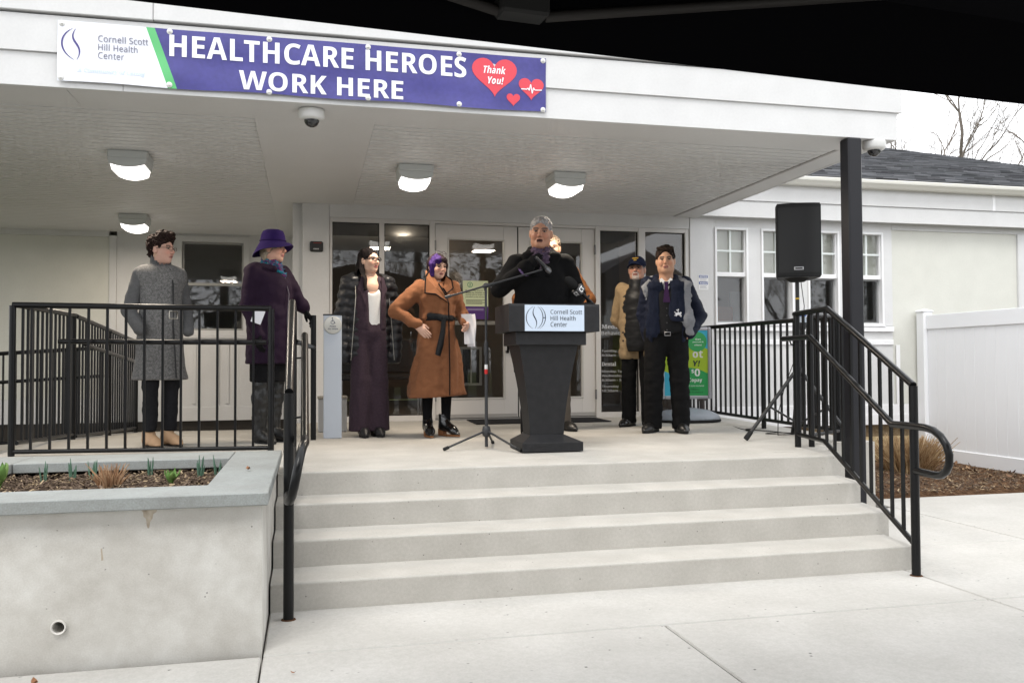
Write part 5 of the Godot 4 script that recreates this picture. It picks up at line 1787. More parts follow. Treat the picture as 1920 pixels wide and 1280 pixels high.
func push_post() -> void:
	var y := land(-2.06)
	var t := thing("push_button_post", "pale grey post with a round silver push to open button", "post", Vector3(0.385, y, -2.056))
	var m := MB.new()
	m.box(Vector3(-0.076, 0, -0.1), Vector3(0.076, 1.045, 0.0), 0.003)
	part("post", m, mat(0.46, 0.50, 0.56, 0.4, 0.45), t)
	m = MB.new()
	m.box(Vector3(-0.079, 1.0455, -0.103), Vector3(0.079, 1.056, 0.003), 0.002)
	part("cap", m, dark, t)
	m = MB.new()
	m.lathe([Vector2(0.075, 0.0), Vector2(0.075, 0.012), Vector2(0.071, 0.017), Vector2(0.0, 0.019)], 36, Transform3D(Basis(Vector3.RIGHT, PI / 2), Vector3(0.0, 0.962, 0.0)))
	var b := part("button", m, mat(0.55, 0.54, 0.5, 0.35, 0.5, 0.5), t)
	var ink := mat(0.03, 0.035, 0.08, 0.5, 0.4)
	letters("PUSH", 0.05, 0.012, ink, b, Transform3D(Basis.IDENTITY, Vector3(-0.025, 0.944, 0.0192)), font(true))
	letters("TO OPEN", 0.083, 0.012, ink, b, Transform3D(Basis.IDENTITY, Vector3(-0.041, 0.922, 0.0185)), font(true))
	m = MB.new()
	var X := Transform3D(Basis.IDENTITY, Vector3(0.0, 0.975, 0.019))
	m.prism(circle(Vector2(-0.003, 0.045), 0.0055), 0, 0.0008, X)
	m.ribbon([Vector2(-0.004, 0.036), Vector2(-0.002, 0.018), Vector2(0.012, 0.018), Vector2(0.02, 0.0)], [0.005, 0.005, 0.005, 0.005], 0.0008, X)
	m.ribbon([Vector2(-0.003, 0.028), Vector2(0.01, 0.027)], [0.004, 0.004], 0.0008, X)
	var arc := []
	var aw := []
	for i in 20:
		var a := lerpf(2.2, 6.0, i / 19.0)
		arc.append(Vector2(0.0 + 0.0155 * cos(a), 0.011 + 0.0155 * sin(a)))
		aw.append(0.004)
	m.ribbon(arc, aw, 0.0008, X)
	part("wheelchair_symbol", m, ink, b)
	var g := thing("utility_box", "low grey metal box standing behind the push button post", "box", Vector3(0.36, land(-2.75), -2.75))
	m = MB.new()
	m.box(Vector3(-0.09, 0, -0.1), Vector3(0.17, 0.30, 0.1), 0.005)
	part("body", m, mat(0.38, 0.385, 0.39, 0.5, 0.4), g)
	m = MB.new()
	m.box(Vector3(-0.095, 0.3005, -0.105), Vector3(0.175, 0.325, 0.105), 0.004)
	part("lid", m, mat(0.33, 0.31, 0.27, 0.5, 0.4), g)

func circle(c: Vector2, r: float, n := 16) -> PackedVector2Array:
	var q := PackedVector2Array()
	for i in n: q.append(c + Vector2(cos(TAU * i / n), sin(TAU * i / n)) * r)
	return q

# ---------------------------------------------------------------- trees
func grow(m: MB, r: RandomNumberGenerator, p: Vector3, d: Vector3, l: float, w: float, depth: int) -> void:
	var pts := [p]
	var ws := [w]
	var q := p
	var dir := d
	var n := 4
	for i in n:
		dir = (dir + Vector3(r.randfn(0, 0.16), r.randfn(0.03, 0.12), r.randfn(0, 0.16))).normalized()
		q += dir * l / n
		pts.append(q)
		ws.append(w * lerpf(1.0, 0.62, (i + 1) / float(n)))
	m.tube(pts, ws, 6 if depth > 3 else 4, false)
	if depth == 0: return
	var kids := 3 if depth > 2 else 4
	for i in kids:
		var at: int = n if i == 0 else r.randi_range(1, n)
		var ax := Vector3(r.randfn(), r.randfn(), r.randfn()).normalized()
		var nd := (dir.rotated(ax, r.randf_range(0.15, 0.4) if i == 0 else r.randf_range(0.4, 1.0)) + Vector3(0, 0.12, 0)).normalized()
		grow(m, r, pts[at], nd, l * r.randf_range(0.6, 0.82), ws[at] * (0.82 if i == 0 else 0.64), depth - 1)

func bare_tree(at: Vector3, h: float, sd: int, label: String, depth := 6) -> void:
	var r := RandomNumberGenerator.new()
	r.seed = sd
	var t := thing("bare_tree", label, "tree", at, 0.0, "leafless trees")
	var bark := mat(0.19, 0.165, 0.145, 0.95, 0.2)
	var m := MB.new()
	var top := Vector3(r.randfn(0, 0.3), h * 0.35, r.randfn(0, 0.3))
	m.tube([Vector3(0, -0.1, 0), top * 0.5, top], [h * 0.028, h * 0.022, h * 0.018], 10)
	part("trunk", m, bark, t)
	m = MB.new()
	for i in 5:
		var a := TAU * i / 5.0 + r.randf()
		grow(m, r, top * r.randf_range(0.8, 1.0), Vector3(cos(a) * 0.95, 1.0, sin(a) * 0.95).normalized(), h * r.randf_range(0.19, 0.26), h * 0.0105, depth - 1)
	part("crown", m, bark, t)

func evergreen(at: Vector3, h: float, w: float, sd: int, label: String) -> void:
	var r := RandomNumberGenerator.new()
	r.seed = sd
	var t := thing("evergreen_tree", label, "tree", at, 0.0, "trees across the street")
	var m := MB.new()
	m.tube([Vector3(0, -0.1, 0), Vector3(0, h * 0.9, 0)], [w * 0.06, w * 0.015], 8)
	part("trunk", m, mat(0.08, 0.06, 0.045, 0.95, 0.2), t)
	m = MB.new()
	for i in 2200:
		var u := pow(r.randf(), 0.8)
		var y := h * lerpf(0.1, 1.0, u)
		var rad := w * 0.5 * sqrt(maxf(0.02, 1.0 - u * u)) * sqrt(r.randf()) * r.randf_range(0.75, 1.15)
		var a := r.randf() * TAU
		var p := Vector3(cos(a) * rad, y, sin(a) * rad)
		var d := Vector3(cos(a), r.randf_range(-0.4, 0.5), sin(a)).normalized()
		var sdv := Vector3(-sin(a), r.randf_range(-0.3, 0.3), cos(a)) * r.randf_range(0.05, 0.12)
		var l := r.randf_range(0.25, 0.5)
		m.col = Color(0.02, 0.032, 0.016) * r.randf_range(0.7, 1.6)
		m.flat([p - sdv, p + sdv, p + d * l], p - Vector3(0, 1, 0))
	part("crown", m, vmat(0.9, 0.2), t)

func trees() -> void:
	bare_tree(Vector3(25.4, 0, -27), 16.5, 3, "leafless tree rising behind the shingled roof nearest the canopy edge")
	bare_tree(Vector3(28.8, 0, -28), 15.5, 14, "leafless spreading tree behind the right end of the shingled roof")
	bare_tree(Vector3(33.5, 0, -29), 15.0, 21, "leafless tree far behind the right end of the roof")
	bare_tree(Vector3(-2.2, 0, -17), 11.5, 8, "leafless tree whose branches show above the canopy edge")
	# across the street, where the entrance glass mirrors them
	var k := 0
	for x in [-16.0, -12.5, -9.5, -6.5, -4.0, -1.5, 0.8, 3.2, 5.6, 8.4, 11.2, 24.5, 28.0, 32.0, 36.0]:
		k += 1
		if k % 4 == 0: bare_tree(Vector3(x, 0, 28 + (k % 2) * 3), 9.0 + k % 4, 40 + k, "leafless tree across the parking lot facing the clinic", 5)
		else: evergreen(Vector3(x, 0, 28 + (k * 7 % 5)), 8.5 + (k * 3 % 4), 5.6, 60 + k, "dark evergreen across the parking lot facing the clinic")
	var h := thing("white_house", "white gabled house across the parking lot, mirrored in the entrance glass", "house", Vector3(17.0, 0, 32))
	var m := MB.new()
	m.box(Vector3(-4, -0.1, -3), Vector3(4, 4.6, 3))
	part("wall", m, mat(0.62, 0.63, 0.64, 0.7, 0.3), h)
	m = MB.new()
	m.prism(PackedVector2Array([Vector2(-4.4, 4.61), Vector2(4.4, 4.61), Vector2(0, 7.2)]), -3.3, 3.3)
	part("roof", m, mat(0.09, 0.09, 0.1, 0.9, 0.2), h)
	for x in [-2.6, 0.0, 2.6]:
		for y in [0.9, 2.9]:
			m = MB.new()
			m.box(Vector3(x - 0.5, y, -3.03), Vector3(x + 0.5, y + 1.3, -3.001))
			part("window", m, mat(0.03, 0.035, 0.04, 0.2, 0.5), h)

# ---------------------------------------------------------------- the pop-up tent that the photographer stands under
func tent() -> void:
	var a := Vector3(-2.2, 0, 3.268)
	var b := Vector3(4.0, 0, 2.745)
	var u := (b - a).normalized()
	var back := Vector3(-u.z, 0, u.x)
	if back.z < 0: back = -back
	var t := thing("pop_up_tent", "black pop-up tent whose eave hangs over the pavement", "tent", (a + b) / 2.0)
	var cloth := mat(0.0035, 0.0035, 0.0045, 0.9, 0.15)
	var o := (a + b) / 2.0
	var hw := (b - a).length() / 2.0
	var xf := Transform3D(Basis(u, Vector3.UP, back if u.cross(Vector3.UP).dot(back) > 0 else -back), Vector3.ZERO)
	var dz: float = 1.0 if xf.basis.z.dot(back) > 0 else -1.0
	var P := func(x: float, y: float, z: float) -> Vector3:
		return xf * Vector3(x, y, z * dz)
	var dp := 3.0
	var m := MB.new()
	for e in [[[-hw, 0.0], [hw, 0.0]], [[hw, 0.0], [hw, dp]], [[hw, dp], [-hw, dp]], [[-hw, dp], [-hw, 0.0]]]:
		var p0: Vector3 = P.call(e[0][0], 2.15, e[0][1])
		var p1: Vector3 = P.call(e[1][0], 2.15, e[1][1])
		var vb := MB.new()
		var n := (p1 - p0).cross(Vector3.UP).normalized() * 0.002
		for s in [-1.0, 1.0]:
			vb.poly([p0 + n * s, p1 + n * s, p1 + n * s + Vector3(0, 0.3, 0), p0 + n * s + Vector3(0, 0.3, 0)], n.normalized() * s)
		vb.poly([p0 - n, p1 - n, p1 + n, p0 + n], Vector3.DOWN)
		part("valance", vb, cloth, t)
	var top: Vector3 = P.call(0.0, 3.25, dp / 2)
	var c := [P.call(-hw, 2.45, 0.0), P.call(hw, 2.45, 0.0), P.call(hw, 2.45, dp), P.call(-hw, 2.45, dp)]
	for i in 4: m.flat([c[i], c[(i + 1) % 4], top], Vector3(0, 2.0, 0))
	for i in 4: m.flat([c[i] - Vector3(0, 0.004, 0), c[(i + 1) % 4] - Vector3(0, 0.004, 0), top - Vector3(0, 0.004, 0)], Vector3(0, 5.0, 0))
	part("roof", m, cloth, t)
	var bar := mat(0.02, 0.018, 0.017, 0.6, 0.3)
	for q in [[-hw + 0.04, 0.05], [hw - 0.04, 0.05], [hw - 0.04, dp - 0.05], [-hw + 0.04, dp - 0.05]]:
		m = MB.new()
		m.tube([P.call(q[0], -0.02, q[1]), P.call(q[0], 2.43, q[1])], 0.02, 4)
		part("leg", m, bar, t)
	# scissor truss behind the front valance with its middle bracket
	var mid := -0.13
	for s in [[mid - 1.25, 2.44, mid - 0.07, 2.215], [mid + 0.07, 2.215, mid + 1.3, 2.44]]:
		m = MB.new()
		m.tube([P.call(s[0], s[1], 0.07), P.call(s[2], s[3], 0.07)], 0.018, 4)
		part("truss_bar", m, bar, t)
	m = MB.new()
	m.box(Vector3(mid - 0.072, 2.2, 0.035), Vector3(mid + 0.072, 2.33, 0.115), 0.008, Transform3D(xf.basis * Basis.from_scale(Vector3(1, 1, dz)), Vector3.ZERO))
	part("truss_bracket", m, dark, t)

# ---------------------------------------------------------------- people
func wrinkle(sd: int, fr := 9.0) -> FastNoiseLite:
	var n := FastNoiseLite.new()
	n.seed = sd
	n.frequency = fr
	n.fractal_octaves = 2
	n.noise_type = FastNoiseLite.TYPE_SIMPLEX_SMOOTH
	return n

func cloth(r: float, g: float, b: float, contrast := 0.06, fr := 60.0, scale := 4.0, rough := 0.95, sheen := 0.0) -> StandardMaterial3D:
	var key := "c%s_%s_%s_%s_%s" % [r, g, b, contrast, rough]
	if mats.has(key): return mats[key]
	var tk := "t%s_%s" % [contrast, fr]
	if not mats.has(tk): mats[tk] = noise_tex(128, [[fr, contrast, 200 + int(fr), 2], [8.0, contrast * 0.5, 201, 3]])
	var m := tex_mat(r, g, b, mats[tk], scale, rough, 0.25)
	m.uv1_world_triplanar = false
	if sheen > 0.0:
		m.rim_enabled = true
		m.rim = sheen
	mats[key] = m
	return m

# joints of a standing figure, scaled to its height; x points to the person's left, z to the front
func skeleton(h: float) -> Dictionary:
	var k := h / 1.72
	var j := {}
	j.k = k
	j.hip = Vector3(0, 0.95, 0) * k
	j.waist = Vector3(0, 1.06, 0.0) * k
	j.chest = Vector3(0, 1.29, 0.0) * k
	j.neck = Vector3(0, 1.45, -0.02) * k
	j.head = Vector3(0, 1.595, 0.02) * k
	for s in [-1, 1]:
		var e := "L" if s > 0 else "R"
		j["sh" + e] = Vector3(0.165 * s, 1.395, -0.015) * k
		j["el" + e] = Vector3(0.225 * s, 1.115, -0.03) * k
		j["wr" + e] = Vector3(0.235 * s, 0.87, 0.03) * k
		j["hp" + e] = Vector3(0.085 * s, 0.92, 0) * k
		j["kn" + e] = Vector3(0.095 * s, 0.50, 0.015) * k
		j["an" + e] = Vector3(0.105 * s, 0.085, -0.02) * k
		j["toe" + e] = Vector3(0.125 * s, 0.03, 0.14) * k
	return j

func body_into(mb: MB, j: Dictionary, skin: Color) -> void:
	# the figure itself, slim enough to stay inside its clothes
	var k: float = j.k
	var f := Field.new(Vector3(-0.55, -0.03, -0.35) * k, Vector3(0.55, 1.55, 0.45) * k, 0.022)
	f.cone(j.hip, j.chest, 0.085 * k, 0.095 * k, 0.05, 1.3, 0.85)
	f.cone(j.chest, j.neck, 0.09 * k, 0.05 * k, 0.05)
	f.cone(j.shL, j.shR, 0.042 * k, 0.042 * k, 0.04)
	for e in ["L", "R"]:
		f.cone(j["sh" + e], j["el" + e], 0.038 * k, 0.031 * k, 0.03)
		f.cone(j["el" + e], j["wr" + e], 0.031 * k, 0.024 * k, 0.02)
		f.cone(j["hp" + e], j["kn" + e], 0.065 * k, 0.043 * k, 0.03)
		f.cone(j["kn" + e], j["an" + e], 0.043 * k, 0.032 * k, 0.02)
		f.cone(j["an" + e], Vector3(j["an" + e].x, 0.045, j["an" + e].z + 0.03), 0.027 * k, 0.02 * k, 0.02)
	mb.col = skin
	f.mesh_into(mb)

func head_xf(j: Dictionary, yaw: float, pitch := 0.0, roll := 0.0, size := 1.0) -> Transform3D:
	return Transform3D(Basis(Vector3.UP, yaw) * Basis(Vector3.RIGHT, pitch) * Basis(Vector3.BACK, roll) * Basis.from_scale(Vector3.ONE * size * 0.95), j.head - Vector3(0, 0.004, 0))

# P: skin, lip, brow; optional beard, open (mouth), nose, jaw, old
func head_into(mb: MB, xf: Transform3D, P: Dictionary) -> void:
	var f := Field.new(Vector3(-0.105, -0.2, -0.125), Vector3(0.105, 0.135, 0.14), 0.0045)
	var jw: float = P.get("jaw", 0.0)
	f.ell(Vector3(0, 0.03, -0.012), Vector3(0.073, 0.086, 0.092), 0.01)
	f.ell(Vector3(0, -0.035, 0.018), Vector3(0.060 + jw * 0.5, 0.079, 0.070), 0.03)
	f.ell(Vector3(0, -0.092, 0.052), Vector3(0.028 + jw, 0.022, 0.028), 0.03)
	for s in [-1.0, 1.0]:
		f.ell(Vector3(s * (0.038 + jw), -0.066, 0.008), Vector3(0.022, 0.034, 0.04), 0.03)
		f.ell(Vector3(s * 0.036, -0.024, 0.056), Vector3(0.025, 0.022, 0.024), 0.025)
		f.cone(Vector3(s * 0.012, 0.026, 0.080), Vector3(s * 0.048, 0.026, 0.064), 0.009, 0.009, 0.016)
		f.ell(Vector3(s * 0.031, 0.007, 0.094), Vector3(0.018, 0.011, 0.014), 0.010, true)
		f.ell(Vector3(s * 0.077, -0.008, -0.008), Vector3(0.010, 0.032, 0.019), 0.008, false, Basis(Vector3.UP, -s * 0.35))
	var nl: float = P.get("nose", 0.0)
	f.cone(Vector3(0, 0.018, 0.080), Vector3(0, -0.020, 0.103 + nl), 0.0075, 0.0115, 0.012)
	f.ell(Vector3(0, -0.026, 0.104 + nl), Vector3(0.012, 0.010, 0.011), 0.010)
	for s in [-1.0, 1.0]: f.ell(Vector3(s * 0.013, -0.030, 0.094 + nl * 0.5), Vector3(0.008, 0.008, 0.010), 0.008)
	f.ell(Vector3(0, -0.0555, 0.085), Vector3(0.024, 0.006, 0.010), 0.008)
	f.ell(Vector3(0, -0.0665, 0.083), Vector3(0.020, 0.0065, 0.010), 0.008)
	if P.get("open", false): f.ell(Vector3(0, -0.062, 0.096), Vector3(0.019, 0.008, 0.018), 0.004, true)
	else: f.ell(Vector3(0, -0.0607, 0.099), Vector3(0.026, 0.0022, 0.012), 0.003, true)
	if P.get("old", false):
		for s in [-1.0, 1.0]:
			f.cone(Vector3(s * 0.020, -0.030, 0.092), Vector3(s * 0.036, -0.062, 0.076), 0.004, 0.004, 0.010, 1.0, 1.0, Vector3.BACK, true)
			f.ell(Vector3(s * 0.031, -0.010, 0.084), Vector3(0.015, 0.004, 0.006), 0.006)
	f.cone(Vector3(0, -0.08, -0.018), Vector3(0, -0.22, -0.045), 0.050 + jw, 0.056 + jw, 0.03)
	var skin: Color = P.skin
	var lip: Color = P.lip
	var brow: Color = P.brow
	var red := Color(skin.r * 1.08, skin.g * 0.82, skin.b * 0.8)
	var beard = P.get("beard", null)
	var no := wrinkle(77, 60.0)
	var paint := func(p: Vector3, _n: Vector3) -> Color:
		var c := skin * (1.0 + 0.05 * no.get_noise_3dv(p))
		var ax := absf(p.x)
		if p.z > 0.04:
			var bl := exp(-pow((ax - 0.038) / 0.02, 2) - pow((p.y + 0.028) / 0.018, 2)) + 0.8 * exp(-pow(p.x / 0.014, 2) - pow((p.y + 0.026) / 0.012, 2))
			c = c.lerp(red, clampf(bl, 0, 1) * 0.7)
			if beard != null:
				var inb := false
				if p.y < -0.038 and p.y > -0.053 and ax < 0.03: inb = true
				if p.y < -0.07 and ax < 0.03: inb = true
				if p.y < -0.045 and ax > 0.024 and ax < 0.034: inb = true
				if inb: c = c.lerp(beard, 0.75)
			if ax < 0.0245 - absf(p.y + 0.061) * 0.6 and p.y < -0.0495 and p.y > -0.0735 and p.z > 0.072: c = lip
			if absf(p.y + 0.061) < (0.007 if P.get("open", false) else 0.0022) and ax < 0.021: c = lip * 0.35
			if ax > 0.010 and ax < 0.052 and absf(p.y - 0.0285 + absf(ax - 0.034) * 0.15) < 0.0062 and p.z > 0.05: c = c.lerp(brow, 0.85)
			if absf(ax - 0.031) < 0.017 and absf(p.y - 0.0125) < 0.0042: c = c.lerp(brow * 0.6, 0.7)
		return Color(c.r, c.g, c.b, 1.0)
	f.mesh_into(mb, xf, paint)
	# eyes
	for s in [-1.0, 1.0]:
		mb.col = Color(0.2, 0.18, 0.165)
		mb.ball(xf * Vector3(s * 0.031, 0.006, 0.0745), Vector3(0.0125, 0.0062, 0.0105) * xf.basis.x.length(), xf.basis.orthonormalized(), 12, 8)
		mb.col = P.get("iris", Color(0.015, 0.011, 0.009))
		mb.ball(xf * Vector3(s * 0.031 + P.get("gaze", 0.0), 0.006, 0.0815), Vector3(0.0078, 0.0064, 0.0055), xf.basis.orthonormalized(), 10, 6)
	mb.col = Color.WHITE

# a hand hanging from its wrist: fingers along -y, back of the hand to -z; side +1 has the thumb on +x
func hand_into(mb: MB, xf: Transform3D, skin: Color, side: float, curl: float, fat := 1.0) -> void:
	var f := Field.new(Vector3(-0.08, -0.22, -0.05), Vector3(0.08, 0.05, 0.13), 0.0045)
	f.cone(Vector3(0, 0.04, 0), Vector3(0, -0.01, 0), 0.024 * fat, 0.026 * fat, 0.015, 1.1, 0.8)
	f.cone(Vector3(0, -0.02, 0), Vector3(0, -0.075, 0.004), 0.029 * fat, 0.033 * fat, 0.012, 1.15, 0.5)
	var xs := [0.028, 0.0095, -0.0095, -0.027]
	var ls := [0.070, 0.080, 0.075, 0.058]
	for i in 4:
		var a: Vector3 = Vector3(xs[i] * side, -0.085 + absf(i - 1.2) * 0.004, 0.004)
		var l: float = ls[i]
		var ang := curl * (0.55 + 0.07 * i)
		var d1 := Vector3(0, -cos(ang), sin(ang))
		var b := a + d1 * l * 0.52
		var d2 := Vector3(0, -cos(ang * 2.1), sin(ang * 2.1))
		var c := b + d2 * l * 0.30
		var d3 := Vector3(0, -cos(ang * 2.8), sin(ang * 2.8))
		f.cone(a, b, 0.0092 * fat, 0.0085 * fat, 0.004)
		f.cone(b, c, 0.0085 * fat, 0.0078 * fat, 0.004)
		f.cone(c, c + d3 * l * 0.22, 0.0078 * fat, 0.0066 * fat, 0.004)
	var t0 := Vector3(0.026 * side, -0.028, 0.006)
	var t1 := Vector3(0.046 * side, -0.062, 0.018 + 0.012 * curl)
	f.cone(t0, t1, 0.013 * fat, 0.0105 * fat, 0.012)
	f.cone(t1, t1 + Vector3(0.004 * side - 0.010 * curl * side, -0.030, 0.010 + 0.006 * curl), 0.0105 * fat, 0.008 * fat, 0.004)
	mb.col = skin
	f.mesh_into(mb, xf)

func aim(from: Vector3, dir: Vector3, palm: Vector3) -> Transform3D:
	# a frame whose -y runs along dir and whose +z looks to palm
	var y := -dir.normalized()
	var z := (palm - y * palm.dot(y)).normalized()
	return Transform3D(Basis(y.cross(z), y, z), from)

func add(called: String, f: Field, mt: Material, t: Node3D) -> MeshInstance3D:
	var m := MB.new()
	f.mesh_into(m)
	return part(called, m, mt, t)

func legs(t: Node3D, j: Dictionary, called: String, mt: Material, rh: float, rk: float, ra: float, hem: float, sd: int, fold := 0.006) -> void:
	var k: float = j.k
	var f := Field.new(Vector3(-0.3, -0.02, -0.22), Vector3(0.3, 1.14 * k, 0.24), 0.013)
	f.cone(j.hip - Vector3(0, 0.02, 0), j.waist, rh * 1.25, rh * 1.12, 0.04, 1.2, 0.88)
	for e in ["L", "R"]:
		var a: Vector3 = j["an" + e]
		var kn: Vector3 = j["kn" + e]
		f.cone(j["hp" + e], kn, rh, rk, 0.025, 1.0, 1.0)
		var low := Vector3(a.x, hem - 0.06, a.z + 0.01)
		f.cone(kn, low, rk, ra, 0.02)
	f.rumple(wrinkle(sd, 7.0), fold, Vector3(1.0, 1.6, 1.0))
	f.rumple(wrinkle(sd + 1, 16.0), fold * 0.5, Vector3(0.7, 1.6, 0.7))
	f.cut(Vector3.DOWN, -hem)
	add(called, f, mt, t)

func shoe(t: Node3D, at: Vector3, turn: float, mt: Material, sole: Material, l := 0.27, w := 0.047, shaft := 0.10, heel := 0.0, rs := 0.045, called := "shoe") -> void:
	var f := Field.new(Vector3(-0.09, -0.02, -0.14), Vector3(0.09, shaft + 0.06, 0.24), 0.007)
	var fr := l * 0.62
	f.cone(Vector3(0, 0.032 + heel * 0.9, -0.055), Vector3(0, 0.034 + heel * 0.3, fr * 0.5), w * 0.82, w * 0.95, 0.02, 1.0, 0.8, Vector3.UP)
	f.cone(Vector3(0, 0.03 + heel * 0.3, fr * 0.5), Vector3(0, 0.022, fr - 0.03), w * 0.95, w * 0.55, 0.02, 1.0, 0.7, Vector3.UP)
	f.cone(Vector3(0, 0.04 + heel, -0.045), Vector3(0, shaft, -0.05), rs, rs, 0.03)
	f.cone(Vector3(0, 0.07 + heel, -0.03), Vector3(0, 0.05 + heel * 0.4, 0.06), rs * 0.9, rs * 0.7, 0.03)
	f.cut(Vector3.UP, shaft)
	f.cut(Vector3.DOWN, -0.012)
	var m := MB.new()
	f.mesh_into(m)
	var o := part(called, m, mt, t)
	o.transform = Transform3D(Basis(Vector3.UP, turn), at)
	m = MB.new()
	var q := PackedVector2Array()
	for i in 24:
		var a := TAU * i / 24.0
		var z := sin(a)
		q.append(Vector2(cos(a) * w * (0.95 if z > 0 else 0.78), (z * (fr - 0.005) if z > 0 else z * 0.1)))
	m.prism(q, 0.0, 0.013, Transform3D(Basis(Vector3.RIGHT, Vector3.BACK, Vector3.UP), Vector3.ZERO))
	if heel > 0.0: m.box(Vector3(-0.028, 0.0, -0.09), Vector3(0.028, 0.03 + heel, -0.03), 0.005)
	else: m.box(Vector3(-w * 0.75, 0.0, -0.095), Vector3(w * 0.75, 0.02, -0.02), 0.006)
	var so := part("sole", m, sole, o)
	so.transform = Transform3D.IDENTITY

func glasses(t: Node3D, xf: Transform3D, mt: Material, r := 0.0016, lens_w := 0.024, lens_h := 0.016) -> void:
	var m := MB.new()
	for s in [-1.0, 1.0]:
		var pts := []
		for i in 17:
			var a := TAU * i / 16.0
			pts.append(xf * Vector3(s * 0.031 + cos(a) * lens_w, 0.004 + sin(a) * lens_h * (1.0 if sin(a) > 0 else 0.95), 0.106 - 0.25 * absf(cos(a) * lens_w + 0.0) * (1.0 if cos(a) * s > 0 else 0.3)))
		m.tube(pts, r, 6, false)
		m.tube([xf * Vector3(s * 0.055, 0.010, 0.099), xf * Vector3(s * 0.076, 0.010, 0.055), xf * Vector3(s * 0.082, 0.004, -0.012)], r, 6)
	m.tube([xf * Vector3(-0.008, 0.006, 0.106), xf * Vector3(0.0, 0.009, 0.109), xf * Vector3(0.008, 0.006, 0.106)], r, 6)
	part("glasses", m, mt, t)

func hair_mesh(t: Node3D, f: Field, xf: Transform3D, c: Color, sd: int, c2 = null) -> void:
	var no := wrinkle(sd, 90.0)
	var big := wrinkle(sd + 3, 14.0)
	var m := MB.new()
	var paint := func(p: Vector3, _n: Vector3) -> Color:
		var w := no.get_noise_3d(p.x * 1.6, p.y * 0.35, p.z * 1.6)
		var q := c
		if c2 != null: q = c.lerp(c2, clampf(0.5 + 1.6 * big.get_noise_3dv(p), 0, 1))
		q = q * (1.0 + 0.55 * w)
		return Color(q.r, q.g, q.b, 1)
	f.mesh_into(m, xf, paint)
	part("hair", m, vmat(0.8, 0.25), t)

func hair_field(cell := 0.005) -> Field:
	return Field.new(Vector3(-0.13, -0.36, -0.17), Vector3(0.13, 0.17, 0.14), cell)

func face_free(f: Field, top := 0.075) -> void:
	# take the hair away from the face
	f.ell(Vector3(0, -0.045, 0.095), Vector3(0.062, top + 0.045, 0.075), 0.012, true)
	f.ell(Vector3(0, -0.13, 0.04), Vector3(0.075, 0.07, 0.09), 0.012, true)

func person(label: String, at: Vector3, turn: float) -> Node3D:
	return thing("person", label, "person", at, turn)

func people() -> void:
	woman_grey()
	woman_purple()
	woman_suit()
	woman_rust()
	man_speaking()
	man_behind()
	man_cap()
	man_navy()

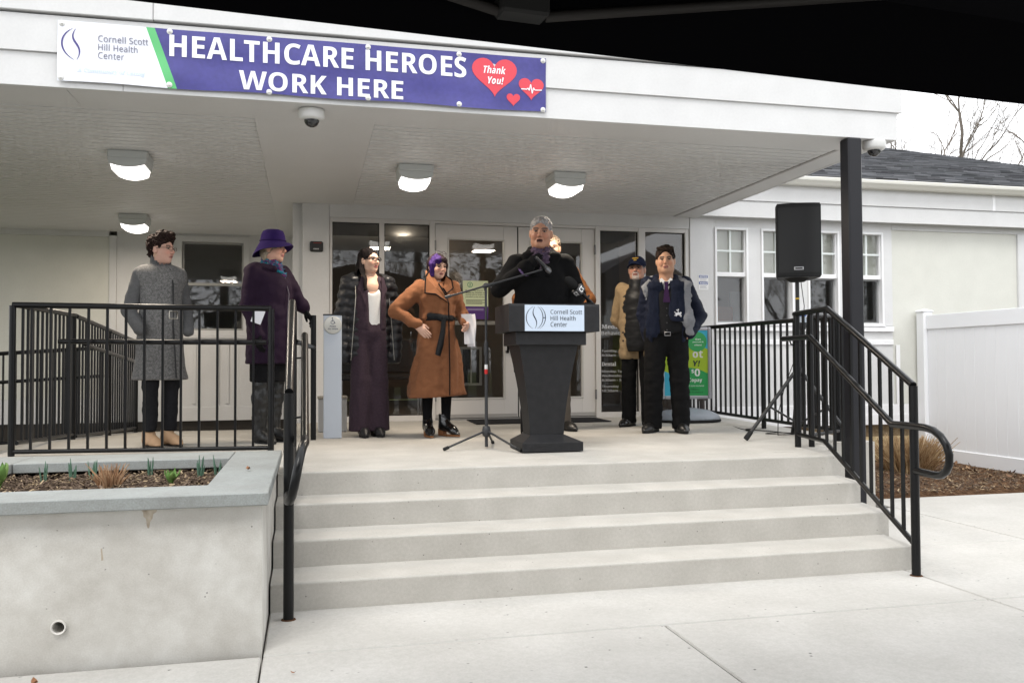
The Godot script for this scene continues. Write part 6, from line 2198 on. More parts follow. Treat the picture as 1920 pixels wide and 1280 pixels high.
func woman_grey() -> void:
	var t := person("person in a belted grey wool coat, hands in pockets, behind the picket railing", Vector3(-0.945, land(-1.77), -1.77), 0.5)
	var j := skeleton(1.66)
	for s in [["L", 1.0], ["R", -1.0]]:
		j["el" + s[0]] = Vector3(0.222 * s[1], 1.05, -0.06)
		j["wr" + s[0]] = Vector3(0.185 * s[1], 0.90, 0.09)
		j["an" + s[0]] = Vector3(0.075 * s[1], 0.09, -0.02)
		j["kn" + s[0]] = Vector3(0.08 * s[1], 0.49, 0.02)
	var skin := Color(0.55, 0.33, 0.26)
	var hx := head_xf(j, 0.62, 0.02, 0.0, 1.0)
	var b := MB.new()
	body_into(b, j, skin)
	head_into(b, hx, {"skin": skin, "lip": Color(0.42, 0.19, 0.16), "brow": Color(0.05, 0.03, 0.025)})
	part("body", b, vmat(0.55, 0.4), t)
	var f := hair_field(0.005)
	f.ell(Vector3(0, 0.052, -0.024), Vector3(0.089, 0.084, 0.106), 0.01)
	f.ell(Vector3(0, -0.02, -0.075), Vector3(0.062, 0.06, 0.04), 0.03)
	f.ell(Vector3(0.0, 0.108, 0.03), Vector3(0.08, 0.05, 0.075), 0.03)
	f.rumple(wrinkle(5, 24.0), 0.018, Vector3.ONE, 0.04)
	f.ell(Vector3(0, -0.05, 0.10), Vector3(0.068, 0.118, 0.085), 0.008, true)
	for s in [-1.0, 1.0]: f.ell(Vector3(s * 0.08, -0.03, 0.01), Vector3(0.03, 0.035, 0.03), 0.006, true)
	hair_mesh(t, f, hx, Color(0.022, 0.013, 0.011), 300)
	glasses(t, hx, mat(0.10, 0.075, 0.055, 0.4, 0.5, 0.3), 0.002)
	var m := MB.new()
	for s in [-1.0, 1.0]:
		var pts := []
		for i in 13: pts.append(hx * Vector3(s * 0.082, -0.052 + 0.011 * cos(TAU * i / 12.0), -0.005 + 0.011 * sin(TAU * i / 12.0)))
		m.tube(pts, 0.0016, 6, false)
	part("earrings", m, mat(0.6, 0.45, 0.25, 0.3, 0.5, 0.8), t)
	var wool := cloth(0.115, 0.115, 0.118, 0.10, 60.0, 4.0, 0.95, 0.3)
	var tweed := cloth(0.155, 0.152, 0.15, 0.42, 34.0, 5.0, 0.95, 0.3)
	# coat: tweed body
	f = Field.new(Vector3(-0.34, 0.46, -0.28), Vector3(0.34, 1.48, 0.3), 0.013)
	f.cone(Vector3(0, 1.02, 0), Vector3(0, 1.30, 0.0), 0.118, 0.128, 0.05, 1.28, 0.92)
	f.cone(Vector3(0.13, 1.335, -0.01), Vector3(-0.13, 1.335, -0.01), 0.075, 0.075, 0.06)
	f.cone(Vector3(0, 0.40, 0.0), Vector3(0, 1.0, 0.0), 0.185, 0.125, 0.05, 1.2, 0.92)
	f.rumple(wrinkle(11, 5.0), 0.012, Vector3(1.2, 0.5, 1.2))
	f.cut(Vector3.DOWN, -0.515)
	add("coat_body", f, tweed, t)
	f = Field.new(Vector3(-0.38, 0.78, -0.24), Vector3(0.38, 1.46, 0.26), 0.013)
	for e in [["L", 1.0], ["R", -1.0]]:
		f.cone(j["sh" + e[0]] * Vector3(0.93, 0.99, 1), j["el" + e[0]], 0.062, 0.052, 0.03)
		f.cone(j["el" + e[0]], j["wr" + e[0]], 0.052, 0.046, 0.02)
	f.rumple(wrinkle(13, 9.0), 0.007, Vector3(1, 1.4, 1))
	add("sleeves", f, wool, t)
	f = Field.new(Vector3(-0.12, 1.33, -0.14), Vector3(0.12, 1.50, 0.14), 0.008)
	f.cone(Vector3(0, 1.34, -0.005), Vector3(0, 1.49, -0.01), 0.088, 0.074, 0.01)
	f.cone(Vector3(0, 1.40, 0.0), Vector3(0, 1.56, 0.0), 0.068, 0.064, 0.01, 1.0, 1.0, Vector3.BACK, true)
	f.cut(Vector3(0, 1, 0.22).normalized(), 1.455)
	add("collar", f, wool, t)
	f = Field.new(Vector3(-0.22, 0.96, -0.18), Vector3(0.22, 1.08, 0.2), 0.009)
	f.cone(Vector3(0, 0.985, 0), Vector3(0, 1.055, 0), 0.127, 0.127, 0.01, 1.26, 0.94)
	f.cut(Vector3.UP, 1.045)
	f.cut(Vector3.DOWN, -0.995)
	add("belt", f, wool, t)
	m = MB.new()
	var bz := 0.128
	m.tube([Vector3(0.02, 0.992, bz), Vector3(0.085, 0.992, bz - 0.006), Vector3(0.085, 1.048, bz - 0.006), Vector3(0.02, 1.048, bz), Vector3(0.02, 0.992, bz)], 0.004, 6)
	part("buckle", m, mat(0.62, 0.58, 0.5, 0.25, 0.5, 0.9), t)
	m = MB.new()
	m.tube([Vector3(0.035, 1.38, 0.095), Vector3(0.05, 1.25, 0.127), Vector3(0.052, 1.06, 0.124), Vector3(0.05, 0.98, 0.125), Vector3(0.055, 0.75, 0.152), Vector3(0.06, 0.53, 0.173)], 0.006, 6, true, 0.6)
	part("front_edge", m, cloth(0.05, 0.05, 0.052, 0.06), t)
	legs(t, j, "trousers", cloth(0.017, 0.017, 0.019, 0.12), 0.072, 0.060, 0.052, 0.115, 31, 0.008)
	var tan_ := mat(0.50, 0.32, 0.19, 0.6, 0.35)
	shoe(t, Vector3(0.075, 0, 0.02), 0.25, tan_, mat(0.02, 0.015, 0.012, 0.7, 0.3), 0.25, 0.044, 0.125, 0.012, 0.046, "ankle_boot")
	shoe(t, Vector3(-0.075, 0, 0.02), 0.05, tan_, mat(0.02, 0.015, 0.012, 0.7, 0.3), 0.25, 0.044, 0.125, 0.012, 0.046, "ankle_boot")

func woman_purple() -> void:
	var t := person("person in a dark purple coat and brimmed hat, gloved hand on the rail post", Vector3(-0.13, land(-1.86), -1.86), 0.85)
	var j := skeleton(1.69)
	# the left glove rests on the rail post
	var grip := t.to_local(Vector3(0.225, 1.655, -1.985))
	j.shL = Vector3(0.16, 1.385, -0.01)
	j.elL = Vector3(0.27, 1.13, 0.10)
	j.wrL = grip + Vector3(-0.03, 0.035, -0.075)
	j.elR = Vector3(-0.205, 1.10, -0.03)
	j.wrR = Vector3(-0.195, 0.87, 0.07)
	for s in [["L", 1.0], ["R", -1.0]]:
		j["an" + s[0]] = Vector3(0.08 * s[1], 0.085, -0.03)
		j["kn" + s[0]] = Vector3(0.08 * s[1], 0.5, -0.005)
	var skin := Color(0.53, 0.30, 0.22)
	var hx := head_xf(j, 0.28, 0.0, 0.0, 1.0)
	hx.origin += Vector3(0, 0.01, 0.03)
	var b := MB.new()
	body_into(b, j, skin)
	head_into(b, hx, {"skin": skin, "lip": Color(0.36, 0.13, 0.12), "brow": Color(0.2, 0.14, 0.1), "old": true, "jaw": 0.004})
	part("body", b, vmat(0.55, 0.4), t)
	var f := hair_field(0.006)
	f.ell(Vector3(0, 0.02, -0.02), Vector3(0.088, 0.09, 0.1), 0.01)
	f.ell(Vector3(0, -0.06, -0.05), Vector3(0.078, 0.075, 0.062), 0.03)
	f.rumple(wrinkle(15, 22.0), 0.02, Vector3(1, 0.5, 1), 0.04)
	face_free(f, 0.055)
	hair_mesh(t, f, hx, Color(0.33, 0.27, 0.19), 310, Color(0.2, 0.17, 0.14))
	# hat: crown and a brim that turns down at the back
	var m := MB.new()
	var rings := []
	var prof := [[0.0, 0.168], [0.05, 0.165], [0.078, 0.152], [0.092, 0.12], [0.1, 0.07], [0.104, 0.055], [0.128, 0.04], [0.152, 0.02], [0.160, 0.008], [0.156, 0.004], [0.13, 0.028], [0.1, 0.045], [0.09, 0.05]]
	for q in prof:
		var ring := []
		for i in 33:
			var a := TAU * i / 32.0
			var rr: float = q[0]
			var yy: float = q[1]
			if rr > 0.104:
				yy -= (rr - 0.104) * (0.55 - 0.75 * sin(a)) + 0.008 * sin(3 * a + 1.0)
			ring.append(m.vert(hx * Vector3(cos(a) * rr * 0.95, yy, sin(a) * rr * 1.1 - 0.008), Vector3.UP))
		rings.append(ring)
	for i in prof.size() - 1:
		for k in 32: m.quadi(rings[i][k], rings[i + 1][k], rings[i + 1][k + 1], rings[i][k + 1])
	smooth(m)
	part("hat", m, cloth(0.026, 0.012, 0.085, 0.1, 60.0, 4.0, 0.95, 0.25), t)
	m = MB.new()
	var band := []
	for i in 33:
		var a := TAU * i / 32.0
		band.append(hx * Vector3(cos(a) * 0.1015 * 0.95, 0.066, sin(a) * 0.1015 * 1.1 - 0.008))
	m.tube(band, 0.005, 6, false)
	part("hat_band", m, cloth(0.02, 0.009, 0.06, 0.1), t)
	# scarf
	f = Field.new(Vector3(-0.14, 1.30, -0.14), Vector3(0.14, 1.54, 0.2), 0.007)
	f.cone(Vector3(0, 1.385, 0.0), Vector3(0, 1.46, 0.005), 0.092, 0.075, 0.01)
	f.cone(Vector3(-0.02, 1.43, 0.09), Vector3(0.02, 1.35, 0.12), 0.045, 0.035, 0.03)
	f.rumple(wrinkle(17, 18.0), 0.022, Vector3(1, 1.6, 1))
	m = MB.new()
	var no := wrinkle(19, 22.0)
	f.mesh_into(m, Transform3D.IDENTITY, func(p: Vector3, _n: Vector3) -> Color:
		var w := no.get_noise_3dv(p)
		if w > 0.12: return Color(0.02, 0.2, 0.26)
		if w > -0.08: return Color(0.05, 0.03, 0.12)
		if w > -0.25: return Color(0.2, 0.04, 0.12)
		return Color(0.03, 0.08, 0.13))
	part("scarf", m, vmat(0.9, 0.3), t)
	var pur := cloth(0.016, 0.0065, 0.019, 0.07, 60.0, 4.0, 0.75, 0.15)
	f = Field.new(Vector3(-0.42, 0.58, -0.32), Vector3(0.42, 1.50, 0.34), 0.013)
	f.cone(Vector3(0, 1.0, 0.0), Vector3(0, 1.25, 0.03), 0.155, 0.15, 0.05, 1.18, 1.0)
	f.cone(Vector3(0.12, 1.335, -0.005), Vector3(-0.12, 1.335, -0.005), 0.085, 0.085, 0.06)
	f.cone(Vector3(0, 0.5, 0.0), Vector3(0, 1.0, 0.01), 0.185, 0.16, 0.05, 1.12, 0.98)
	for e in ["L", "R"]:
		f.cone(j["sh" + e], j["el" + e], 0.074, 0.06, 0.03)
		f.cone(j["el" + e], j["wr" + e], 0.06, 0.046, 0.02)
	f.rumple(wrinkle(21, 7.0), 0.010, Vector3(1, 1.3, 1))
	f.cut(Vector3.DOWN, -0.635, Vector3(-0.42, 0.5, -0.4), Vector3(0.42, 0.7, 0.4))
	add("coat", f, pur, t)
	f = Field.new(Vector3(-0.2, 1.30, -0.28), Vector3(0.2, 1.52, 0.2), 0.009)
	f.cone(Vector3(-0.09, 1.41, -0.06), Vector3(0.09, 1.41, -0.06), 0.055, 0.055, 0.03, 1.0, 1.0)
	f.cone(Vector3(0, 1.38, -0.12), Vector3(0, 1.42, -0.14), 0.07, 0.06, 0.03, 1.3, 0.8)
	f.cone(Vector3(0.08, 1.42, 0.0), Vector3(0.055, 1.40, 0.10), 0.034, 0.03, 0.02)
	f.cone(Vector3(-0.08, 1.42, 0.0), Vector3(-0.055, 1.40, 0.10), 0.034, 0.03, 0.02)
	add("hood", f, pur, t)
	m = MB.new()
	m.tube([Vector3(0.02, 1.33, 0.155), Vector3(0.025, 1.2, 0.192), Vector3(0.02, 1.0, 0.178), Vector3(0.02, 0.8, 0.185), Vector3(0.02, 0.66, 0.195)], 0.0035, 6)
	part("zip", m, mat(0.12, 0.1, 0.12, 0.4, 0.5), t)
	m = MB.new()
	m.box(Vector3(-0.05, -0.05, -0.002), Vector3(0.03, 0.06, 0.002), 0.001, Transform3D(Basis(Vector3.UP, -0.9) * Basis(Vector3.BACK, -0.35), Vector3(-0.235, 1.0, 0.12)))
	part("folded_paper", m, mat(0.72, 0.72, 0.76, 0.8, 0.3), t)
	# gloves
	m = MB.new()
	var d: Vector3 = (j.wrL - j.elL).normalized()
	hand_into(m, aim(j.wrL, (d + Vector3(0, -0.25, 0.35)).normalized(), Vector3.DOWN), Color.WHITE, -1.0, 0.55, 1.18)
	hand_into(m, aim(j.wrR, Vector3(0, -1, 0.1), Vector3(0.9, 0, 0.2)), Color.WHITE, 1.0, 0.5, 1.15)
	part("gloves", m, cloth(0.008, 0.008, 0.009, 0.08), t)
	# skirt and boots
	f = Field.new(Vector3(-0.26, 0.45, -0.22), Vector3(0.26, 0.75, 0.22), 0.013)
	f.cone(Vector3(0, 0.45, 0), Vector3(0, 0.75, 0), 0.15, 0.15, 0.02, 1.1, 0.9)
	f.cut(Vector3.DOWN, -0.49)
	f.cut(Vector3.UP, 0.72)
	add("skirt", f, cloth(0.008, 0.008, 0.009, 0.08), t)
	var lea := mat(0.012, 0.012, 0.012, 0.4, 0.5)
	for s in [["L", 1.0], ["R", -1.0]]:
		f = Field.new(Vector3(-0.25, 0.05, -0.16), Vector3(0.25, 0.62, 0.16), 0.010)
		f.cone(Vector3(0.08 * s[1], 0.56, 0.0), Vector3(0.08 * s[1], 0.36, -0.01), 0.072, 0.07, 0.02)
		f.cone(Vector3(0.08 * s[1], 0.36, -0.01), Vector3(0.08 * s[1], 0.06, -0.03), 0.07, 0.05, 0.02)
		f.rumple(wrinkle(23, 14.0), 0.010)
		add("boot_shaft", f, lea, t)
		shoe(t, Vector3(0.08 * s[1], 0, 0.02), 0.15 * s[1], lea, dark, 0.26, 0.045, 0.12, 0.015, 0.05, "boot")

func woman_suit() -> void:
	var t := person("person with long dark hair in an aubergine trouser suit, black puffer coat over the shoulders", Vector3(0.70, land(-2.2), -2.205), 0.2)
	var j := skeleton(1.655)
	for s in [["L", 1.0], ["R", -1.0]]:
		j["an" + s[0]] = Vector3(0.075 * s[1], 0.085, -0.02)
		j["el" + s[0]] = Vector3(0.205 * s[1], 1.07, -0.06)
		j["wr" + s[0]] = Vector3(0.12 * s[1], 0.90, -0.13)
	var skin := Color(0.55, 0.35, 0.26)
	var hx := head_xf(j, 0.5, -0.02, 0.02, 0.98)
	var b := MB.new()
	body_into(b, j, skin)
	head_into(b, hx, {"skin": skin, "lip": Color(0.42, 0.14, 0.13), "brow": Color(0.03, 0.02, 0.018)})
	# neck and upper chest stay bare
	var f := Field.new(Vector3(-0.16, 1.15, -0.12), Vector3(0.16, 1.46, 0.16), 0.008)
	f.cone(Vector3(0, 1.30, 0.018), Vector3(0, 1.36, 0.0), 0.09, 0.075, 0.03, 1.2, 0.9)
	f.cone(Vector3(0, 1.33, 0.0), Vector3(0, 1.46, -0.01), 0.055, 0.048, 0.03)
	b.col = skin
	f.mesh_into(b)
	part("body", b, vmat(0.55, 0.4), t)
	f = hair_field(0.006)
	f.ell(Vector3(0, 0.045, -0.022), Vector3(0.083, 0.082, 0.1), 0.01)
	f.cone(Vector3(0, -0.02, -0.065), Vector3(-0.02, -0.2, -0.07), 0.075, 0.085, 0.04, 1.1, 0.7)
	f.cone(Vector3(-0.066, -0.03, -0.045), Vector3(-0.10, -0.19, -0.01), 0.036, 0.05, 0.04)
	f.cone(Vector3(-0.10, -0.19, -0.01), Vector3(-0.10, -0.275, 0.03), 0.05, 0.026, 0.03)
	f.cone(Vector3(0.07, -0.02, -0.045), Vector3(0.085, -0.17, -0.05), 0.026, 0.03, 0.03)
	f.rumple(wrinkle(25, 20.0), 0.008, Vector3(1, 0.4, 1), 0.04)
	face_free(f, 0.072)
	for s in [-1.0, 1.0]: f.ell(Vector3(s * 0.082, -0.02, 0.015), Vector3(0.02, 0.03, 0.03), 0.006, true)
	hair_mesh(t, f, hx, Color(0.012, 0.009, 0.009), 320)
	glasses(t, hx, mat(0.01, 0.01, 0.012, 0.3, 0.3), 0.0034)
	# white top
	var top := cloth(0.66, 0.65, 0.64, 0.03)
	f = Field.new(Vector3(-0.22, 0.86, -0.2), Vector3(0.22, 1.36, 0.22), 0.010)
	f.cone(Vector3(0, 0.93, 0), Vector3(0, 1.23, 0.015), 0.112, 0.112, 0.04, 1.2, 0.92)
	f.ell(Vector3(0, 1.345, 0.10), Vector3(0.075, 0.11, 0.12), 0.01, true)
	f.cut(Vector3.UP, 1.30)
	add("blouse", f, top, t)
	# jacket, open at the front
	var aub := cloth(0.043, 0.028, 0.038, 0.16, 60.0, 5.0, 0.9, 0.2)
	f = Field.new(Vector3(-0.33, 0.86, -0.24), Vector3(0.33, 1.46, 0.26), 0.0125)
	f.cone(Vector3(0, 0.95, 0.0), Vector3(0, 1.25, 0.0), 0.128, 0.127, 0.05, 1.24, 0.96)
	f.cone(Vector3(0.12, 1.335, -0.015), Vector3(-0.12, 1.335, -0.015), 0.066, 0.066, 0.05)
	for e in ["L", "R"]:
		f.cone(j["sh" + e], j["el" + e], 0.06, 0.05, 0.03)
		f.cone(j["el" + e], j["wr" + e], 0.05, 0.04, 0.02)
	f.rumple(wrinkle(27, 8.0), 0.006, Vector3(1, 1.2, 1))
	f.cone(Vector3(0.03, 0.84, 0.17), Vector3(0.025, 1.24, 0.19), 0.07, 0.078, 0.006, 1.0, 1.5, Vector3.BACK, true)
	f.cone(Vector3(0.015, 1.24, 0.19), Vector3(0.0, 1.44, 0.13), 0.072, 0.088, 0.006, 1.0, 1.4, Vector3.BACK, true)
	f.cut(Vector3.DOWN, -0.915, Vector3(-0.17, 0.8, -0.3), Vector3(0.17, 1.0, 0.3))
	add("jacket", f, aub, t)
	var m := MB.new()
	for s in [-1.0, 1.0]:
		m.prism(PackedVector2Array([Vector2(s * 0.02, 0.0), Vector2(s * 0.075, 0.17), Vector2(s * 0.10, 0.20), Vector2(s * 0.065, 0.31), Vector2(s * 0.045, 0.31), Vector2(s * 0.04, 0.16)]), 0.0, 0.006, Transform3D(Basis(Vector3.RIGHT, -0.14) * Basis(Vector3.UP, s * 0.3), Vector3(s * 0.035 + 0.01, 1.08, 0.137)))
	part("lapels", m, aub, t)
	# puffer coat draped over the shoulders, quilted across
	f = Field.new(Vector3(-0.42, 0.58, -0.34), Vector3(0.42, 1.46, 0.24), 0.0125)
	f.cone(Vector3(0, 0.72, -0.055), Vector3(0, 1.25, -0.04), 0.19, 0.165, 0.05, 1.22, 0.82)
	f.cone(Vector3(0.14, 1.335, -0.03), Vector3(-0.14, 1.335, -0.03), 0.088, 0.088, 0.06)
	for e in [["L", 1.0], ["R", -1.0]]:
		f.cone(j["sh" + e[0]] + Vector3(0.015 * e[1], -0.01, 0), Vector3(0.245 * e[1], 0.98, -0.02), 0.075, 0.066, 0.03)
		f.cone(Vector3(0.245 * e[1], 0.98, -0.02), Vector3(0.23 * e[1], 0.68, 0.02), 0.066, 0.058, 0.02)
	# the quilting: horizontal rolls
	for kz in f.nz:
		for jy in f.ny:
			var yy := f.o.y + jy * f.s
			var q := 0.010 * absf(sin(yy * PI / 0.075 + 0.4)) - 0.006
			var base := (kz * f.ny + jy) * f.nx
			for i in f.nx:
				if absf(f.d[base + i]) < 0.06: f.d[base + i] -= q
	f.rumple(wrinkle(29, 12.0), 0.010)
	f.cone(Vector3(0.02, 0.5, 0.22), Vector3(0.02, 1.22, 0.16), 0.155, 0.135, 0.008, 1.0, 1.35, Vector3.BACK, true)
	f.cone(Vector3(0.02, 1.22, 0.16), Vector3(0.0, 1.5, 0.06), 0.135, 0.10, 0.008, 1.0, 1.3, Vector3.BACK, true)
	f.cut(Vector3.DOWN, -0.63)
	add("puffer_coat", f, mat(0.010, 0.010, 0.012, 0.42, 0.4), t)
	m = MB.new()
	m.tube([Vector3(-0.135, 1.36, 0.05), Vector3(-0.145, 1.2, 0.105), Vector3(-0.165, 0.95, 0.11), Vector3(-0.185, 0.66, 0.10)], 0.003, 6)
	m.tube([Vector3(0.155, 1.2, 0.10), Vector3(0.175, 0.95, 0.11), Vector3(0.2, 0.66, 0.10)], 0.003, 6)
	part("zip", m, mat(0.4, 0.38, 0.34, 0.35, 0.5, 0.8), t)
	# wide trousers
	f = Field.new(Vector3(-0.26, 0.0, -0.22), Vector3(0.26, 1.06, 0.22), 0.013)
	f.cone(j.hip, Vector3(0, 1.03, 0), 0.125, 0.108, 0.04, 1.2, 0.9)
	for s in [-1.0, 1.0]:
		f.cone(Vector3(0.072 * s, 0.90, 0), Vector3(0.078 * s, 0.48, 0.01), 0.09, 0.084, 0.02)
		f.cone(Vector3(0.078 * s, 0.48, 0.01), Vector3(0.083 * s, -0.05, 0.012), 0.084, 0.10, 0.02)
	f.rumple(wrinkle(33, 9.0), 0.010, Vector3(1.6, 0.35, 1.6))
	f.cut(Vector3.DOWN, -0.045)
	add("trousers", f, aub, t)
	for s in [-1.0, 1.0]: shoe(t, Vector3(0.06 * s, 0, 0.05), 0.1 * s, mat(0.015, 0.014, 0.015, 0.4, 0.45), dark, 0.24, 0.042, 0.08, 0.01, 0.04)
	# the arms hang inside the coat

func woman_rust() -> void:
	var t := person("person in a belted rust orange wrap coat holding white papers", Vector3(1.28, land(-2.06), -2.06), 0.15)
	var j := skeleton(1.595)
	j.elR = Vector3(-0.37, 1.085, -0.04)
	j.wrR = Vector3(-0.215, 0.965, 0.10)
	j.elL = Vector3(0.235, 1.06, -0.02)
	j.wrL = Vector3(0.215, 0.985, 0.155)
	j.shL = Vector3(0.15, 1.29, -0.01)
	j.shR = Vector3(-0.15, 1.29, -0.01)
	for s in [["L", 1.0], ["R", -1.0]]: j["an" + s[0]] = Vector3(0.085 * s[1], 0.09, -0.02)
	var skin := Color(0.54, 0.33, 0.25)
	var hx := head_xf(j, 0.25, 0.14, 0.0, 0.94)
	var b := MB.new()
	body_into(b, j, skin)
	head_into(b, hx, {"skin": skin, "lip": Color(0.38, 0.15, 0.13), "brow": Color(0.04, 0.025, 0.02), "old": true, "nose": 0.004})
	var d: Vector3 = (j.wrR - j.elR).normalized()
	hand_into(b, aim(j.wrR, d + Vector3(0.05, -0.35, 0.0), Vector3(0.4, 0.1, -1)), skin, -1.0, 0.25, 0.95)
	var dl: Vector3 = (j.wrL - j.elL).normalized()
	hand_into(b, aim(j.wrL, dl + Vector3(0, -0.1, 0), Vector3(-1, 0.1, 0.1)), skin, -1.0, 0.75, 0.95)
	part("body", b, vmat(0.55, 0.4), t)
	var f := hair_field(0.005)
	f.ell(Vector3(0, 0.045, -0.018), Vector3(0.09, 0.088, 0.102), 0.01)
	for s in [-1.0, 1.0]: f.cone(Vector3(s * 0.072, 0.02, 0.02), Vector3(s * 0.072, -0.085, 0.03), 0.03, 0.022, 0.03)
	f.cone(Vector3(0, 0.0, -0.06), Vector3(0, -0.09, -0.06), 0.075, 0.06, 0.03)
	f.ell(Vector3(0, 0.07, 0.06), Vector3(0.07, 0.035, 0.045), 0.02)
	f.rumple(wrinkle(331, 26.0), 0.008, Vector3(1.4, 0.3, 1.4), 0.04)
	f.ell(Vector3(0.01, -0.06, 0.10), Vector3(0.058, 0.118, 0.075), 0.008, true)
	f.ell(Vector3(0, -0.16, 0.04), Vector3(0.07, 0.06, 0.09), 0.01, true)
	var no := wrinkle(330, 90.0)
	var m := MB.new()
	f.mesh_into(m, hx, func(p: Vector3, _n: Vector3) -> Color:
		var w := 1.0 + 0.5 * no.get_noise_3d(p.x * 1.6, p.y * 0.4, p.z * 1.6)
		var c := Color(0.022, 0.012, 0.014)
		# a dyed streak on the right side of the fringe
		if p.x < -0.02 + 0.02 * no.get_noise_3d(p.x * 0.3, p.y * 0.3, p.z * 0.3) and p.z > 0.0 and p.y > -0.12: c = Color(0.034, 0.012, 0.095)
		return Color(c.r * w, c.g * w, c.b * w, 1.0))
	part("hair", m, vmat(0.7, 0.3), t)
	glasses(t, hx * Transform3D(Basis(Vector3.RIGHT, -0.95), Vector3(0.012, 0.055, -0.02)), mat(0.02, 0.015, 0.02, 0.3, 0.5), 0.0022, 0.026, 0.02)
	# coat
	var rust := cloth(0.215, 0.090, 0.043, 0.05, 60.0, 5.0, 0.95, 0.35)
	f = Field.new(Vector3(-0.48, 0.28, -0.34), Vector3(0.4, 1.42, 0.36), 0.013)
	f.cone(Vector3(0, 1.02, 0), Vector3(0, 1.20, 0.02), 0.118, 0.128, 0.05, 1.24, 0.98)
	f.cone(Vector3(0.11, 1.245, -0.01), Vector3(-0.11, 1.245, -0.01), 0.078, 0.078, 0.06)
	f.cone(Vector3(0.0, 0.22, 0.0), Vector3(0, 1.0, 0.0), 0.245, 0.122, 0.05, 1.18, 0.9)
	for e in ["L", "R"]:
		f.cone(j["sh" + e], j["el" + e], 0.066, 0.058, 0.03)
		f.cone(j["el" + e], j["wr" + e], 0.058, 0.047, 0.02)
	f.rumple(wrinkle(35, 5.5), 0.022, Vector3(1.3, 0.35, 1.3))
	f.rumple(wrinkle(36, 11.0), 0.008, Vector3(1, 1.5, 1))
	f.cut(Vector3(0.05, -1, 0.0).normalized(), -0.345, Vector3(-0.5, 0.2, -0.4), Vector3(0.5, 0.5, 0.4))
	add("coat", f, rust, t)
	# wide lapels with dark piping
	var lap := func(pts: Array, called: String) -> void:
		var l := MB.new()
		var n := pts.size()
		var ce := Vector3.ZERO
		for p in pts: ce += p
		ce /= n
		for s in [0.0, 1.0]:
			for i in n: l.flat([ce + Vector3(0, 0, 0.014 - s * 0.008), pts[i] + Vector3(0, 0, -s * 0.006), pts[(i + 1) % n] + Vector3(0, 0, -s * 0.006)], Vector3(ce.x, ce.y, -1.0 if s == 0.0 else 1.0))
		part(called, l, rust, t)
		l = MB.new()
		var lp := pts.duplicate()
		l.tube(lp, 0.0065, 6)
		part("piping", l, cloth(0.012, 0.01, 0.01, 0.05), t)
	lap.call([Vector3(-0.075, 1.44, 0.02), Vector3(-0.125, 1.38, 0.075), Vector3(-0.145, 1.235, 0.125), Vector3(-0.06, 1.225, 0.157), Vector3(0.055, 1.15, 0.168), Vector3(0.03, 1.22, 0.155), Vector3(-0.02, 1.32, 0.115)], "lapel")
	lap.call([Vector3(0.075, 1.40, 0.03), Vector3(0.115, 1.36, 0.065), Vector3(0.115, 1.285, 0.105), Vector3(0.045, 1.235, 0.14), Vector3(0.02, 1.28, 0.125)], "lapel")
	f = Field.new(Vector3(-0.13, 1.24, -0.16), Vector3(0.13, 1.48, 0.1), 0.008)
	f.cone(Vector3(0, 1.30, -0.012), Vector3(0, 1.44, -0.035), 0.098, 0.092, 0.01)
	f.cone(Vector3(0, 1.36, 0.0), Vector3(0, 1.55, -0.01), 0.075, 0.078, 0.01, 1.0, 1.0, Vector3.BACK, true)
	f.cut(Vector3(0, 0.9, 0.45).normalized(), 1.265)
	add("collar", f, rust, t)
	m = MB.new()
	m.tube([Vector3(0.055, 1.15, 0.165), Vector3(0.06, 1.04, 0.15), Vector3(0.055, 0.9, 0.172), Vector3(0.045, 0.6, 0.222), Vector3(0.035, 0.36, 0.252)], 0.006, 6)
	part("front_piping", m, cloth(0.012, 0.01, 0.01, 0.05), t)
	var belt := cloth(0.014, 0.015, 0.017, 0.06, 60.0, 4.0, 0.7)
	f = Field.new(Vector3(-0.24, 0.93, -0.2), Vector3(0.24, 1.12, 0.22), 0.009)
	f.cone(Vector3(0, 0.995, 0), Vector3(0, 1.055, 0), 0.125, 0.125, 0.01, 1.26, 1.04)
	f.rumple(wrinkle(37, 9.0), 0.008)
	f.cut(Vector3.UP, 1.052)
	f.cut(Vector3.DOWN, -1.0)
	f.cone(Vector3(-0.10, 1.04, 0.12), Vector3(-0.02, 1.03, 0.15), 0.03, 0.026, 0.02, 1.0, 0.6)
	f.cone(Vector3(-0.01, 1.02, 0.155), Vector3(0.03, 1.02, 0.155), 0.028, 0.028, 0.015, 1.0, 0.7)
	add("belt", f, belt, t)
	m = MB.new()
	m.tube([Vector3(0.01, 1.02, 0.172), Vector3(-0.005, 0.9, 0.186), Vector3(-0.035, 0.78, 0.205), Vector3(-0.06, 0.70, 0.218)], [0.02, 0.024, 0.028, 0.024], 8, true, 0.25, Vector3.RIGHT)
	part("belt_tail", m, belt, t)
	# papers, curled sheets
	for s in [[0.0, 0.26, 0.0, "papers"], [0.035, 0.28, 0.35, "papers"]]:
		m = MB.new()
		var rows := []
		for jj in 9:
			var r := []
			for i in 7:
				var u := i / 6.0
				var w := jj / 8.0
				r.append(m.vert(Vector3(0.02 + s[0] + 0.012 * sin(w * 4.0 + s[2]) - 0.02 * u, 0.12 - w * s[1], -0.07 + 0.14 * u + 0.02 * w), Vector3.RIGHT))
			rows.append(r)
		for jj in 8:
			for i in 6: m.quadi(rows[jj][i], rows[jj][i + 1], rows[jj + 1][i + 1], rows[jj + 1][i])
		smooth(m)
		var o := part(s[3], m, mat(0.76, 0.76, 0.79, 0.8, 0.3), t)
		o.transform = Transform3D(Basis(Vector3.UP, 0.5 - s[2] * 0.6) * Basis(Vector3.BACK, 0.12 - s[2] * 0.35), j.wrL + Vector3(-0.02, -0.05, 0.07))
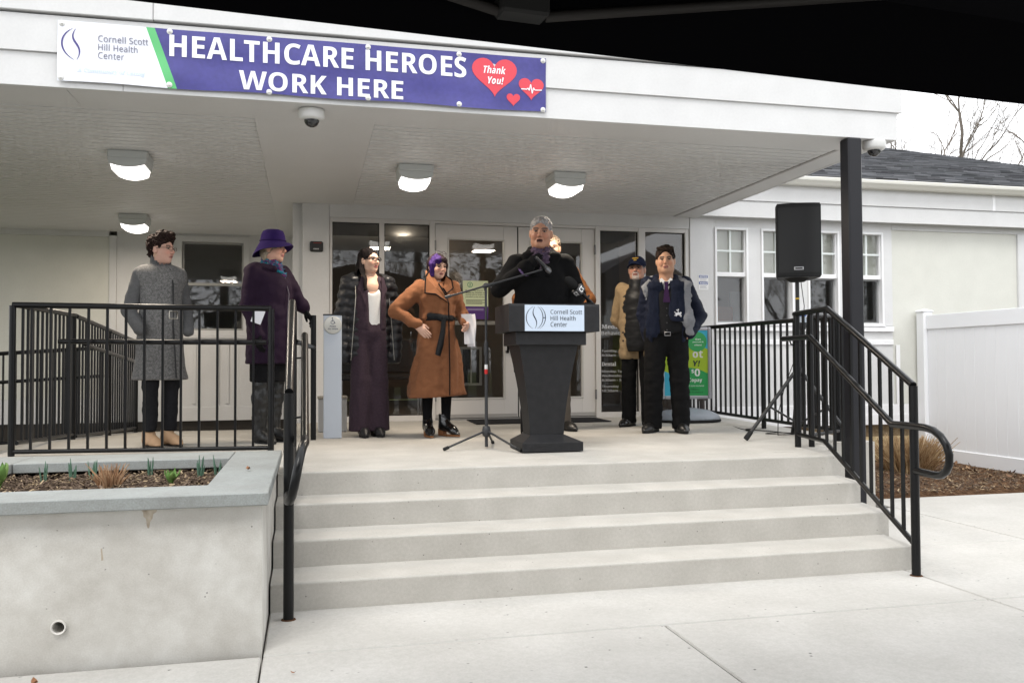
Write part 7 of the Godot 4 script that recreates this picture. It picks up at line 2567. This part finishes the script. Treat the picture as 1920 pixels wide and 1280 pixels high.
	# tights and boots
	f = Field.new(Vector3(-0.2, 0.08, -0.14), Vector3(0.2, 0.5, 0.14), 0.010)
	for s in [-1.0, 1.0]: f.cone(Vector3(0.085 * s, 0.46, 0.0), Vector3(0.085 * s, 0.12, -0.02), 0.053, 0.038, 0.01)
	add("tights", f, cloth(0.006, 0.006, 0.007, 0.06), t)
	var pat := mat(0.008, 0.008, 0.008, 0.12, 0.6)
	var woodh := mat(0.30, 0.13, 0.05, 0.5, 0.4)
	shoe(t, Vector3(-0.085, 0, 0.02), -0.1, pat, woodh, 0.25, 0.040, 0.19, 0.045, 0.042, "ankle_boot")
	shoe(t, Vector3(0.085, 0, 0.02), 0.5, pat, woodh, 0.25, 0.040, 0.19, 0.045, 0.042, "ankle_boot")

func man_speaking() -> void:
	var t := person("person in a black overcoat and purple scarf speaking behind the lectern", Vector3(2.10, land(-1.6), -1.60), -0.22)
	var j := skeleton(1.87)
	j.head = Vector3(0.0, 1.735, 0.05)
	j.elR = Vector3(-0.345, 1.27, 0.02)
	j.wrR = Vector3(-0.12, 1.43, 0.22)
	j.shR = Vector3(-0.205, 1.475, -0.01)
	j.shL = Vector3(0.205, 1.475, -0.01)
	j.elL = Vector3(0.31, 1.21, -0.02)
	j.wrL = Vector3(0.24, 1.02, 0.16)
	var skin := Color(0.42, 0.215, 0.14)
	var hx := head_xf(j, -0.12, 0.06, -0.06, 1.21)
	var b := MB.new()
	body_into(b, j, skin)
	head_into(b, hx, {"skin": skin, "lip": Color(0.17, 0.06, 0.05), "brow": Color(0.05, 0.04, 0.038), "open": true, "old": true, "jaw": 0.007, "nose": 0.002})
	part("body", b, vmat(0.5, 0.45), t)
	var f := hair_field(0.005)
	f.ell(Vector3(0, 0.045, -0.018), Vector3(0.081, 0.082, 0.099), 0.01)
	f.ell(Vector3(0, -0.02, -0.065), Vector3(0.068, 0.055, 0.045), 0.02)
	f.rumple(wrinkle(39, 45.0), 0.008, Vector3.ONE, 0.03)
	f.ell(Vector3(0, -0.05, 0.10), Vector3(0.07, 0.125, 0.078), 0.006, true)
	for s in [-1.0, 1.0]: f.ell(Vector3(s * 0.08, -0.04, 0.005), Vector3(0.03, 0.035, 0.035), 0.006, true)
	hair_mesh(t, f, hx, Color(0.36, 0.35, 0.345), 340, Color(0.25, 0.24, 0.24))
	f = Field.new(Vector3(-0.14, 1.40, -0.14), Vector3(0.14, 1.68, 0.22), 0.008)
	f.cone(Vector3(0, 1.52, 0.015), Vector3(0, 1.615, 0.02), 0.095, 0.08, 0.01)
	f.cone(Vector3(0.0, 1.55, 0.10), Vector3(0.01, 1.40, 0.155), 0.055, 0.045, 0.03, 1.1, 0.6)
	f.rumple(wrinkle(41, 16.0), 0.02, Vector3(0.8, 1.8, 0.8))
	add("scarf", f, cloth(0.075, 0.052, 0.085, 0.14, 40.0), t)
	var blk := cloth(0.0055, 0.0055, 0.006, 0.08, 60.0, 5.0, 0.95, 0.08)
	f = Field.new(Vector3(-0.46, 0.5, -0.34), Vector3(0.46, 1.66, 0.38), 0.012)
	f.cone(Vector3(0, 1.05, 0.02), Vector3(0, 1.37, 0.03), 0.175, 0.165, 0.06, 1.3, 0.95)
	f.cone(Vector3(0.0, 1.53, -0.01), Vector3(0.19, 1.45, -0.01), 0.085, 0.085, 0.07)
	f.cone(Vector3(0.0, 1.53, -0.01), Vector3(-0.19, 1.45, -0.01), 0.085, 0.085, 0.07)
	f.cone(Vector3(0, 0.45, 0.0), Vector3(0, 1.05, 0.02), 0.205, 0.18, 0.05, 1.15, 0.95)
	for e in ["L", "R"]:
		f.cone(j["sh" + e], j["el" + e], 0.088, 0.074, 0.04)
		f.cone(j["el" + e], j["wr" + e], 0.074, 0.058, 0.03)
	f.rumple(wrinkle(43, 6.0), 0.012, Vector3(1, 1.1, 1))
	f.cone(Vector3(0.0, 1.42, 0.25), Vector3(0, 1.62, 0.16), 0.045, 0.09, 0.01, 1.0, 1.3, Vector3.BACK, true)
	f.cut(Vector3.DOWN, -0.56, Vector3(-0.5, 0.4, -0.4), Vector3(0.5, 0.7, 0.4))
	add("overcoat", f, blk, t)
	f = Field.new(Vector3(-0.24, 1.34, -0.18), Vector3(0.24, 1.70, 0.26), 0.009)
	for s in [-1.0, 1.0]:
		f.cone(Vector3(0.085 * s, 1.60, -0.02), Vector3(0.12 * s, 1.53, 0.09), 0.022, 0.03, 0.02, 1.3, 0.6)
		f.cone(Vector3(0.12 * s, 1.53, 0.09), Vector3(0.05 * s, 1.36, 0.185), 0.034, 0.02, 0.02, 1.4, 0.5)
	f.cone(Vector3(-0.07, 1.60, -0.05), Vector3(0.07, 1.60, -0.05), 0.035, 0.035, 0.03, 1.0, 0.9)
	add("collar", f, blk, t)
	var m := MB.new()
	var d: Vector3 = (j.wrR - j.elR).normalized()
	hand_into(m, aim(j.wrR, d + Vector3(0.1, 0.25, 0.0), Vector3(0.3, -0.3, -1)), Color.WHITE, -1.0, 0.8, 1.25)
	hand_into(m, aim(j.wrL, Vector3(-0.2, -0.5, 0.8), Vector3(-0.3, -1, 0)), Color.WHITE, 1.0, 0.6, 1.2)
	part("gloves", m, cloth(0.007, 0.007, 0.008, 0.08), t)
	m = MB.new()
	m.tube([j.wrR - d * 0.05, j.wrR - d * 0.02], [0.064, 0.058], 14)
	part("shirt_cuff", m, cloth(0.17, 0.11, 0.25, 0.04), t)
	legs(t, j, "trousers", cloth(0.012, 0.012, 0.013, 0.06), 0.088, 0.07, 0.068, 0.03, 45)
	for s in [-1.0, 1.0]: shoe(t, Vector3(0.115 * s, 0, 0.02), 0.15 * s, mat(0.01, 0.01, 0.01, 0.3, 0.5), dark, 0.29, 0.05, 0.09)

func man_behind() -> void:
	var t := person("person in a brown suede coat mostly hidden behind the speaker", Vector3(2.41, land(-2.3), -2.36), -0.2)
	var j := skeleton(1.84)
	j.elR = Vector3(-0.30, 1.22, -0.04)
	j.wrR = Vector3(-0.17, 1.12, 0.16)
	j.elL = Vector3(0.345, 1.22, -0.02)
	j.wrL = Vector3(0.17, 1.12, 0.16)
	var skin := Color(0.47, 0.27, 0.18)
	var hx := head_xf(j, -0.1, 0.05, 0.0, 1.05)
	var b := MB.new()
	body_into(b, j, skin)
	head_into(b, hx, {"skin": skin, "lip": Color(0.32, 0.13, 0.1), "brow": Color(0.05, 0.035, 0.03), "jaw": 0.005})
	hand_into(b, aim(j.wrR, Vector3(1, -0.2, 0.1), Vector3(0, 0, -1)), skin, 1.0, 0.5)
	hand_into(b, aim(j.wrL, Vector3(-1, -0.2, 0.1), Vector3(0, 0, -1)), skin, -1.0, 0.5)
	part("body", b, vmat(0.55, 0.4), t)
	var f := hair_field(0.006)
	f.ell(Vector3(0, 0.05, -0.02), Vector3(0.082, 0.082, 0.1), 0.01)
	f.ell(Vector3(0, -0.02, -0.07), Vector3(0.068, 0.055, 0.045), 0.02)
	f.rumple(wrinkle(47, 24.0), 0.014, Vector3(1, 0.6, 1), 0.03)
	f.ell(Vector3(0, -0.05, 0.10), Vector3(0.07, 0.12, 0.08), 0.006, true)
	for s in [-1.0, 1.0]: f.ell(Vector3(s * 0.08, -0.04, 0.005), Vector3(0.03, 0.035, 0.035), 0.006, true)
	hair_mesh(t, f, hx, Color(0.08, 0.06, 0.045), 350, Color(0.2, 0.16, 0.12))
	f = Field.new(Vector3(-0.5, 0.72, -0.32), Vector3(0.5, 1.64, 0.34), 0.012)
	f.cone(Vector3(0, 0.98, 0), Vector3(0, 1.36, 0.02), 0.155, 0.155, 0.06, 1.28, 0.9)
	f.cone(Vector3(0.15, 1.45, -0.01), Vector3(-0.15, 1.45, -0.01), 0.085, 0.085, 0.06)
	f.cone(Vector3(0, 1.5, -0.02), Vector3(0, 1.58, -0.02), 0.085, 0.08, 0.02)
	for e in ["L", "R"]:
		f.cone(j["sh" + e], j["el" + e], 0.078, 0.068, 0.03)
		f.cone(j["el" + e], j["wr" + e], 0.068, 0.052, 0.03)
	f.rumple(wrinkle(49, 10.0), 0.014)
	f.cut(Vector3.DOWN, -0.80)
	add("coat", f, cloth(0.17, 0.065, 0.022, 0.12, 40.0, 4.0, 0.8, 0.2), t)
	legs(t, j, "trousers", cloth(0.10, 0.085, 0.07, 0.06), 0.085, 0.068, 0.066, 0.03, 51)
	shoe(t, Vector3(0.135, 0, 0.03), 0.45, mat(0.015, 0.014, 0.013, 0.35, 0.5), dark, 0.28, 0.048, 0.09)
	shoe(t, Vector3(-0.115, 0, 0.02), -0.2, mat(0.015, 0.014, 0.013, 0.35, 0.5), dark, 0.28, 0.048, 0.09)

func man_cap() -> void:
	var t := person("person in a tan blazer and navy cap standing against the right sidelight", Vector3(3.35, land(-2.55), -2.56), -0.68)
	var j := skeleton(1.665)
	j.elR = Vector3(-0.26, 1.06, -0.13)
	j.wrR = Vector3(-0.12, 0.90, -0.19)
	j.elL = Vector3(0.26, 1.06, -0.13)
	j.wrL = Vector3(0.12, 0.88, -0.20)
	var skin := Color(0.44, 0.24, 0.17)
	var hx := head_xf(j, 0.12, -0.1, 0.0, 1.04)
	var b := MB.new()
	body_into(b, j, skin)
	head_into(b, hx, {"skin": skin, "lip": Color(0.3, 0.13, 0.11), "brow": Color(0.1, 0.08, 0.07), "beard": Color(0.4, 0.38, 0.36), "old": true, "jaw": 0.006})
	hand_into(b, aim(j.wrR, Vector3(0.9, -0.4, 0), Vector3(0, 0, 1)), skin, -1.0, 0.6)
	hand_into(b, aim(j.wrL, Vector3(-0.9, -0.4, 0), Vector3(0, 0, 1)), skin, 1.0, 0.6)
	part("body", b, vmat(0.55, 0.4), t)
	var f := hair_field(0.006)
	f.ell(Vector3(0, 0.02, -0.022), Vector3(0.079, 0.07, 0.098), 0.01)
	f.ell(Vector3(0, -0.03, -0.065), Vector3(0.068, 0.045, 0.045), 0.02)
	f.ell(Vector3(0, -0.05, 0.10), Vector3(0.075, 0.14, 0.095), 0.006, true)
	for s in [-1.0, 1.0]: f.ell(Vector3(s * 0.08, -0.05, 0.005), Vector3(0.03, 0.045, 0.035), 0.006, true)
	hair_mesh(t, f, hx, Color(0.2, 0.18, 0.17), 360)
	# baseball cap: crown, peak, badge
	var navy := cloth(0.009, 0.013, 0.034, 0.06, 60.0, 4.0, 0.85)
	f = hair_field(0.005)
	f.ell(Vector3(0, 0.055, -0.012), Vector3(0.087, 0.088, 0.104), 0.01)
	f.cut(Vector3(0, -1, -0.12).normalized(), -0.038)
	var m := MB.new()
	f.mesh_into(m, hx)
	var cap := part("cap", m, navy, t)
	m = MB.new()
	var rings := []
	for i in 13:
		var a := lerpf(-1.35, 1.35, i / 12.0)
		var r := []
		for q in [[0.0, 0.0], [0.5, 0.006], [1.0, 0.0], [1.0, -0.005], [0.5, 0.0], [0.0, -0.006]]:
			var rr: float = 0.088 + q[0] * 0.072 * sqrt(maxf(0.0, cos(a * 0.95)))
			r.append(m.vert(hx * Vector3(sin(a) * minf(rr, 0.084 + q[0] * 0.01), 0.045 + q[1] - q[0] * 0.014 - 0.022 * sin(a) * sin(a), cos(a) * rr + 0.004 + q[0] * 0.02), Vector3.UP))
		rings.append(r)
	for i in 12:
		for k in 6: m.quadi(rings[i][k], rings[i + 1][k], rings[i + 1][(k + 1) % 6], rings[i][(k + 1) % 6])
	smooth(m)
	part("peak", m, navy, cap)
	m = MB.new()
	for i in 6: m.box(Vector3(-0.031 + i * 0.0105, 0.0, 0.0), Vector3(-0.023 + i * 0.0105, 0.014 + 0.003 * (i % 2), 0.003), 0.001, hx * Transform3D(Basis(Vector3.RIGHT, -0.42), Vector3(0, 0.092, 0.0925)))
	for i in 3: m.box(Vector3(-0.015 + i * 0.0105, 0.0, 0.0), Vector3(-0.007 + i * 0.0105, 0.012, 0.003), 0.001, hx * Transform3D(Basis(Vector3.RIGHT, -0.2), Vector3(0, 0.072, 0.0965)))
	part("embroidery", m, mat(0.42, 0.26, 0.03, 0.6, 0.4), cap)
	# quilted dark jacket below the blazer
	f = Field.new(Vector3(-0.26, 0.66, -0.22), Vector3(0.26, 1.50, 0.26), 0.0125)
	f.cone(Vector3(0, 0.82, 0.01), Vector3(0, 1.24, 0.02), 0.145, 0.138, 0.05, 1.1, 0.98)
	f.cone(Vector3(0, 1.30, 0.01), Vector3(0, 1.46, 0.01), 0.09, 0.078, 0.03)
	f.rumple(wrinkle(53, 9.0), 0.006, Vector3(0.6, 2.2, 0.6))
	f.cut(Vector3.UP, 1.45)
	f.cut(Vector3.DOWN, -0.735)
	add("quilted_jacket", f, mat(0.010, 0.010, 0.011, 0.5, 0.4), t)
	var tanb := cloth(0.36, 0.255, 0.145, 0.1, 60.0, 5.0, 0.9, 0.25)
	f = Field.new(Vector3(-0.36, 0.6, -0.28), Vector3(0.36, 1.48, 0.28), 0.0125)
	f.cone(Vector3(0, 0.72, 0), Vector3(0, 1.24, 0.0), 0.158, 0.15, 0.05, 1.2, 0.97)
	f.cone(Vector3(0.14, 1.335, -0.02), Vector3(-0.14, 1.335, -0.02), 0.073, 0.073, 0.05)
	for e in ["L", "R"]:
		f.cone(j["sh" + e], j["el" + e], 0.073, 0.062, 0.03)
		f.cone(j["el" + e], j["wr" + e], 0.062, 0.05, 0.02)
	f.rumple(wrinkle(55, 7.0), 0.012, Vector3(1, 1.1, 1))
	f.cone(Vector3(0.015, 0.55, 0.22), Vector3(0.01, 1.2, 0.22), 0.115, 0.10, 0.006, 1.0, 1.5, Vector3.BACK, true)
	f.cone(Vector3(0.01, 1.2, 0.22), Vector3(0.0, 1.5, 0.14), 0.10, 0.105, 0.006, 1.0, 1.5, Vector3.BACK, true)
	f.cut(Vector3.DOWN, -0.66, Vector3(-0.4, 0.5, -0.4), Vector3(0.4, 0.8, 0.4))
	add("blazer", f, tanb, t)
	m = MB.new()
	for y in [0.92, 0.84]: m.ball(Vector3(-0.11, y, 0.135), Vector3(0.01, 0.01, 0.005))
	part("buttons", m, mat(0.05, 0.03, 0.02, 0.4, 0.5), t)
	legs(t, j, "trousers", cloth(0.009, 0.009, 0.0095, 0.06), 0.09, 0.072, 0.07, 0.03, 57)
	for s in [-1.0, 1.0]: shoe(t, Vector3(0.10 * s, 0, 0.02), 0.2 * s, mat(0.01, 0.01, 0.01, 0.18, 0.55), dark, 0.28, 0.048, 0.09)

func man_navy() -> void:
	var t := person("person in a navy jacket with grey lining, dark scarf and purple tie, hand in pocket", Vector3(3.375, land(-1.93), -1.93), -0.36)
	var j := skeleton(1.69)
	j.shL = Vector3(0.172, 1.36, -0.02)
	j.shR = Vector3(-0.16, 1.36, -0.02)
	j.elL = Vector3(0.31, 1.06, -0.07)
	j.wrL = Vector3(0.215, 0.90, 0.04)
	j.elR = Vector3(-0.20, 1.08, -0.09)
	j.wrR = Vector3(-0.165, 0.88, -0.06)
	for s in [["L", 1.0], ["R", -1.0]]:
		j["an" + s[0]] = Vector3(0.13 * s[1], 0.085, -0.02)
		j["kn" + s[0]] = Vector3(0.115 * s[1], 0.48, 0.02)
		j["hp" + s[0]] = Vector3(0.095 * s[1], 0.90, 0)
	var skin := Color(0.45, 0.255, 0.165)
	var hx := head_xf(j, -0.04, 0.0, 0.03, 1.08)
	var b := MB.new()
	body_into(b, j, skin)
	head_into(b, hx, {"skin": skin, "lip": Color(0.33, 0.14, 0.11), "brow": Color(0.03, 0.022, 0.02), "jaw": 0.010, "old": true})
	var d: Vector3 = (j.wrL - j.elL).normalized()
	hand_into(b, aim(j.wrL, Vector3(-0.55, -0.8, -0.1), Vector3(-1, 0.6, 0.1)), skin, -1.0, 0.3)
	hand_into(b, aim(j.wrR, Vector3(0.5, -0.8, -0.1), Vector3(1, 0.6, 0.1)), skin, 1.0, 0.3)
	part("body", b, vmat(0.55, 0.4), t)
	var f := hair_field(0.005)
	f.ell(Vector3(0, 0.046, -0.02), Vector3(0.086, 0.088, 0.102), 0.01)
	f.ell(Vector3(0, 0.108, 0.035), Vector3(0.07, 0.026, 0.052), 0.035)
	f.ell(Vector3(0, -0.01, -0.065), Vector3(0.072, 0.055, 0.045), 0.02)
	f.rumple(wrinkle(59, 30.0), 0.013, Vector3.ONE, 0.04)
	f.ell(Vector3(0, -0.05, 0.105), Vector3(0.071, 0.142, 0.085), 0.006, true)
	for s in [-1.0, 1.0]: f.ell(Vector3(s * 0.083, -0.045, 0.008), Vector3(0.03, 0.04, 0.035), 0.006, true)
	hair_mesh(t, f, hx, Color(0.016, 0.011, 0.009), 370, Color(0.03, 0.02, 0.016))
	# shirt, tie, waistcoat
	f = Field.new(Vector3(-0.12, 1.22, -0.12), Vector3(0.12, 1.48, 0.2), 0.007)
	f.cone(Vector3(0, 1.25, 0.05), Vector3(0, 1.33, 0.03), 0.085, 0.075, 0.02)
	f.cone(Vector3(0, 1.34, 0.0), Vector3(0, 1.395, 0.0), 0.070, 0.066, 0.02)
	f.cut(Vector3(0, 1, 0.35).normalized(), 1.315)
	add("shirt", f, cloth(0.74, 0.74, 0.77, 0.02), t)
	var m := MB.new()
	for s in [-1.0, 1.0]: m.prism(PackedVector2Array([Vector2(0.004 * s, 0.0), Vector2(0.045 * s, -0.035), Vector2(0.058 * s, 0.03), Vector2(0.038 * s, 0.045)]), 0, 0.006, Transform3D(Basis(Vector3.RIGHT, -0.5), Vector3(0, 1.36, 0.098)))
	part("shirt_collar", m, cloth(0.74, 0.74, 0.77, 0.02), t)
	m = MB.new()
	m.prism(PackedVector2Array([Vector2(-0.022, 0.0), Vector2(0.022, 0.0), Vector2(0.013, -0.035), Vector2(0.032, -0.19), Vector2(-0.032, -0.19), Vector2(-0.013, -0.035)]), 0.0, 0.01, Transform3D(Basis(Vector3.RIGHT, -0.16), Vector3(0, 1.362, 0.124)))
	part("tie", m, cloth(0.035, 0.012, 0.05, 0.06, 60.0, 4.0, 0.6), t)
	f = Field.new(Vector3(-0.25, 0.82, -0.22), Vector3(0.25, 1.38, 0.26), 0.0125)
	f.cone(Vector3(0, 0.93, 0.02), Vector3(0, 1.22, 0.025), 0.15, 0.136, 0.05, 1.12, 0.98)
	f.cone(Vector3(0, 1.17, 0.24), Vector3(0, 1.42, 0.17), 0.03, 0.085, 0.006, 1.0, 1.4, Vector3.BACK, true)
	f.cut(Vector3.UP, 1.34)
	f.cut(Vector3(0.25, -1, 0).normalized(), -0.855)
	f.cut(Vector3(-0.25, -1, 0).normalized(), -0.855)
	add("waistcoat", f, cloth(0.014, 0.014, 0.015, 0.1), t)
	m = MB.new()
	for i in 4: m.ball(Vector3(0.0, 1.12 - i * 0.065, 0.166 + 0.004 * i), Vector3(0.006, 0.006, 0.003))
	part("buttons", m, mat(0.04, 0.04, 0.042, 0.4, 0.5), t)
	m = MB.new()
	m.tube([Vector3(-0.02, 0.875, 0.166), Vector3(0.03, 0.875, 0.166), Vector3(0.03, 0.905, 0.168), Vector3(-0.02, 0.905, 0.168), Vector3(-0.02, 0.875, 0.166)], 0.003, 6)
	part("belt_buckle", m, mat(0.4, 0.4, 0.42, 0.3, 0.5, 0.9), t)
	# scarf: two hanging ends
	var sc := cloth(0.010, 0.013, 0.026, 0.14, 34.0, 4.0, 0.95, 0.25)
	f = Field.new(Vector3(-0.2, 0.82, -0.16), Vector3(0.2, 1.50, 0.26), 0.009)
	f.cone(Vector3(0.088, 1.40, 0.0), Vector3(0.092, 1.33, 0.115), 0.028, 0.045, 0.02, 1.2, 0.6)
	f.cone(Vector3(0.092, 1.33, 0.125), Vector3(0.095, 1.03, 0.172), 0.056, 0.062, 0.02, 1.2, 0.28)
	f.cone(Vector3(-0.088, 1.40, 0.0), Vector3(-0.098, 1.33, 0.11), 0.028, 0.045, 0.02, 1.2, 0.6)
	f.cone(Vector3(-0.098, 1.33, 0.12), Vector3(-0.13, 0.90, 0.165), 0.05, 0.048, 0.02, 1.2, 0.28)
	f.cone(Vector3(-0.085, 1.41, -0.05), Vector3(0.085, 1.41, -0.05), 0.04, 0.04, 0.03)
	f.rumple(wrinkle(61, 16.0), 0.006, Vector3(1.5, 0.4, 1))
	f.cut(Vector3.DOWN, -1.0, Vector3(0.02, 0.7, 0.0), Vector3(0.2, 1.1, 0.3))
	add("scarf", f, sc, t)
	m = MB.new()
	# white rider emblem near the end of the scarf
	var X := Transform3D(Basis(Vector3.UP, 0.12) * Basis(Vector3.RIGHT, -0.1), Vector3(0.072, 1.045, 0.193))
	m.prism(PackedVector2Array([Vector2(0.0, 0.02), Vector2(0.012, 0.034), Vector2(0.036, 0.032), Vector2(0.052, 0.04), Vector2(0.06, 0.03), Vector2(0.048, 0.018), Vector2(0.03, 0.012), Vector2(0.012, 0.012)]), 0, 0.002, X)
	for l in [[Vector2(0.012, 0.016), Vector2(0.002, 0.006), Vector2(-0.006, 0.01)], [Vector2(0.016, 0.014), Vector2(0.01, 0.0)], [Vector2(0.044, 0.02), Vector2(0.054, 0.008), Vector2(0.05, -0.006)], [Vector2(0.04, 0.018), Vector2(0.044, 0.002)], [Vector2(0.006, 0.03), Vector2(-0.006, 0.042)], [Vector2(0.03, 0.03), Vector2(0.026, 0.052), Vector2(0.012, 0.058)]]:
		var ww := []
		for p in l: ww.append(0.006)
		m.ribbon(l, ww, 0.002, X)
	m.prism(circle(Vector2(0.03, 0.06), 0.006, 10), 0, 0.002, X)
	part("scarf_emblem", m, mat(0.7, 0.7, 0.72, 0.7, 0.3), t)
	# jacket, open: navy shell and grey lining
	var nav := cloth(0.009, 0.012, 0.026, 0.05, 60.0, 4.0, 0.6, 0.1)
	f = Field.new(Vector3(-0.46, 0.72, -0.30), Vector3(0.46, 1.48, 0.30), 0.0125)
	f.cone(Vector3(0, 0.86, -0.01), Vector3(0, 1.24, 0.0), 0.172, 0.155, 0.05, 1.16, 0.98)
	f.cone(Vector3(0.145, 1.32, -0.02), Vector3(-0.14, 1.32, -0.02), 0.074, 0.074, 0.06)
	for e in ["L", "R"]:
		f.cone(j["sh" + e], j["el" + e], 0.07, 0.064, 0.03)
		f.cone(j["el" + e], j["wr" + e], 0.064, 0.054, 0.02)
	f.rumple(wrinkle(63, 8.0), 0.009, Vector3(1, 1.3, 1))
	f.rumple(wrinkle(64, 18.0), 0.006, Vector3(0.7, 1.6, 0.7))
	f.cone(Vector3(0.01, 0.65, 0.26), Vector3(0.0, 1.22, 0.22), 0.165, 0.145, 0.006, 1.05, 1.5, Vector3.BACK, true)
	f.cone(Vector3(0.0, 1.22, 0.22), Vector3(0.0, 1.5, 0.12), 0.135, 0.13, 0.006, 1.05, 1.5, Vector3.BACK, true)
	f.cut(Vector3.DOWN, -0.81, Vector3(-0.22, 0.6, -0.4), Vector3(0.22, 0.95, 0.4))
	add("jacket", f, nav, t)
	f = Field.new(Vector3(-0.28, 0.84, -0.14), Vector3(0.28, 1.48, 0.26), 0.008)
	f.cone(Vector3(0.13, 1.385, 0.02), Vector3(0.17, 1.33, 0.105), 0.03, 0.038, 0.02, 1.3, 0.5)
	f.cone(Vector3(0.17, 1.33, 0.11), Vector3(0.178, 1.02, 0.163), 0.044, 0.044, 0.02, 1.15, 0.35)
	f.cone(Vector3(0.178, 1.02, 0.163), Vector3(0.205, 0.90, 0.15), 0.044, 0.034, 0.02, 1.1, 0.4)
	f.cone(Vector3(-0.13, 1.385, 0.02), Vector3(-0.175, 1.30, 0.10), 0.03, 0.036, 0.02, 1.2, 0.5)
	f.cone(Vector3(-0.175, 1.30, 0.10), Vector3(-0.18, 1.20, 0.125), 0.032, 0.012, 0.02, 1.1, 0.4)
	f.cone(Vector3(-0.12, 1.40, -0.06), Vector3(0.12, 1.40, -0.06), 0.04, 0.04, 0.03)
	f.rumple(wrinkle(65, 12.0), 0.006)
	add("jacket_lining", f, cloth(0.20, 0.205, 0.22, 0.06), t)
	legs(t, j, "trousers", cloth(0.0085, 0.0085, 0.009, 0.06), 0.108, 0.088, 0.078, 0.03, 67, 0.009)
	shoe(t, Vector3(-0.14, 0, 0.02), -0.45, mat(0.01, 0.01, 0.01, 0.35, 0.5), dark, 0.29, 0.052, 0.09)
	shoe(t, Vector3(0.125, 0, 0.02), 0.2, mat(0.01, 0.01, 0.01, 0.35, 0.5), dark, 0.29, 0.052, 0.09)
